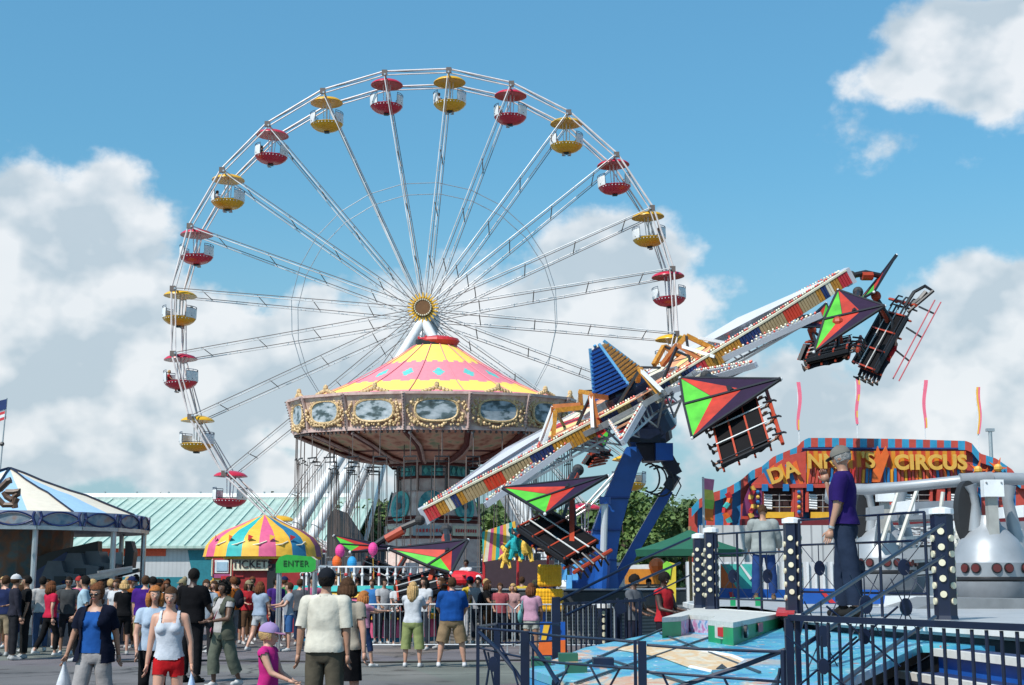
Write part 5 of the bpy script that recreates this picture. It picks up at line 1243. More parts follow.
# bulb studded posts
def bulb_post(px_,y_base,Y,h,w,label,face=1):
    p=at(px_,y_base,Y); p.z=DZ
    t=thing('bulb_post',label,'post',p,0,'navy posts studded with cream bulbs'); m=MB()
    m.lathe([(w*.55,.0),(w*.5,.04),(w*.5,h-.06),(w*.3,h-.05)],p,navy,6,ph=-PI/2+.12,capt=True); obj('column',m,t)
    m=MB(); m.lathe([(w*.3,h-.06),(w*.56,h-.05),(w*.56,h),(w*.2,h+.02),(.01,h+.02)],p,mat('cap_white',(.7,.72,.74),.4),12); obj('cap',m,t)
    m=MB(); 
    for k in range(6):
        a=2*PI*(k+.5)/6-PI/2+.12; nrm=V((math.cos(a),math.sin(a),0)); n=int(h/.20)
        for j in range(n): 
            z=.18+j*(h-.32)/n+(.07 if k%2 else 0); m.disc(p+nrm*w*.43+V((0,0,z)),.15*w,nrm,.02,bulb,12)
    obj('bulb',m,t)
    return t
bulb_post(946.5,624,14.5,1.10,.225,'tallest navy post with cream bulbs, nearest the silver pods')
bulb_post(794.5,613,17.0,1.10,.21,'navy post with cream bulbs left of the man in the purple shirt')
bulb_post(712.5,606,19.2,1.06,.19,'right one of the pair of bulb studded posts by the green canopy')
bulb_post(700,606,19.9,1.0,.17,'left one of the pair of bulb studded posts by the green canopy')
fb5=thing('bulb_post','short navy bulb studded post at the foot of the rear handrails','post',(at(605,640,21).x,21,0),0,'navy posts studded with cream bulbs'); p=V((at(605,640,21).x,21,0)); m=MB(); m.lathe([(.1,0),(.1,Z(604,21)),(.05,Z(603,21))],p,navy,8,capt=True); obj('column',m,fb5); m=MB(); m.lathe([(.11,Z(608,21)),(.11,Z(604,21)),(.02,Z(603,21))],p,white,10); obj('cap',m,fb5); m=MB()
for j in range(6): m.disc(V((p.x-.02+.0,p.y-.105,Z(613+j*7,21))),.035,(0,-1,0),.02,bulb,10)
obj('bulb',m,fb5)
# deck guard rails with spoked discs
def spoked(m,c,s,dirx,r=.055,dn=None,hw=.3,hh=.32):
    """disc with thin spokes running to the panel corners"""
    for a_,b_ in((-1,-1),(-1,1),(1,-1),(1,1),(0,1),(0,-1)): m.tube([c,c+dirx*a_*hw+V((0,0,b_*hh))],.006,navy,4)
    m.disc(c-V((0,.015,0)),r,(0,-1,0) ,.03,navy,14,r2=r*1.45)
def guard(a,b,label,zs,discs,posts=2):
    t=thing('guard_rail',label,'railing',(a.x,a.y,DZ),0,'navy deck railings'); m=MB(); d=(b-a); L_=d.length; d.normalize()
    for z in zs: m.tube([V((a.x,a.y,z)),V((b.x,b.y,z))],.014,navy,6)
    for k in range(posts+1): q=a.lerp(b,k/posts); m.tube([V((q.x,q.y,DZ)),V((q.x,q.y,zs[0]))],.017,navy,6)
    obj('rail_frame',m,t); hw=L_/discs/2
    for k in range(discs):
        m=MB(); c=a.lerp(b,(k+.5)/discs); zc=(zs[1]+zs[2])/2; spoked(m,V((c.x,c.y,zc)),1,d,.06,hw=hw*.95,hh=(zs[1]-zs[2])/2); obj('spoked_disc',m,t)
    return t
zt1=lambda Y,y:Z(y,Y)
guard(V((at(800,613,17).x,16.9,DZ)),V((at(932,620,14.6).x,14.7,DZ)),'navy deck railing with three spoked discs in front of the purple shirted man',[DZ+1.08,DZ+.79,DZ+.25],3,3)
guard(V((at(717,606,19.1).x,19.1,DZ)),V((at(787,613,17.2).x,17.2,DZ)),'navy deck railing with spoked discs in front of the grey jacket man',[DZ+.98,DZ+.72,DZ+.14],2,3)
# sloping stair handrails
def bar(name,label,segs,r=.03,cat='handrail',verts=(),group='navy railings in the foreground'):
    t=thing(name,label,cat,V(segs[0][0]),0,group); m=MB()
    for s_ in segs: m.tube([V(q) for q in s_],r,navy,7)
    for s_ in verts: m.tube([V(q) for q in s_],r*.6,navy,5)
    obj('rail',m,t); return t
t=bar('handrail','pair of sloping navy handrails climbing to the tallest bulb studded post',[[at(943,524,14.3),at(859,578,11.9),at(803,615,10.4),at(797,640,10.2)],[at(943,556,14.3),at(900,583,13.0),at(848,616,11.5),at(799,649,10.2)]],.018)
for a,b,Y in((865,604.5,12.2),(905,607,12.9),(822,636,10.6)):
    m=MB(); c=at(a,b,Y); spoked(m,c,1,V((.86,.5,0)),.055,hw=.16,hh=.25); obj('spoked_disc',m,t)
t=bar('handrail','lower navy handrail running down beside the dark stairs',[[at(935,617,12.4),at(900,641,11.4),at(841,683,9.3),at(800,712,8.6)]],.018)
# near gate with fine balusters
gt=thing('picket_fence','navy fence of fine upright pickets in front of the stairs','fence',(1.6,8.2,0),0,'navy railings in the foreground')
a=at(790,617.5,8.3); b=at(1045,628.5,6.75); m=MB(); m.beam(a,b,.035,.034,navy); m.beam(V((a.x,a.y,.12)),V((b.x,b.y,.12)),.03,.03,navy)
obj('top_rail',m,gt)
for k in range(21):
    xs=806+k*11.0 if k<9 else 806+99+ (k-9)*12.2+ (k-9)**2*.22
    if xs>1040: break
    t_=0.
    # march along the fence line to the pixel column
    lo,hi=0.,1.
    for _ in range(30):
        mid=(lo+hi)/2; q=a.lerp(b,mid); pxx=512+F*q.x/(q.y*CP+(q.z-CAMZ)*SP)
        if pxx<xs: lo=mid
        else: hi=mid
    q=a.lerp(b,lo); m=MB(); m.tube([V((q.x,q.y,.12)),V((q.x,q.y,q.z-.02))],.0095,navy,6); obj('picket',m,gt)
m=MB(); 
for px_,w in((788.5,.045),(797,.03)): q=at(px_,618,8.3); m.beam(V((q.x,q.y,0)),q,w,w,navy)
obj('gate_post',m,gt)
for a_,b_ in((863,636),(822,666)): 
    m=MB(); c=at(a_,b_,7.95); spoked(m,c,1,V((.9,-.35,0)),.03,hw=.2,hh=.16); obj('spoked_disc',m,gt)
# left foreground queue fence
def P5(a,b,Y): return at(a,b,Y)
qf=thing('queue_fence','navy queue fence with zigzag braces along the front of the blue skirt','fence',(P5(520,690,9.6).x,9.6,0),0,'navy railings in the foreground')
Yq=9.4
for (a,y0_,w,Y) in((525,631,.062,10.0),(642,641,.045,8.2),(635,640,.018,8.2),(533,636,.016,9.9),(478,626,.024,10.4),(497,623,.05,11.6)):
    m=MB(); p=P5(a,y0_,Y); m.beam(V((p.x,p.y,0)),p,w,w,navy); obj('post',m,qf)
m=MB()
def L5(pts,r=.012): m.tube([P5(*q) for q in pts],r*.78,navy,6)
L5([(478,628,10.4),(520,631.5,10.1),(557,636,9.6),(616,640,8.7),(640,642.5,8.2)],.013)
L5([(478,626.5,10.4),(497,624,11.6),(560,624,11.2)],.013)
L5([(533,659,9.9),(560,663,9.3),(619,667.5,8.5),(636,668.5,8.2)],.012)
L5([(480,648,10.4),(497,652,10.3),(521,657,10.0)],.010); L5([(500,643,11.6),(552,641,11.2)],.010)
L5([(647,645,8.2),(700,649,8.15),(783,652,8.1)],.012); L5([(647,672,8.2),(756,680,8.1),(783,682,8.1)],.011)
obj('rail',m,qf)
m=MB()
L5([(479,632,10.4),(498,650,10.2),(516,672,10.1),(524,685,10.0)],.018); L5([(531,643,9.9),(545,662,9.7),(558,684,9.4)],.020)
L5([(500,645,10.3),(513,668,10.1),(518,685,10)],.010); L5([(484,650,10.4),(489,668,10.4),(484,700,10.4)],.012); L5([(488,652,10.4),(494,685,10.4)],.010)
L5([(569,665,9.2),(556,690,9.2)],.009); L5([(590,666,9.0),(603,690,8.9)],.009); L5([(620,668,8.5),(608,690,8.6)],.009)
L5([(662,673,8.2),(670,690,8.2)],.010); L5([(724,678,8.1),(730,690,8.1)],.010); L5([(785,650,8.1),(740,667,8.2),(684,685,8.2),(640,700,8.3)],.020); L5([(780,668,8.1),(775,700,8.1)],.012); L5([(783,650,8.1),(784,700,8.1)],.022)
obj('zigzag_brace',m,qf)
m=MB()
for a,b in((493,664),(556,684)): m.disc(P5(a,b,9.6),.03,(0,-1,0),.02,navy,12,r2=.05)
obj('disc',m,qf)
# rear ramp rails
rr=bar('ramp_rail','pair of long sloping steel handrails rising behind the green step to the canopy',[[at(560,600,20.5),at(630,565,21.5),at(690,538,23.)],[at(566,615,20.2),at(630,585,21.2),at(680,563,22.6)]],.02,group=None)
m=MB()
for k in range(16):
    px_=566+k*5; m.tube([V((at(px_,620,20.8).x,20.8,0)),at(px_,604 if px_<600 else 600,20.8)],.014,navy,5)
m.beam(at(562,604,20.8),at(646,600,20.8),.04,.04,navy); m.beam(V((at(556,600,20.6).x,20.6,0)),at(556,597,20.6),.12,.12,navy); m.tube([at(640,600,21),at(690,575,22)],.012,navy,5)
for a in(618,626,640): m.tube([V((at(a,620,21.2).x,21.2,0)),at(a,598,21.2)],.03,navy,6)
m.disc(at(620,608,20.7),.085,(0,-1,0),.03,navy,14)
obj('picket_screen',m,rr)
# colourful fairground panel seen through rails
cpn=thing('striped_panel','orange and blue painted panel behind the navy ramp pickets','panel',(at(548,640,26).x,26,0)); m=MB(); q=lambda a,b,o=0:at(a,b,26-o)
m.slab([q(540,650),q(566,650),q(566,622),q(540,622)],(0,.1,0),bluep); m.slab([q(538,655,.03),q(568,655,.03),q(566,640,.03),q(539,641,.03)],(0,.02,0),orange); m.slab([q(541,640,.03),q(546,640,.03),q(550,624,.03),q(544,624,.03)],(0,.02,0),yellow); m.slab([q(552,640,.04),q(556,640,.04),q(560,628,.04),q(553,626,.04)],(0,.02,0),white); m.bb((q(538,655).x,26,0),(q(568,655).x,26.1,Z(650,26)),bluep); obj('board',m,cpn)
# ================= SILVER RIDE
SYV=22.
sr=thing('silver_ride','silver ride with rounded pods on columns under a long curved beam','thrill ride',(at(940,600,SYV).x,SYV,0))
def S(a,b,d=0): return at(a,b,SYV+d)
slv=mat('pod_silver',(.30,.32,.345),.42,.2,var=.14,scale=2.5); gry=mat('pod_grey',(.22,.23,.25),.4); dkw=mat('disc_dark',(.02,.02,.022),.6)
m=MB(); m.tube([S(835,488,1.6),S(866,489.5,.9),S(900,487,.5),S(935,483.5,.2),S(965,480.5,0),S(1000,478.5,0),S(1050,480,.2)],[.08,.09,.085,.085,.09,.095,.095],slv,12); 
m.tube([S(960,481,-.02),S(992,479,-.02)],.115,gry,12); m.tube([S(835,488,1.6),S(833,497,1.5),S(845,503,1.4)],.16,slv,10)
obj('beam',m,sr,smooth='auto')
def pod(cx_,ybot,d,k,label=None):
    p=bpy.data.objects.new('pod',None); COL.objects.link(p); p.parent=sr; c=S(cx_,ybot,d); p.location=c-V(sr.location); W[p.name]=Matrix.Translation(c); p.empty_display_size=.1
    if label:p['label']=label
    m=MB(); m.lathe([(.43*k,0),(.47*k,.05*k),(.49*k,.24*k)],c,gry,28,capb=True); m.lathe([(.48*k,.24*k),(.50*k,.26*k),(.50*k,.28*k),(.48*k,.30*k)],c,black,28); m.lathe([(.48*k,.30*k),(.50*k,.48*k),(.47*k,.52*k),(.44*k,.64*k),(.37*k,.78*k),(.26*k,.89*k),(.17*k,.97*k),(.13*k,1.1*k)],c,slv,28); 
    obj('shell',m,p,smooth='auto')
    m=MB()
    for a in range(-3,4):
        for s in(-1,1):
            t=R(-90+a*48+s*9); n=V((math.cos(t),math.sin(t),0)); m.disc(c+n*.50*k+V((0,0,.41*k)),.052*k,n,.02,mat('lamp_maroon',(.10,.02,.02),.25),12); m.disc(c+n*.49*k+V((0,0,.41*k)),.068*k,n,.012,black,12)
    obj('lamp',m,p)
    m=MB(); m.box(c+V((-.02,-.24*k,1.14*k)),(.13*k,.12*k,.62*k),mat('column_grey',(.33,.33,.31),.5)); obj('column',m,p)
    m=MB(); m.box(c+V((-.02,-.3*k,1.44*k)),(.26*k,.14*k,.22*k),white,bev=.01); 
    for a in(-.13,.13): m.ball(c+V((-.02+a*.75*k,-.375*k,1.51*k)),.014*k,gry,6,4)
    obj('junction_box',m,p)
    m=MB(); m.disc(c+V((-.27*k,.1,1.14*k)),.17*k,(0.25,-1,0),.14,dkw,28,r2=.42*k); obj('dark_disc',m,p)
    m=MB(); 
    m.tube([c+V((-.22*k,-.05,1.50*k)),c+V((-.19*k,-.05,1.40*k)),c+V((-.16*k,-.02,1.25*k)),c+V((-.16*k,0,.9*k))],[.09*k,.055*k,.055*k,.12*k],slv,10)
    m.tube([c+V((.33*k,.1,1.50*k)),c+V((.31*k,.1,1.3*k)),c+V((.38*k,.1,.9*k)),c+V((.45*k,.1,.5*k))],[.10*k,.07*k,.09*k,.12*k],slv,10); obj('support_arm',m,p,smooth='auto')
    return p
pod(992,600,-.6,1.13,'large rounded pod nearest the right edge')
pod(885,590,3.4,1.15,'rounded pod behind the deck railing')
m=MB()
for a,b,c,d in((898,545,917,490),(880,548,898,492),(955,547,965,490),(939,522,943,492)): m.tube([S(a,b,2),S(c,d,2)],.035,mat('strut_pale',(.6,.58,.52),.4),6)
for i in range(6): m.beam(S(958-i*.8+0,505+i*8,2),S(968-i*.8,504+i*8,2),.1,.06,mat('strut_pale'))
for i in range(5): m.beam(S(895,527+i*12,3),S(945,523+i*12,3),.05,.05,steel)
obj('ladder',m,sr)
m=MB(); mg=mat('machine_grey',(.20,.22,.25),.5); m.slab([S(900,520,6),S(972,518,6),S(972,500,6),S(905,502,6)],(0,1.5,0),mg); m.slab([S(888,606,5),S(955,606,5),S(955,545,5),S(888,545,5)],(0,1.5,0),mat('machine_dark',(.04,.045,.05),.5)); m.slab([S(895,545,4.6),S(935,543,4.6),S(938,525,4.6),S(900,528,4.6)],(0,.8,0),ramp_mat('machine_mix',[(.3,(.1,.1,.11)),(.48,(.3,.31,.33)),(.5,(.6,.6,.6)),(.6,(.12,.06,.05)),(.7,(.55,.55,.56))],5,stretch=(1,1,4),const=True))
m.slab([S(890,606,4),S(945,606,4),S(945,575,4),S(890,578,4)],(0,.5,0),slv)
m.slab([S(1000,606,4),S(1060,606,4),S(1060,520,4),S(1000,522,4)],(0,.5,0),mg)
for i,(a,b,c_,d_,mt_) in enumerate(((870,520,884,505,slv),(896,512,915,500,white),(918,515,936,507,silver),(944,532,960,520,white),(903,560,930,548,slv),(1003,518,1024,505,white),(1006,560,1024,540,silver),(960,600,1024,590,slv),(874,560,890,530,gry),(930,600,952,575,white))):
    m.slab([S(a,b,2.5+i*.1),S(c_,b-1,2.5+i*.1),S(c_,d_,2.5+i*.1),S(a,d_+2,2.5+i*.1)],(0,.3,0),mt_)
for i in range(14): m.tube([S(868+i*11,606-(i*7)%30,3.2),S(878+i*11,520+(i*13)%40,2.9)],.022,[steel,white,gry][i%3],5)
obj('machinery',m,sr)
m=MB(); m.slab([S(905,612,-2.6),S(1080,612,-2.6),S(1080,600,-2.6),S(950,598,-2.6)],(0,3,0),mat('turntable_grey',(.17,.18,.19),.6)); m.slab([S(884,612,-1.),S(950,610,-1.),S(950,596,-1.),S(884,596,-1.)],(0,.3,0),white); obj('turntable',m,sr)
bs=thing('blue_skirting','bright blue skirting board with an orange stroke behind the railing','skirting',(at(830,600,20).x,20,DZ)); m=MB(); q=lambda a,b,o=0:at(a,b,20-o); m.slab([q(798,604),q(884,604),q(886,590),q(798,588)],(0,.1,0),bluep); m.slab([q(819,590,.03),q(823,590,.03),q(836,603,.03),q(830,603,.03)],(0,.02,0),red); obj('board',m,bs)

# small things lying on the tarmac
cb=thing('power_cable','black power cable lying across the tarmac towards the barriers','cable',(-3,24,0)); m=MB()
m.tube([(X(120,30)+.1*i*8,30.2+.35*math.sin(i*.7)+.1*i*.25,.02) for i in range(15)],.022,rubber,6); obj('cable_run',m,cb)
for a,Y,lab in((203,24.6,'flat white paper scrap beside the khaki waistcoat woman'),(238,20.5,'crumpled pale cup on the tarmac left of the little girl'),(385,21.5,'small white wrapper on the tarmac below the ginger haired girl'),(430,19.,'brown paper bag scrap in front of the blue polo man')):
    p=V((X(a,Y),Y,0)); t=thing('litter',lab,'litter',p,0,'litter on the tarmac'); t['kind']='thing'; m=MB(); r_=random.Random(a)
    pts=[p+V((.13*math.cos(q)*r_.uniform(.6,1.2),.10*math.sin(q)*r_.uniform(.6,1.2),.012+r_.uniform(0,.05))) for q in [2*PI*i/7 for i in range(7)]]
    for i in range(7): m.slab([p+V((0,0,.03)),pts[i],pts[(i+1)%7]],(0,0,.004),white if a!=430 else mat('paper_brown',(.35,.24,.14)))
    obj('scrap',m,t)
# ================= PEOPLE
SKIN={'light':(.50,.27,.19),'tan':(.36,.19,.125),'brown':(.13,.065,.04),'dark':(.055,.028,.02),'mid':(.30,.16,.10)}
def skinm(k): return mat('skin_'+k,SKIN[k],.5,var=.08,scale=9)
CLOTH={}
def cloth(rgb,kind='cloth'):
    key='%s_%d_%d_%d'%(kind,*[int(c*1000) for c in rgb])
    return mat(key,tuple(c*.74 for c in rgb),.9,var=.16,scale=7,bump=.45,bscale=12,spec=.08)
hairm={'black':(.012,.010,.009),'brown':(.06,.03,.016),'blond':(.42,.27,.12),'ginger':(.35,.13,.04),'grey':(.25,.24,.23),'auburn':(.12,.045,.02)}
def cap_seg(mb,p,q,r1,r2,n=12):
    """closed tapered capsule"""
    p=V(p);q=V(q);d=q-p;L=max(d.length,1e-5);d.normalize();x=d.orthogonal().normalized();y=d.cross(x)
    rings=[]
    for k in range(1,5): a=PI/2*k/4; rings.append((p-d*r1*math.cos(a),r1*math.sin(a)))
    for k in range(0,4): a=PI/2*k/4; rings.append((q+d*r2*math.sin(a),r2*math.cos(a)))
    vs=[];fs=[]
    for c,r in rings:
        for j in range(n): t=2*PI*j/n; vs.append(c+(x*math.cos(t)+y*math.sin(t))*r)
    R_=len(rings)
    for i in range(R_-1):
        for j in range(n): fs.append((i*n+j,i*n+(j+1)%n,(i+1)*n+(j+1)%n,(i+1)*n+j))
    vs.append(p-d*r1); vs.append(q+d*r2); T=len(vs)
    for j in range(n): fs.append((T-2,(j+1)%n,j)); fs.append((T-1,(R_-1)*n+j,(R_-1)*n+(j+1)%n))
    mb.add(vs,fs,black)
def dirv(fwd,out,side):
    """unit vector; 0,0 hangs straight down; fwd swings to -Y, out away from the body (degrees)"""
    f,o=R(fwd),R(out); return V((side*math.sin(o)*1.0,-math.sin(f)*math.cos(o),-math.cos(f)*math.cos(o))).normalized()
BODIES={}
def build_body(key,over=0,h=1.75,girth=1.,fem=False,child=False,vox=.02,
               larm=((5,8),(15,2)),rarm=((5,8),(15,2)),lleg=((0,3),(0,0)),rleg=((0,3),(0,0)),head=(0,0),
               top='tee',bot='pants',sleeve=.55,leg=.9,neckline=1.46,hem=.905,loose=.022,bloose=.018,face=True,hair='short',shoes=True):
    """returns list of (name, MB local, matkey) - everything in metres, facing -Y, feet at z=0"""
    if key in BODIES: return BODIES[key]
    s=h/1.75; g=girth; hs=(1.22 if child else .99)
    segs=[] # (p,q,r1,r2,region)
    # torso rings
    T=MB(); hipw=.172 if fem else .158; shw=.178 if fem else .205; wai=(.135 if fem else .15)
    rings=[(.80,.105*g,.09*g,0),(.86,hipw*.98*g,.105*g,.005),(.93,hipw*g,.112*g,.008),(1.02,(wai+.012)*g,.10*g+.03*(g-1),-.005*g),(1.12,wai*g**1.3,.098*g**1.4,-.012*g),(1.22,(wai+.02)*g,.108*g,-.008),(1.31,.168*g**.7,.115*g**.7,-.004),(1.38,shw*.92,.10,.004),(1.43,shw*.80,.078,.012),(1.465,.085,.06,.014),(1.49,.055,.052,.012)]
    n=20; vs=[];fs=[]
    for z,rx,ry,cy in rings:
        for j in range(n):
            t=2*PI*j/n; c,sn=math.cos(t),math.sin(t)
            vs.append(V((rx*math.copysign(abs(c)**.85,c),cy+ry*math.copysign(abs(sn)**.9,sn),z))*s)
    for i in range(len(rings)-1):
        for j in range(n): fs.append((i*n+j,i*n+(j+1)%n,(i+1)*n+(j+1)%n,(i+1)*n+j))
    fs.append(tuple(range(n))[::-1]); fs.append(tuple((len(rings)-1)*n+j for j in range(n))); T.add(vs,fs,black)
    segs.append((V((0,0,.90))*s,V((0,0,1.34))*s,.13*g*s,.13*s,'torso')); 
    for sd in(-1,1):
        segs.append((V((sd*.06*g,0,.92))*s,V((sd*.10,0,1.36))*s,.10*g*s,.085*s,'torso'))
        cap_seg(T,V((sd*.085,-.0,.90))*s,V((sd*.082,.025,.93))*s,.08*g*s,.088*g*s) # seat
        if fem and not child: cap_seg(T,V((sd*.075,-.085*g,1.27))*s,V((sd*.075,-.075,1.31))*s,.062*s,.05*s)
    if g>1.1: cap_seg(T,V((-.05,-.06*g,1.06))*s,V((.05,-.06*g,1.08))*s,.10*g*s,.10*g*s)
    # neck/head
    hy,hp=R(head[0]),R(head[1]); HC=V((0,-.012,1.622))*s if not child else V((0,-.012,1.61))*s
    cap_seg(T,V((0,.012,1.43))*s,V((0,.0,1.56))*s,.058*s,.052*s); segs.append((V((0,.012,1.47))*s,V((0,0,1.56))*s,.055*s,.05*s,'neck'))
    Hm=Matrix.Translation(HC)@Matrix.Rotation(hy,4,'Z')@Matrix.Rotation(hp,4,'X')
    def H(x,y,z): return Hm@(V((x,y,z))*s*hs)
    T.ball(H(0,.012,.02),tuple(k*s*hs for k in(.078,.098,.098)),black,18,12,rot=Hm.to_3x3())
    cap_seg(T,H(0,-.035,-.02),H(0,-.045,-.065),.058*s*hs,.036*s*hs); cap_seg(T,H(0,-.085,.0),H(0,-.10,-.028),.010*s*hs,.015*s*hs,8)
    cap_seg(T,H(-.03,-.078,.022),H(.03,-.078,.022),.012*s*hs,.012*s*hs,8)
    for sd in(-1,1): T.ball(H(sd*.078,.005,-.005),tuple(k*s*hs for k in(.012,.022,.032)),black,8,6,rot=Hm.to_3x3())
    segs.append((H(0,.0,.03),H(0,-.02,-.04),.09*s*hs,.06*s*hs,'head'))
    joints={}
    for sd,arm in((-1,larm),(1,rarm)):
        S_=V((sd*shw*.93,.008,1.395))*s; 
        u=dirv(arm[0][0],arm[0][1],sd); f=dirv(arm[1][0],arm[1][1],sd); E=S_+u*.285*s; Wr=E+f*.25*s
        ag=1+.6*(g-1)
        cap_seg(T,S_,E,.056*s*ag,.041*s*ag); cap_seg(T,E,Wr,.040*s*ag,.026*s); cap_seg(T,V((sd*.09,.01,1.41))*s,S_,.055*s,.053*s)
        segs.append((S_,E,.056*s*ag,.041*s*ag,'uarm%d'%sd)); segs.append((E,Wr,.04*s*ag,.026*s,'farm%d'%sd)); joints['w%d'%sd]=(Wr,f)
    for sd,lg in((-1,lleg),(1,rleg)):
        Hp=V((sd*.088*g**.5,0,.90))*s; u=dirv(lg[0][0],lg[0][1],sd); f=dirv(lg[1][0],lg[1][1],sd); K=Hp+u*.42*s; A=K+f*.40*s
        lgk=1+.7*(g-1)
        cap_seg(T,Hp,K,.088*s*lgk,.056*s*lgk); cap_seg(T,K,K.lerp(A,.35),.054*s*lgk,.053*s*lgk); cap_seg(T,K.lerp(A,.35),A,.053*s*lgk,.034*s)
        segs.append((Hp,K,.088*s*lgk,.056*s*lgk,'thigh%d'%sd)); segs.append((K,A,.055*s*lgk,.036*s,'shin%d'%sd))
        ft=V((sd*.12,-1,0)).normalized(); tilt=V((0,0,-.0)); 
        heel=A+V((0,.035,-.045))*s; toe=A+ft*.15*s+V((0,0,-.055))*s
        cap_seg(T,heel,toe,.036*s,.030*s); cap_seg(T,A,A+ft*.05*s+V((0,0,-.03))*s,.036*s,.036*s); segs.append((heel,toe,.036*s,.03*s,'foot%d'%sd)); joints['a%d'%sd]=A
    # voxel union
    me=bpy.data.meshes.new('tmp'); me.from_pydata([tuple(v) for v in T.v],[],T.f); o=bpy.data.objects.new('tmp',me); COL.objects.link(o)
    md=o.modifiers.new('r','REMESH'); md.mode='VOXEL'; md.voxel_size=vox*s; md.use_smooth_shade=True
    ms=o.modifiers.new('s','SMOOTH'); ms.factor=.5; ms.iterations=3 if vox<.018 else 2
    dg=bpy.context.evaluated_depsgraph_get(); em=bpy.data.meshes.new_from_object(o.evaluated_get(dg)); 
    co_=np.empty(len(em.vertices)*3); em.vertices.foreach_get('co',co_); co_=co_.reshape(-1,3)
    no_=np.empty(len(em.vertices)*3); em.vertices.foreach_get('normal',no_); no_=no_.reshape(-1,3)
    faces=[tuple(p.vertices) for p in em.polygons]; bpy.data.objects.remove(o); bpy.data.meshes.remove(me); bpy.data.meshes.remove(em)
    best=np.full(len(co_),9.); reg=np.zeros(len(co_),int); tt=np.zeros(len(co_))
    for i,(p,q,r1,r2,nm) in enumerate(segs):
        p_=np.array(p);d=np.array(q)-p_;L2=max((d*d).sum(),1e-9); t=np.clip(((co_-p_)@d)/L2,0,1); dd=np.linalg.norm(co_-(p_+t[:,None]*d),axis=1)-(r1+(r2-r1)*t)
        k=dd<best; best[k]=dd[k]; reg[k]=i; tt[k]=t[k]
    names=[s_[4] for s_ in segs]; isr=lambda pre:np.array([names[i].startswith(pre) for i in range(len(names))])[reg]
    torso,ua,fa,th,sh,ft_,hd,nk=[isr(x) for x in('torso','uarm','farm','thigh','shin','foot','head','neck')]
    z=co_[:,2]/s
    out=[]
    def sub(mask,off,name,key_,wr=.006,seed=0):
        off=off if isinstance(off,np.ndarray) else np.full(len(co_),off)
        used={};vs=[];fs=[]
        for f in faces:
            if all(mask[i] for i in f):
                ids=[]
                for i in f:
                    if i not in used:
                        c=V(co_[i]); w=(mnoise.noise(c*9+V((seed,0,0)))*wr+mnoise.noise(V((c.x*16,c.y*16,c.z*6)))*wr*.6) if wr else 0
                        used[i]=len(vs); vs.append(tuple(co_[i]+no_[i]*(off[i]*s+w)))
                    ids.append(used[i])
                fs.append(tuple(ids))
        if not fs: return
        mb=MB(local=True); mb.v=vs;mb.f=fs;mb.mi=[0]*len(fs);mb.mats=[black]; out.append((name,mb,key_))
    bmb=MB(local=True); bmb.v=[tuple(c) for c in co_]; bmb.f=list(faces); bmb.mi=[0]*len(faces); bmb.mats=[black]
    # hands with five fingers
    hb=MB(local=True); hb.mats=[black]
    for sd in(-1,1):
        Wr,f=joints['w%d'%sd]; side=V((0,-1,0)) if abs(f.y)<.8 else V((-sd,0,0)); side=(side-f*side.dot(f)).normalized(); pn=f.cross(side).normalized()*sd
        hl=s*(1.05 if child else 1)
        vs=[];
        for d_,w_,t_ in((0,.024,.016),(.04,.038,.015),(.085,.040,.012)):
            for a_,b_ in((-1,-1),(1,-1),(1,1),(-1,1)): vs.append(Wr+f*d_*hl+side*w_*a_*hl+pn*t_*b_*hl)
        hb.add(vs,[(3,2,1,0),(8,9,10,11)]+[(i*4+j,i*4+(j+1)%4,(i+1)*4+(j+1)%4,(i+1)*4+j) for i in(0,1) for j in range(4)],black)
        for k,(o_,ln) in enumerate(((.030,.062),(.011,.074),(-.010,.068),(-.029,.052))):
            b0=Wr+f*.082*hl+side*o_*hl; b1=b0+f*ln*.5*hl-pn*.008*hl; b2=b1+f*ln*.42*hl-pn*.022*hl; hb.tube([b0,b1,b2],[.0092*hl,.0085*hl,.0065*hl],black,5)
        b0=Wr+f*.025*hl+side*.025*hl; hb.tube([b0,b0+f*.03*hl+side*.028*hl-pn*.008*hl,b0+f*.062*hl+side*.034*hl-pn*.018*hl],[.012*hl,.0105*hl,.008*hl],black,5)
    bmb.add(hb.v,hb.f,black)
    nb=len(bmb.f)
    if face:
        # eyes, brows, mouth as paint-thin inserts belonging to the body mesh
        em_=mat('eye_white',(.5,.48,.45),.3); iris=mat('eye_dark',(.02,.015,.012),.2); lip=mat('lips',(.35,.10,.09),.5)
        for sd in(-1,1):
            bmb.ball(H(sd*.030,-.083,.002),tuple(k*s*hs for k in(.013,.008,.0075)),em_,8,6,rot=Hm.to_3x3()); bmb.ball(H(sd*.030,-.090,.002),.0055*s*hs,iris,6,4)
            bmb.tube([H(sd*.045,-.082,.022),H(sd*.03,-.094,.027),H(sd*.014,-.095,.023)],.0026*s*hs,mat('brow',(.04,.025,.018),.8),4)
        bmb.tube([H(-.022,-.088,-.052),H(0,-.096,-.050),H(.022,-.088,-.052)],.0055*s*hs,lip,5)
    out.insert(0,('body',bmb,'skin'))
    sd_=hash(key)%50
    lat=np.abs(co_[:,0])/s
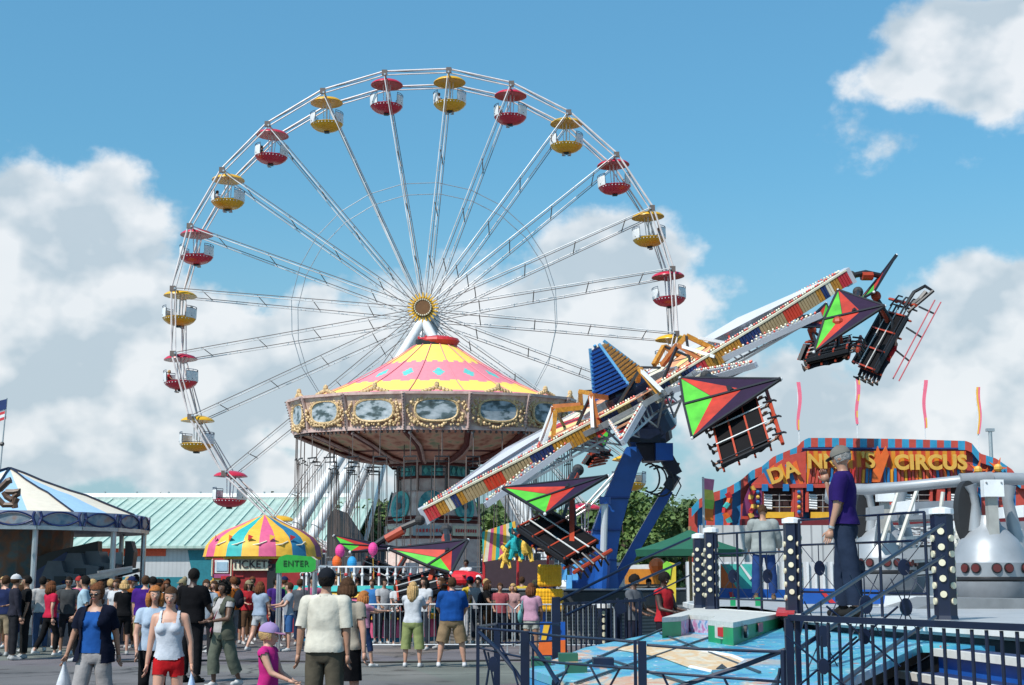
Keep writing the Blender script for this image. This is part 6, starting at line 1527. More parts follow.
    if top in('tee','polo','long','jacket'):
        up=(torso|nk)&(z<neckline+.03*np.clip((lat-.03)/.04,0,0.4))&(z>hem)
        sl=1. if top in('long','jacket') else sleeve
        up|= ua&(tt<(1.1 if sl>=1 else sl)); 
        if sl>=1: up|=fa&(tt<.92)
        up|=(th)&(z>hem)
        off=loose*(.55+.45*np.clip((1.3-z)/.35,0,1)); off=np.where(ua|fa,loose*.8,off)
        sub(up,off,'jacket' if top=='jacket' else 'shirt','top',seed=sd_)
    elif top=='tank':
        up=torso&(z<1.30)&(z>hem); straps=(torso|nk|ua)&(z>=1.29)&(lat>.075)&(lat<.115)&(z<1.5)&~(ua&(tt>.12)); chest=torso&(z<1.36)&(lat<.13)
        sub(up|straps|(chest&(z<1.34)&(z>hem))|((torso&(co_[:,1]>0))&(z<1.40)&(z>hem)&(lat<.12)),.015,'tank_top','top',wr=.003,seed=sd_)
    if over:
        fr=(co_[:,1]<0)&(lat<.075+.03*np.clip((1.4-z)/.4,0,1)); ov=((torso|nk|th)&(z>.80)&(z<1.47)&~fr)|(ua&(tt<over))
        sub(ov,np.where(ua,.03,.034+.03*np.clip((1.2-z)/.4,0,1)),'open_overshirt','over',wr=.012,seed=sd_+9)
    bt=(torso&(z<.965))|(th&(tt<(min(leg/.5,1.01))))
    if leg>.5: bt|= th|(sh&(tt<(leg-.5)/.5))
    if bot=='skirt':
        sub((torso&(z<1.0))|(th&(z>.72)),.012,'skirt_top','bot',seed=sd_+5)
        mb=MB(local=True); zl=.98-leg*.9; pr_=[(.150*g,.99),(.175*g,.90),(.19*g,.78),(.205*g,zl)]
        n=28; vs=[];fs=[]
        for r_,zz in pr_:
            for j in range(n): t=2*PI*j/n; w=1+.035*math.sin(t*7)*(1 if zz<.9 else .2); vs.append((r_*w*math.cos(t)*s,r_*.82*w*math.sin(t)*s+.01,zz*s))
        for i in range(3):
            for j in range(n): fs.append((i*n+j,i*n+(j+1)%n,(i+1)*n+(j+1)%n,(i+1)*n+j))
        mb.add(vs,fs,black); out.append(('skirt',mb,'bot'))
    else:
        tl=(th*tt*.5+sh*(.5+tt*.5)); off=bloose*(.5+.9*tl); off=np.where(torso,bloose*.45,off)
        sub(bt&(z<.965),off*(1-.5*(z>.92)),{True:'shorts',False:'trousers'}[leg<=.75],'bot',seed=sd_+5)
    if shoes:
        for sd in(-1,1):
            A=joints['a%d'%sd]; B_=joints['a%d'%-sd]; dA=np.linalg.norm(co_-np.array(A),axis=1); dB=np.linalg.norm(co_-np.array(B_),axis=1)
            msk=(dA<.30*s)&(dA<=dB)&(co_[:,2]<A.z+.02*s)
            sub(msk,.011,'shoe','shoe',wr=0)
    # hair
    hm=MB(local=True)
    def skullcap(k=1.09,front=-.035,zlow=-.03,zf=.055,back=-.07,n=24,kk=16):
        vs=[];fs=[];idx={}
        for i in range(kk+1):
            p=PI*i/kk
            for j in range(n):
                t=2*PI*j/n; x,y,zz=.082*k*math.sin(p)*math.cos(t),.103*k*math.sin(p)*math.sin(t),.103*k*math.cos(p)
                w=1+.075*mnoise.noise(V((x*70,y*70,zz*40+sd_)))
                vs.append(H(x*w,y*w+.012,zz*w+.02))
        for i in range(kk):
            for j in range(n):
                t=2*PI*(j+.5)/n; p=PI*(i+.5)/kk; y=.103*math.sin(p)*math.sin(t); zz=.103*math.cos(p)+.02
                lim=zf if y<-.045 else (zlow if y<.02 else back)
                if y<-.045 and zz<zf: continue
                if zz<lim: continue
                fs.append((i*n+j,(i+1)*n+j,(i+1)*n+(j+1)%n,i*n+(j+1)%n))
        hm.add(vs,fs,black)
    if hair in('short','cap','bald_cap'): skullcap(1.10,back=-.05)
    elif hair=='crop': skullcap(1.05,back=-.04)
    elif hair in('bob','curly','long','pony','bun','afro','shoulder'):
        skullcap({'pony':1.08,'bun':1.10,'curly':1.14}.get(hair,1.13),zlow=-.06,back=-.10,zf=.068)
        if hair in('long','shoulder','bob'):
            dn={'long':-.30,'shoulder':-.18,'bob':-.10}[hair]
            for k in range(11):
                a=R(-25+k*23); x=math.cos(a)*.085;y=math.sin(a)*.095+.02
                hm.tube([H(x,y,.03),H(x*1.15,y*1.1,-.06),H(x*1.05,y*1.15+.01,dn*.7),H(x*.8,y*1.0+.02,dn)],[.03*s,.032*s,.03*s,.012*s],black,7)
        if hair=='pony': hm.tube([H(0,.10,.05),H(0,.15,.02),H(.01,.16,-.08),H(.0,.14,-.18)],[.025*s,.035*s,.03*s,.01*s],black,8)
        if hair=='bun': hm.ball(H(0,.10,.09),.05*s,black,10,8)
        if hair=='curly':
            rr=random.Random(3)
            for k in range(60):
                a=rr.uniform(0,6.28); zz=rr.uniform(-.1,.12); y=math.sin(a)
                if y<-.45 and zz<.06: continue
                q=math.sqrt(max(.05,1-((zz)/.14)**2)); hm.ball(H(math.cos(a)*.095*q,y*.11*q+.012,zz+.02),rr.uniform(.018,.03)*s,black,6,4)
    if hm.f: out.append(('hair',hm,'hair'))
    BODIES[key]=(out,joints,H,s,hs); return BODIES[key]
def person(label,px_,Y,yaw,colors,key=None,z=0.,group=None,extras=(),base=None,label_cat='person',loc=None,tilt=None,**kw):
    """yaw degrees: 0 faces the camera, 90 faces right, 180 away"""
    key=key or label; parts,joints,H,s,hs=build_body(key,**kw)
    t=thing('person',label,label_cat,(0,0,0),0,group)
    W[t.name]=Matrix.Identity(4)
    cm={'skin':skinm(colors.get('skin','light')),'top':cloth(colors['top']),'bot':cloth(colors['bot']),'shoe':cloth(colors.get('shoe',(.6,.6,.6)),'shoe'),'over':cloth(colors.get('over',(.1,.1,.1))),'hair':mat('hair_'+colors.get('hair','brown'),hairm[colors.get('hair','brown')],.8,var=.35,scale=30,bump=.6,bscale=60,spec=.12)}
    body=None
    for pi_,(nm,mb,k) in enumerate(parts):
        mb.mats=[cm[k]]+mb.mats[1:]
        me_key=(key,nm,pi_)
        if me_key in PM:
            o=bpy.data.objects.new(nm,PM[me_key]); COL.objects.link(o); o.parent=t
            if cm[k]!=PM[me_key].materials[0]: o.material_slots[0].link='OBJECT'; o.material_slots[0].material=cm[k]
        else:
            o=obj(nm,mb,t,smooth=True); PM[me_key]=o.data
        if nm=='body': body=o
    for ex in extras:
        res=ex(joints,H,s,hs)
        for nm,mb in res: obj(nm,mb,t,smooth='auto')
    amin=min(joints['a-1'].z,joints['a1'].z)-.085*s
    Mx=Matrix.Rotation(R(yaw),4,'Z')
    if loc is not None: t.matrix_basis=loc
    else: t.location=(X(px_,Y) if not z else at(px_,600,Y).x,Y,z-amin); t.rotation_euler=(0,0,R(yaw))
    return t
PM={}
# accessories (local coordinates)
def cap_hat(rgb,brim=1,under=None):
    c=cloth(rgb,'cap')
    def f(j,H,s,hs):
        m=MB(local=True); n=20; vs=[];fs=[]
        for i in range(7):
            p=PI/2*i/6
            for k in range(n): t=2*PI*k/n; vs.append(H(.094*math.sin(p)*math.cos(t),.114*math.sin(p)*math.sin(t)+.012,.105*math.cos(p)+.035))
        for i in range(6):
            for k in range(n): fs.append((i*n+k,(i+1)*n+k,(i+1)*n+(k+1)%n,i*n+(k+1)%n))
        m.add(vs,fs,c); m.ball(H(0,.012,.142),.01*s,c,6,4)
        m2=MB(local=True)
        if brim: 
            pts=[H(.08*math.cos(a)*1.0,-.075+.085*brim*math.sin(a),.036-.014*abs(math.sin(a))) for a in [PI+PI*i/12 for i in range(13)]]
            m2.slab(pts,H(0,0,.008)-H(0,0,0),cloth(under or rgb,'cap')); return [('cap',m),('cap_brim',m2)]
        return [('cap',m)]
    return f
def glasses(j,H,s,hs):
    m=MB(local=True); g=mat('sunglass_black',(.01,.01,.012),.15)
    for sd in(-1,1): m.ball(H(sd*.032,-.098,.003),tuple(k*s*hs for k in(.024,.007,.016)),g,10,6); m.tube([H(sd*.055,-.09,.006),H(sd*.08,.0,.004)],.003*s,g,4)
    m.tube([H(-.01,-.1,.006),H(.01,-.1,.006)],.003*s,g,4)
    return [('sunglasses',m)]
def watch(sd,rgb=(.5,.5,.5)):
    def f(j,H,s,hs):
        m=MB(local=True); Wr,d=j['w%d'%sd]; m.tube([Wr-d*.02,Wr-d*.045],.034*s,mat('watch_metal',(.5,.5,.5),.3,.8),10); return [('wrist_watch',m)]
    return f
def collar(rgb):
    def f(j,H,s,hs):
        m=MB(local=True); m.lathe([(.072*s,1.445*s),(.062*s,1.49*s),(.066*s,1.49*s),(.08*s,1.44*s)],(0,.012*s,0),cloth(rgb),16); return [('collar',m)]
    return f
def belt(rgb):
    def f(j,H,s,hs): m=MB(local=True); m.lathe([(.175*s,.955*s),(.175*s,.985*s)],(0,0,0),cloth(rgb,'belt'),20); return []
    return f
def plastic_bag(sd,rgb,rgb2=None,k=1.):
    def f(j,H,s,hs):
        Wr,d=j['w%d'%sd]; h_=Wr+d*.07; m=MB(local=True); c=mat('bag_plastic_%d'%int(rgb[2]*100),rgb,.35,var=.12,bump=.6,bscale=9); c2=mat('bag_plastic2_%d'%int((rgb2 or rgb)[2]*100),rgb2 or rgb,.35,var=.12)
        n=14; vs=[];fs=[]
        pr_=[(.02,0),(.035,-.06),(.09,-.16),(.13,-.26),(.14,-.36),(.11,-.42),(.02,-.43)]
        for i,(r,z) in enumerate(pr_):
            for q in range(n): t=2*PI*q/n; w=1+.18*mnoise.noise(V((math.cos(t)*3,math.sin(t)*3,z*9))); vs.append(h_+V((r*w*.45*math.cos(t),r*w*math.sin(t),z))*k)
        for i in range(len(pr_)-1):
            for q in range(n): fs.append((i*n+q,i*n+(q+1)%n,(i+1)*n+(q+1)%n,(i+1)*n+q))
        m.add(vs,fs,lambda cc:(c2 if rgb2 and cc.z<h_.z-.24*k else c)); m.tube([h_+V((0,-.03,-.02)),h_+V((0,0,.03)),h_+V((0,.03,-.02))],.008,c,5)
        return [('carrier_bag',m)]
    return f
def backpack(rgb,y=.16,k=1.,nm='backpack'):
    def f(j,H,s,hs):
        m=MB(local=True); c=cloth(rgb,'pack'); m.ball(V((0,y+.04,1.2))*s,(.15*k*s,.10*k*s,.23*k*s),c,14,10); m.ball(V((0,y+.12*k,1.12))*s,(.10*k*s,.05*k*s,.11*k*s),c,10,8)
        for sd in(-1,1): m.tube([V((sd*.10,.12,1.40))*s,V((sd*.105,.02,1.47))*s,V((sd*.11,-.12,1.36))*s,V((sd*.13,-.10,1.15))*s,V((sd*.14,.10,1.05))*s],.015*s,c,5)
        return [(nm,m)]
    return f
def shoulder_bag(sd,rgb,z=1.0,k=1.):
    def f(j,H,s,hs):
        m=MB(local=True); c=cloth(rgb,'bag'); m.ball(V((sd*.24,.05,z))*s,(.06*k*s,.13*k*s,.15*k*s),c,12,8); m.tube([V((sd*.23,.1,z+.1))*s,V((sd*.17,.05,1.44))*s,V((sd*.21,-.06,z+.1))*s],.012*s,c,5); return [('shoulder_bag',m)]
    return f
def vest(rgb):
    """open waistcoat / overshirt: two front panels and a back, over the shirt"""
    c=cloth(rgb)
    def f(j,H,s,hs):
        m=MB(local=True)
        n=22; rings=[(.80,.215,.165),(.93,.20,.155),(1.08,.18,.14),(1.22,.185,.145),(1.33,.19,.135),(1.43,.15,.10),(1.465,.09,.075)]
        vs=[];fs=[]
        for z,rx,ry in rings:
            for q in range(n+1):
                t=R(-90+28+(360-56)*q/n); vs.append(V((rx*math.cos(t),ry*math.sin(t)+.005,z+.01*math.sin(q*1.7)))*s)
        for i in range(len(rings)-1):
            for q in range(n): fs.append((i*(n+1)+q,i*(n+1)+q+1,(i+1)*(n+1)+q+1,(i+1)*(n+1)+q))
        m.add(vs,fs,c); return [('open_overshirt',m)]
    return f
def strap(rgb,sd=1):
    c=cloth(rgb,'strap')
    def f(j,H,s,hs):
        m=MB(local=True); m.tube([V((sd*.11,.03,1.45))*s,V((sd*.05,-.13,1.3))*s,V((-sd*.10,-.13,1.1))*s,V((-sd*.17,-.02,.98))*s],.013*s,c,5); m.tube([V((sd*.11,.03,1.45))*s,V((sd*.03,.13,1.3))*s,V((-sd*.1,.125,1.1))*s,V((-sd*.17,-.02,.98))*s],.013*s,c,5); m.ball(V((-sd*.17,-.06,.93))*s,(.09*s,.05*s,.07*s),c,10,6); return [('sling_bag',m)]
    return f
WALK=dict(lleg=((18,3),(-6,0)),rleg=((-14,3),(-32,0)),larm=((-18,9),(5,3)),rarm=((16,9),(35,3)))
WALK2=dict(rleg=((18,3),(-6,0)),lleg=((-14,3),(-32,0)),rarm=((-18,9),(5,3)),larm=((16,9),(35,3)))
# ---- the near people
person('woman in sunglasses, open navy overshirt and grey trousers, carrying a white bag',97,17.0,-8,dict(skin='tan',over=(.008,.011,.026),top=(.02,.10,.36),bot=(.40,.38,.38),hair='auburn',shoe=(.5,.5,.5)),h=1.69,girth=1.08,fem=True,vox=.016,top='tee',sleeve=.3,neckline=1.40,bot='pants',leg=.95,bloose=.04,hair='bun',
   lleg=((14,5),(0,0)),rleg=((-8,5),(-22,0)),larm=((2,22),(10,14)),rarm=((-22,10),(-12,4)),head=(0,8),over=.75,extras=(glasses,plastic_bag(-1,(.62,.63,.66),(.05,.10,.38),1.25)))
person('young woman in a white tank top and red shorts walking towards the camera',171,15.8,4,dict(skin='light',top=(.68,.72,.80),bot=(.52,.015,.02),hair='brown',shoe=(.6,.6,.6)),h=1.65,girth=.96,fem=True,vox=.015,top='tank',bot='shorts',leg=.20,hair='pony',hem=.915,bloose=.014,
   lleg=((10,3),(2,0)),rleg=((-6,3),(-16,0)),larm=((4,9),(8,6)),rarm=((2,15),(6,6)),head=(0,4),extras=(plastic_bag(1,(.50,.62,.82),None,.9),))
person('red haired woman in a pale blue tee behind the white tank top',155,18.2,14,dict(skin='light',top=(.45,.56,.70),bot=(.01,.01,.012),hair='ginger'),h=1.66,fem=True,vox=.02,hair='shoulder',leg=.95,larm=((8,12),(30,-4)),rarm=((4,8),(14,2)),**{k:v for k,v in WALK.items() if 'leg' in k})
person('tall man with a shaved head in black clothes behind the white tank top woman',193,24.5,160,dict(skin='dark',top=(.008,.008,.01),bot=(.012,.012,.015),hair='black',shoe=(.02,.02,.02)),h=1.90,girth=1.08,vox=.022,hair='crop',leg=.95,loose=.035,sleeve=.8,larm=((20,10),(60,-10)),rarm=((8,10),(20,0)))
person('dark haired woman in khaki waistcoat and grey green cargo trousers with a sling bag',224,23.3,-42,dict(skin='brown',over=(.10,.105,.08),top=(.5,.48,.48),bot=(.14,.155,.12),hair='black',shoe=(.62,.62,.62)),h=1.70,girth=1.05,fem=True,vox=.018,hair='curly',leg=.83,bloose=.045,sleeve=.35,larm=((18,10),(78,-25)),rarm=((18,12),(82,-25)),lleg=((12,5),(-4,0)),rleg=((-14,5),(-24,0)),over=.06,extras=(strap((.35,.09,.14),1),))
person('little girl in a pink vest top and lilac cap looking right',270,14.0,80,dict(skin='light',top=(.58,.03,.22),bot=(.01,.01,.012),hair='blond',shoe=(.6,.3,.4)),h=1.30,girth=.98,child=True,vox=.017,top='tee',sleeve=.12,bot='pants',leg=.5,hair='short',head=(0,6),larm=((28,6),(70,0)),rarm=((20,8),(58,2)),lleg=((10,3),(0,0)),rleg=((-8,3),(-14,0)),extras=(cap_hat((.42,.30,.56),1.15,(.55,.25,.40)),))
person('man in black cap, cream polo shirt and khaki trousers seen from behind',326,15.8,172,dict(skin='tan',top=(.72,.68,.58),bot=(.11,.095,.07),hair='black',shoe=(.05,.04,.03)),h=1.84,girth=1.1,vox=.016,top='polo',sleeve=.92,hair='short',leg=.95,hem=.90,loose=.034,bloose=.034,larm=((-4,9),(4,2)),rarm=((-6,12),(2,6)),head=(12,0),extras=(cap_hat((.015,.018,.025),1.),collar((.72,.68,.58))))
person('brown haired woman in a beige tee and black skirt beside the black capped man',347,17.2,168,dict(skin='light',top=(.42,.37,.30),bot=(.008,.008,.01),hair='brown',shoe=(.1,.1,.1)),h=1.74,girth=1.0,fem=True,vox=.018,top='tee',sleeve=.5,bot='skirt',leg=.48,hair='bob',head=(14,0),larm=((-8,12),(0,4)),rarm=((0,8),(10,2)))
person('ginger haired girl in a pink tee and navy capri trousers reaching forward',364,28.6,128,dict(skin='light',top=(.55,.25,.38),bot=(.02,.04,.11),hair='ginger',shoe=(.68,.68,.68)),h=1.48,girth=.95,fem=True,child=True,vox=.022,hair='shoulder',leg=.66,larm=((70,8),(90,0)),rarm=((62,8),(88,0)),lleg=((16,3),(8,0)),rleg=((-10,3),(-22,0)))
person('blond woman in a white tee and green cropped trousers with a black backpack',413,28.6,170,dict(skin='light',top=(.66,.68,.72),bot=(.30,.34,.14),hair='blond',shoe=(.7,.7,.7)),h=1.66,girth=1.1,fem=True,vox=.02,hair='long',leg=.66,bloose=.05,sleeve=.6,rarm=((50,8),(110,0)),larm=((48,8),(108,0)),lleg=((0,7),(0,2)),rleg=((2,7),(0,2)))
person('big man in a royal blue polo shirt and khaki shorts seen from behind',452,28.6,180,dict(skin='light',top=(.012,.075,.30),bot=(.32,.22,.13),hair='brown',shoe=(.68,.68,.7)),h=1.76,girth=1.28,vox=.02,top='polo',sleeve=.9,hair='short',leg=.5,bloose=.06,loose=.035,larm=((25,16),(50,-14)),rarm=((25,16),(50,-14)),lleg=((2,13),(0,8)),rleg=((0,13),(0,8)),extras=(collar((.012,.075,.30)),))
person('small black backpack wearer stand beside the barrier',397,30.5,150,dict(skin='mid',top=(.35,.38,.4),bot=(.02,.02,.03),hair='black'),h=1.6,vox=.025,hair='short',larm=((10,8),(40,0)),extras=(backpack((.01,.01,.012)),)) if False else None
person('woman in a pink tee and pale shorts with a teal shoulder bag at the barrier',531,30.5,170,dict(skin='mid',top=(.62,.34,.46),bot=(.5,.5,.45),hair='auburn',shoe=(.5,.5,.5)),h=1.62,girth=1.05,fem=True,vox=.022,hair='shoulder',leg=.22,sleeve=.6,larm=((12,14),(40,-5)),rarm=((40,10),(90,-8)),extras=(shoulder_bag(1,(.16,.42,.42)),))
BODIES_used=1
person('woman in a pale blue tee and white shorts facing away by the ticket kiosk',260,34.2,150,dict(skin='light',top=(.36,.44,.56),bot=(.5,.52,.55),hair='auburn',shoe=(.6,.6,.6)),h=1.66,girth=1.08,fem=True,vox=.024,hair='shoulder',leg=.3,larm=((20,14),(70,-20)),rarm=((20,12),(60,-10)),**{k:v for k,v in WALK.items() if 'leg' in k})
person('boy in a grey tee and blue shorts, hands out, beside the green sign post',289,34.6,-70,dict(skin='light',top=(.36,.40,.46),bot=(.05,.14,.34),hair='brown',shoe=(.5,.5,.5)),h=1.62,girth=.95,vox=.024,hair='short',leg=.5,bloose=.04,larm=((40,8),(85,0)),rarm=((35,8),(80,0)))
# on the deck
person('grey capped man in purple polo shirt on the ride deck, hand at his chin',847,15.6,-112,dict(skin='tan',top=(.028,.014,.12),bot=(.022,.034,.065),hair='grey',shoe=(.02,.02,.02)),z=DZ,h=1.84,girth=1.08,vox=.016,top='polo',sleeve=.85,hair='crop',leg=.97,bloose=.036,loose=.034,hem=.93,head=(-8,18),rarm=((8,7),(16,4)),larm=((30,3),(166,-8)),lleg=((8,8),(0,2)),rleg=((-10,8),(-6,2)),extras=(cap_hat((.20,.19,.17),1.,(.06,.055,.05)),collar((.028,.014,.12)),watch(1)))
person('stooping man in a pale grey jacket and jeans at the back of the deck',765,26.0,172,dict(skin='tan',top=(.36,.39,.38),bot=(.025,.06,.20),hair='brown',shoe=(.2,.13,.08)),z=DZ,h=1.72,girth=1.12,vox=.022,top='jacket',hair='short',leg=.95,hem=.84,loose=.05,bloose=.03,head=(0,35),larm=((20,16),(50,4)),rarm=((20,14),(45,0)),lleg=((8,7),(0,2)),rleg=((-6,7),(-6,2)))
person('man with dark hair in a grey tee looking down behind the navy ramp rails',634,27.0,58,dict(skin='brown',top=(.13,.14,.16),bot=(.03,.03,.05),hair='black'),h=1.80,girth=1.05,vox=.024,hair='short',leg=.9,head=(0,32),larm=((20,8),(70,-4)),rarm=((20,8),(70,-4)))
person('young man in a red vest with navy shoulders looking down near the green step',664,26.0,50,dict(skin='dark',top=(.55,.03,.04),bot=(.02,.02,.03),hair='black'),h=1.84,girth=1.0,vox=.022,hair='short',leg=.9,head=(0,34),sleeve=.15,larm=((18,8),(80,-4)),rarm=((18,8),(80,-4)))
# ---- the crowd on the left, ~33 m away
LC='crowd on the left'
def crowd(label,px_,Y,yaw,sk,tc_,bc_,hr_,h=1.72,hs_='short',key=None,**kw):
    kw.setdefault('vox',.028); return person(label,px_,Y,yaw,dict(skin=sk,top=tc_,bot=bc_,hair=hr_,shoe=kw.pop('shoe',(.5,.5,.5))),h=h,hair=hs_,key=key,group=kw.pop('group',None),**kw)
bl_,wh_,rd_=(.012,.012,.014),(.62,.63,.66),(.5,.03,.04)
crowd('man in a navy jacket and khaki shorts at the far left edge',5,32.5,160,'light',(.02,.03,.09),(.35,.27,.18),'brown',1.78,top='jacket',leg=.5,girth=1.15)
crowd('person in a white cap and dark clothes near the left edge',15,31,120,'tan',(.03,.03,.045),(.025,.025,.03),'brown',1.80,extras=(cap_hat((.7,.7,.72)),),top='jacket',leg=.95)
crowd('man in black talking beside the white capped person',26,31.5,-60,'mid',bl_,(.02,.02,.02),'black',1.78,sleeve=.8,leg=.95,larm=((30,8),(80,-6)))
crowd('man in a long white shirt and jeans behind the woman in red',42,34.5,-150,'mid',(.55,.53,.52),(.06,.10,.2),'black',1.76,top='long',leg=.95,shoe=(.65,.65,.65),larm=((12,12),(30,0)))
crowd('woman in a crimson top and black trousers with white shoes',51,32.5,140,'light',(.58,.025,.07),bl_,'auburn',1.68,'shoulder',fem=True,leg=.92,shoe=(.7,.7,.7),**{k:v for k,v in WALK.items()})
crowd('man in sunglasses and a charcoal tee beside the woman in crimson',68,33,10,'mid',(.07,.075,.08),(.03,.03,.035),'black',1.76,leg=.6,extras=(glasses,),shoe=(.65,.65,.65),larm=((15,10),(60,-10)))
crowd('black haired man in a light blue tee seen from the side',84,30.5,-80,'tan',(.42,.58,.68),bl_,'black',1.80,leg=.95,sleeve=.8,**{k:v for k,v in WALK2.items()})
crowd('woman in a white tee right of the woman in the navy overshirt',116,35,-20,'tan',wh_,(.05,.05,.08),'brown',1.70,'bob',fem=True,leg=.9)
crowd('woman in a black tee carrying a blue bag',124,33,200,'light',bl_,bl_,'blond',1.68,'bob',fem=True,leg=.5,extras=(plastic_bag(1,(.10,.28,.5)),))
crowd('man in a bright blue tee further back',135,39,190,'tan',(.03,.16,.45),bl_,'black',1.82,leg=.6)
crowd('heavy man in a purple tee and khaki shorts seen from behind',145,31.5,184,'light',(.07,.02,.22),(.42,.33,.18),'brown',1.78,girth=1.25,leg=.52,bloose=.05,sleeve=.8,shoe=(.03,.03,.03),loose=.03)
crowd('person in orange and brown beyond the kiosk queue',161,38,30,'tan',(.4,.12,.04),bl_,'brown',1.7,'bob',fem=True)
crowd('man in a pale shirt left of the khaki waistcoat woman',206,30.5,15,'tan',(.42,.48,.55),(.03,.03,.035),'brown',1.70,larm=((30,10),(80,-20)),rarm=((30,10),(80,-20)),leg=.95)
crowd('woman in orange behind the khaki waistcoat woman',214,36,-30,'light',(.6,.2,.06),(.1,.1,.1),'brown',1.66,'shoulder',fem=True)
crowd('man in red at the kiosk counter',237,38.5,170,'tan',(.4,.03,.03),bl_,'black',1.72,leg=.6)
crowd('man in a violet tee half hidden behind the green sign post',276,36.8,40,'mid',(.08,.03,.22),(.02,.03,.06),'black',1.74,leg=.9)
crowd('man in a black tee by the barrier, right of the green sign',300,37.5,150,'light',(.10,.11,.13),(.03,.05,.1),'brown',1.7)
# riders' queue and spectators inside the barriers
sp=[(398,37.0,20,'light',wh_,'brown','shoulder',1.66,'woman in white just inside the barrier, left of the backpack'),(424,35.2,-30,'tan',wh_,'black','long',1.76,'black haired woman in white beside the blond woman'),(441,35.8,-60,'tan',bl_,'brown','shoulder',1.74,'woman in black with raised arm beside the man in blue'),
    (500,37.2,10,'tan',(.45,.1,.12),'brown','short',1.6,'person in faded red beyond the barrier gap'),(513,38.0,-20,'light',(.5,.3,.3),'blond','bob',1.58,'small figure in pink near the striped awning'),(384,38.2,30,'mid',(.5,.5,.52),'black','short',1.72,'man in light grey behind the ginger haired girl'),
    (372,39,-20,'tan',(.05,.2,.5),'brown','short',1.7,'man in blue on the far side of the kiddie ride'),(356,39.6,10,'light',(.1,.4,.5),'brown','bob',1.66,'woman in turquoise near the orange balloon'),(478,38.4,-10,'tan',(.35,.35,.37),'black','short',1.75,'man in grey by the dark platform edge')]
for k,(px_,Y,yaw,sk,top,hr,hs_,h,lab) in enumerate(sp): crowd(lab,px_,Y,yaw,sk,top,(.03,.035,.05),hr,h,hs_,fem=(hs_!='short'),larm=((60,8),(130,0)) if k==2 else ((20,8),(60,-4)),vox=.03)
kr_=thing('kiddie_car','small red kiddie car beyond the gliders, rider in white aboard','kiddie car',(at(463,577,47).x,47,0)); m=MB(); c=at(463,580,47); m.ball(c,(.75,.5,.32),rd:=mat('car_red',(.6,.02,.03),.3),16,10); m.slab([V((c.x-.8,46.6,0)),V((c.x+.8,46.6,0)),V((c.x+.6,46.6,c.z)),V((c.x-.6,46.6,c.z))],(0,.8,0),mat('car_base',(.1,.1,.11))); m.ball(c+V((.5,-.3,.05)),(.12,.1,.12),white,8,6); obj('car_body',m,kr_)
person('rider in a white tee sitting in the small red kiddie car',466,47.0,-30,dict(skin='brown',top=(.66,.68,.72),bot=(.05,.05,.08),hair='black'),h=1.55,vox=.03,hair='short',z=at(466,580,47).z-.55,leg=.9,lleg=((85,5),(10,0)),rleg=((85,5),(10,0)),larm=((50,8),(80,0)),rarm=((50,8),(80,0)))
# far crowd : shared bodies, own colours and labels
BASES=[dict(key='far_a',h=1.76,vox=.034,leg=.9,face=False),dict(key='far_b',h=1.66,fem=True,vox=.034,leg=.5,hair='shoulder',face=False,larm=((30,8),(80,-6))),dict(key='far_c',h=1.72,vox=.034,leg=.5,face=False,girth=1.15,**{k:v for k,v in WALK.items()}),dict(key='far_d',h=1.4,child=True,vox=.034,leg=.5,hair='short',face=False)]
cn={'red':(.5,.03,.04),'white':(.62,.62,.65),'black':(.014,.014,.016),'navy':(.02,.03,.1),'green':(.04,.2,.06),'yellow':(.7,.5,.06),'orange':(.6,.17,.03),'sky blue':(.2,.4,.6),'grey':(.2,.2,.22),'pink':(.6,.15,.28),'brown':(.13,.07,.04),'teal':(.02,.25,.27)}
rnf=random.Random(21)
farp=[(3,36,'at the very left edge'),(21,34,'behind the white capped person'),(47,37,'behind the crimson top'),(58,36,'left of the sunglasses man'),(78,36,'behind the light blue tee'),(103,38,'behind the navy overshirt'),(110,36.5,'left of the white tee woman'),(131,36,'behind the black tee woman on the right'),(152,35,'behind the purple tee man'),(166,34,'behind the red haired woman'),(182,35,'behind the shaved head man'),(211,34,'behind the man in the pale shirt'),(233,36,'right of the khaki waistcoat woman'),(248,38,'left of the pale blue tee woman'),(312,38.5,'by the right post of the green sign'),(408,38,'just behind the barrier by the backpack woman'),(470,38.6,'inside the barrier right of the blue polo'),(488,38.2,'inside the barrier before the awning'),(16,52,'far behind the tent ride floor'),(90,52,'far behind the tent ride steps'),(118,41,'beside the black tee woman'),(140,50,'far off by the white hall wall'),(158,36,'beside the purple tee man'),(173,37,'between purple tee man and man in black'),(30,37,'in the thick of the left crowd'),(64,38,'behind the sunglasses man'),(92,36,'just behind the black haired man'),(200,37,'behind the pale shirt man'),(284,40,'right behind the boy in grey'),(10,40,'under the left end of the tent ride'),(34,42,'between the tent posts at the left'),(36,38,'behind the man in black'),(58,44,'below the tent ride cars'),(76,46,'left of the black haired man'),(100,40,'behind the navy overshirt woman'),(108,44,'below the tent ride steps'),(127,47,'behind the black tee woman'),(152,42,'right of the purple tee man'),(167,46,'before the teal hall wall'),(179,40,'left of the shaved head man'),(184,50,'before the teal corner of the hall'),(212,43,'by the kiosk poster'),(228,41,'at the kiosk window'),(246,42,'at the kiosk counter'),(252,40,'behind the pale blue tee woman'),(270,43,'by the kiosk doorway'),(307,41,'behind the green sign'),(318,43,'left of the cream polo man'),(336,44,'below the balloons'),(387,44,'under the left arm tip'),(404,46,'under the lowest glider'),(430,44,'behind the backpack woman'),(447,46,'behind the blue polo man'),(470,44,'before the swing ride base'),(486,44,'beneath the striped awning'),(506,43,'under the teal plush toy'),(522,44,'under the yellow plush toy'),(535,43,'left of the yellow bulb clusters'),(649,44,'by the orange snack stand'),(656,40,'under the green canopy')]
FG='people in the distant crowd'
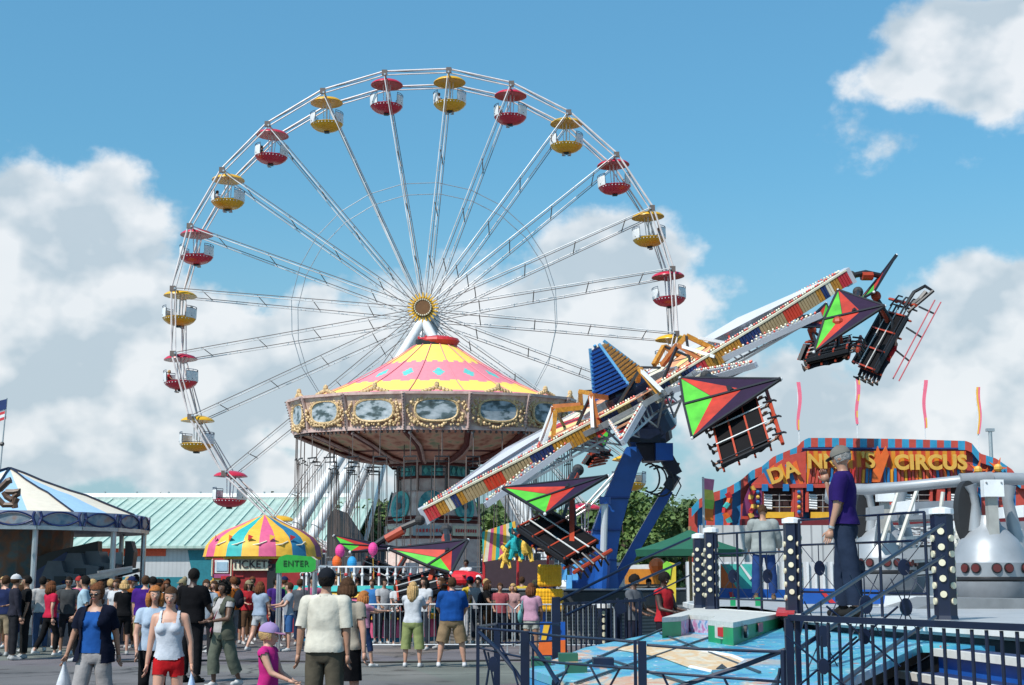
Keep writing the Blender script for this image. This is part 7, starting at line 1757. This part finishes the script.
for k,(px_,Y,where) in enumerate(farp):
    bdef=dict(BASES[k%4 if k%7 else 0]); tn_=rnf.choice(list(cn)); bn_=rnf.choice(['black','navy','grey','brown','white']); sk=rnf.choice(['light','tan','mid','brown','dark','light'])
    kind='child' if bdef['key']=='far_d' else 'person'
    ex_=(cap_hat(rnf.choice([(.6,.6,.62),(.02,.03,.1),(.4,.04,.04),(.015,.015,.015),(.3,.25,.15)])),) if k%3==1 else ((backpack(rnf.choice([(.02,.02,.03),(.3,.03,.03),(.02,.08,.2)])),) if k%5==2 else ())
    bdef['h']=bdef['h']*1.0
    person(f'{kind} in a {tn_} top and {bn_} bottoms, {where}',px_,Y,rnf.uniform(-180,180),dict(skin=sk,top=cn[tn_],bot=cn[bn_],hair=rnf.choice(['black','brown','blond','auburn'])),group=FG,z=.001,extras=ex_,**bdef)
# riders in the gliders (lying prone on the berths) and in the gondolas
RB=dict(h=1.6,vox=.034,leg=.9,face=False,larm=((150,12),(165,0)),rarm=((150,12),(165,0)),lleg=((0,4),(-6,0)),rleg=((0,4),(-10,0)),hair='short')
where=['berth nearest the camera','middle berth','far berth']; gn=['level middle glider','low glider by the blue boom','steep two-part glider','rightmost glider','lowest glider','glider behind the lowest one']
k_=0
gi=-1; prev=None
for fr,k,n in RIDERS:
    c0,Wd,U,nn=fr
    if prev is not c0: gi+=1; prev=c0
    nu=-nn   # berth normal pointing down; rider lies on the other face
    up=nn; head=(-U).normalized(); wd=Wd.normalized()
    q=c0+Wd*((k+.5)/n)+U*1.16+up*.24
    # local axes: +Z body -> head direction, -Y front -> down towards the berth (-up)
    Zc=head; Yc=up; Yc=(Yc-Zc*Yc.dot(Zc)).normalized(); Xc=Yc.cross(Zc)
    Mx=Matrix((( Xc.x,Yc.x,Zc.x,q.x),(Xc.y,Yc.y,Zc.y,q.y),(Xc.z,Yc.z,Zc.z,q.z),(0,0,0,1)))
    tn_=['black','grey','red','navy','brown','white'][k_%6]; k_+=1
    person(f'rider lying on the {where[k]} of the {gn[min(gi,5)]}',0,0,0,dict(skin=['light','tan','mid'][k_%3],top=cn[tn_],bot=(.03,.035,.05),hair='brown',shoe=(.1,.1,.1)),key='rider_prone',loc=Mx@Matrix.Scale(min(1,U.length/1.4),4),group='riders in the gliders',**RB)
GB_=dict(h=1.6,vox=.036,leg=.5,face=False,larm=((40,10),(70,0)),rarm=((40,10),(70,0)),lleg=((80,6),(5,0)),rleg=((80,6),(5,0)),hair='short')
gl=[(0,-1,'left seat of the topmost yellow gondola'),(0,1,'right seat of the topmost yellow gondola'),(1,-1,'left seat of the red gondola right of the top'),(2,-1,'left seat of the yellow gondola at the upper right'),(2,1,'right seat of the yellow gondola at the upper right'),(20,1,'right seat of the yellow gondola at the upper left'),(20,-1,'left seat of the yellow gondola at the upper left'),(19,1,'red gondola at the left, above the middle'),(18,1,'yellow gondola at the far left'),(21,-1,'red gondola at the upper left'),(4,1,'yellow gondola at the right side'),(17,-1,'red gondola at the far left, below the middle')]
for k,(gi,sd,lab) in enumerate(gl):
    c=gondpos[gi]; person(f'rider in the {lab}',0,0,0,dict(skin='tan',top=cn[['white','navy','pink','black','sky blue','red'][k%6]],bot=(.03,.04,.08),hair=['black','brown','blond'][k%3]),key='rider_seat',loc=Matrix.Translation(c+V((sd*.62,.05,-2.35)))@Matrix.Rotation(R(-90*sd),4,'Z'),group='riders on the ferris wheel',**GB_)
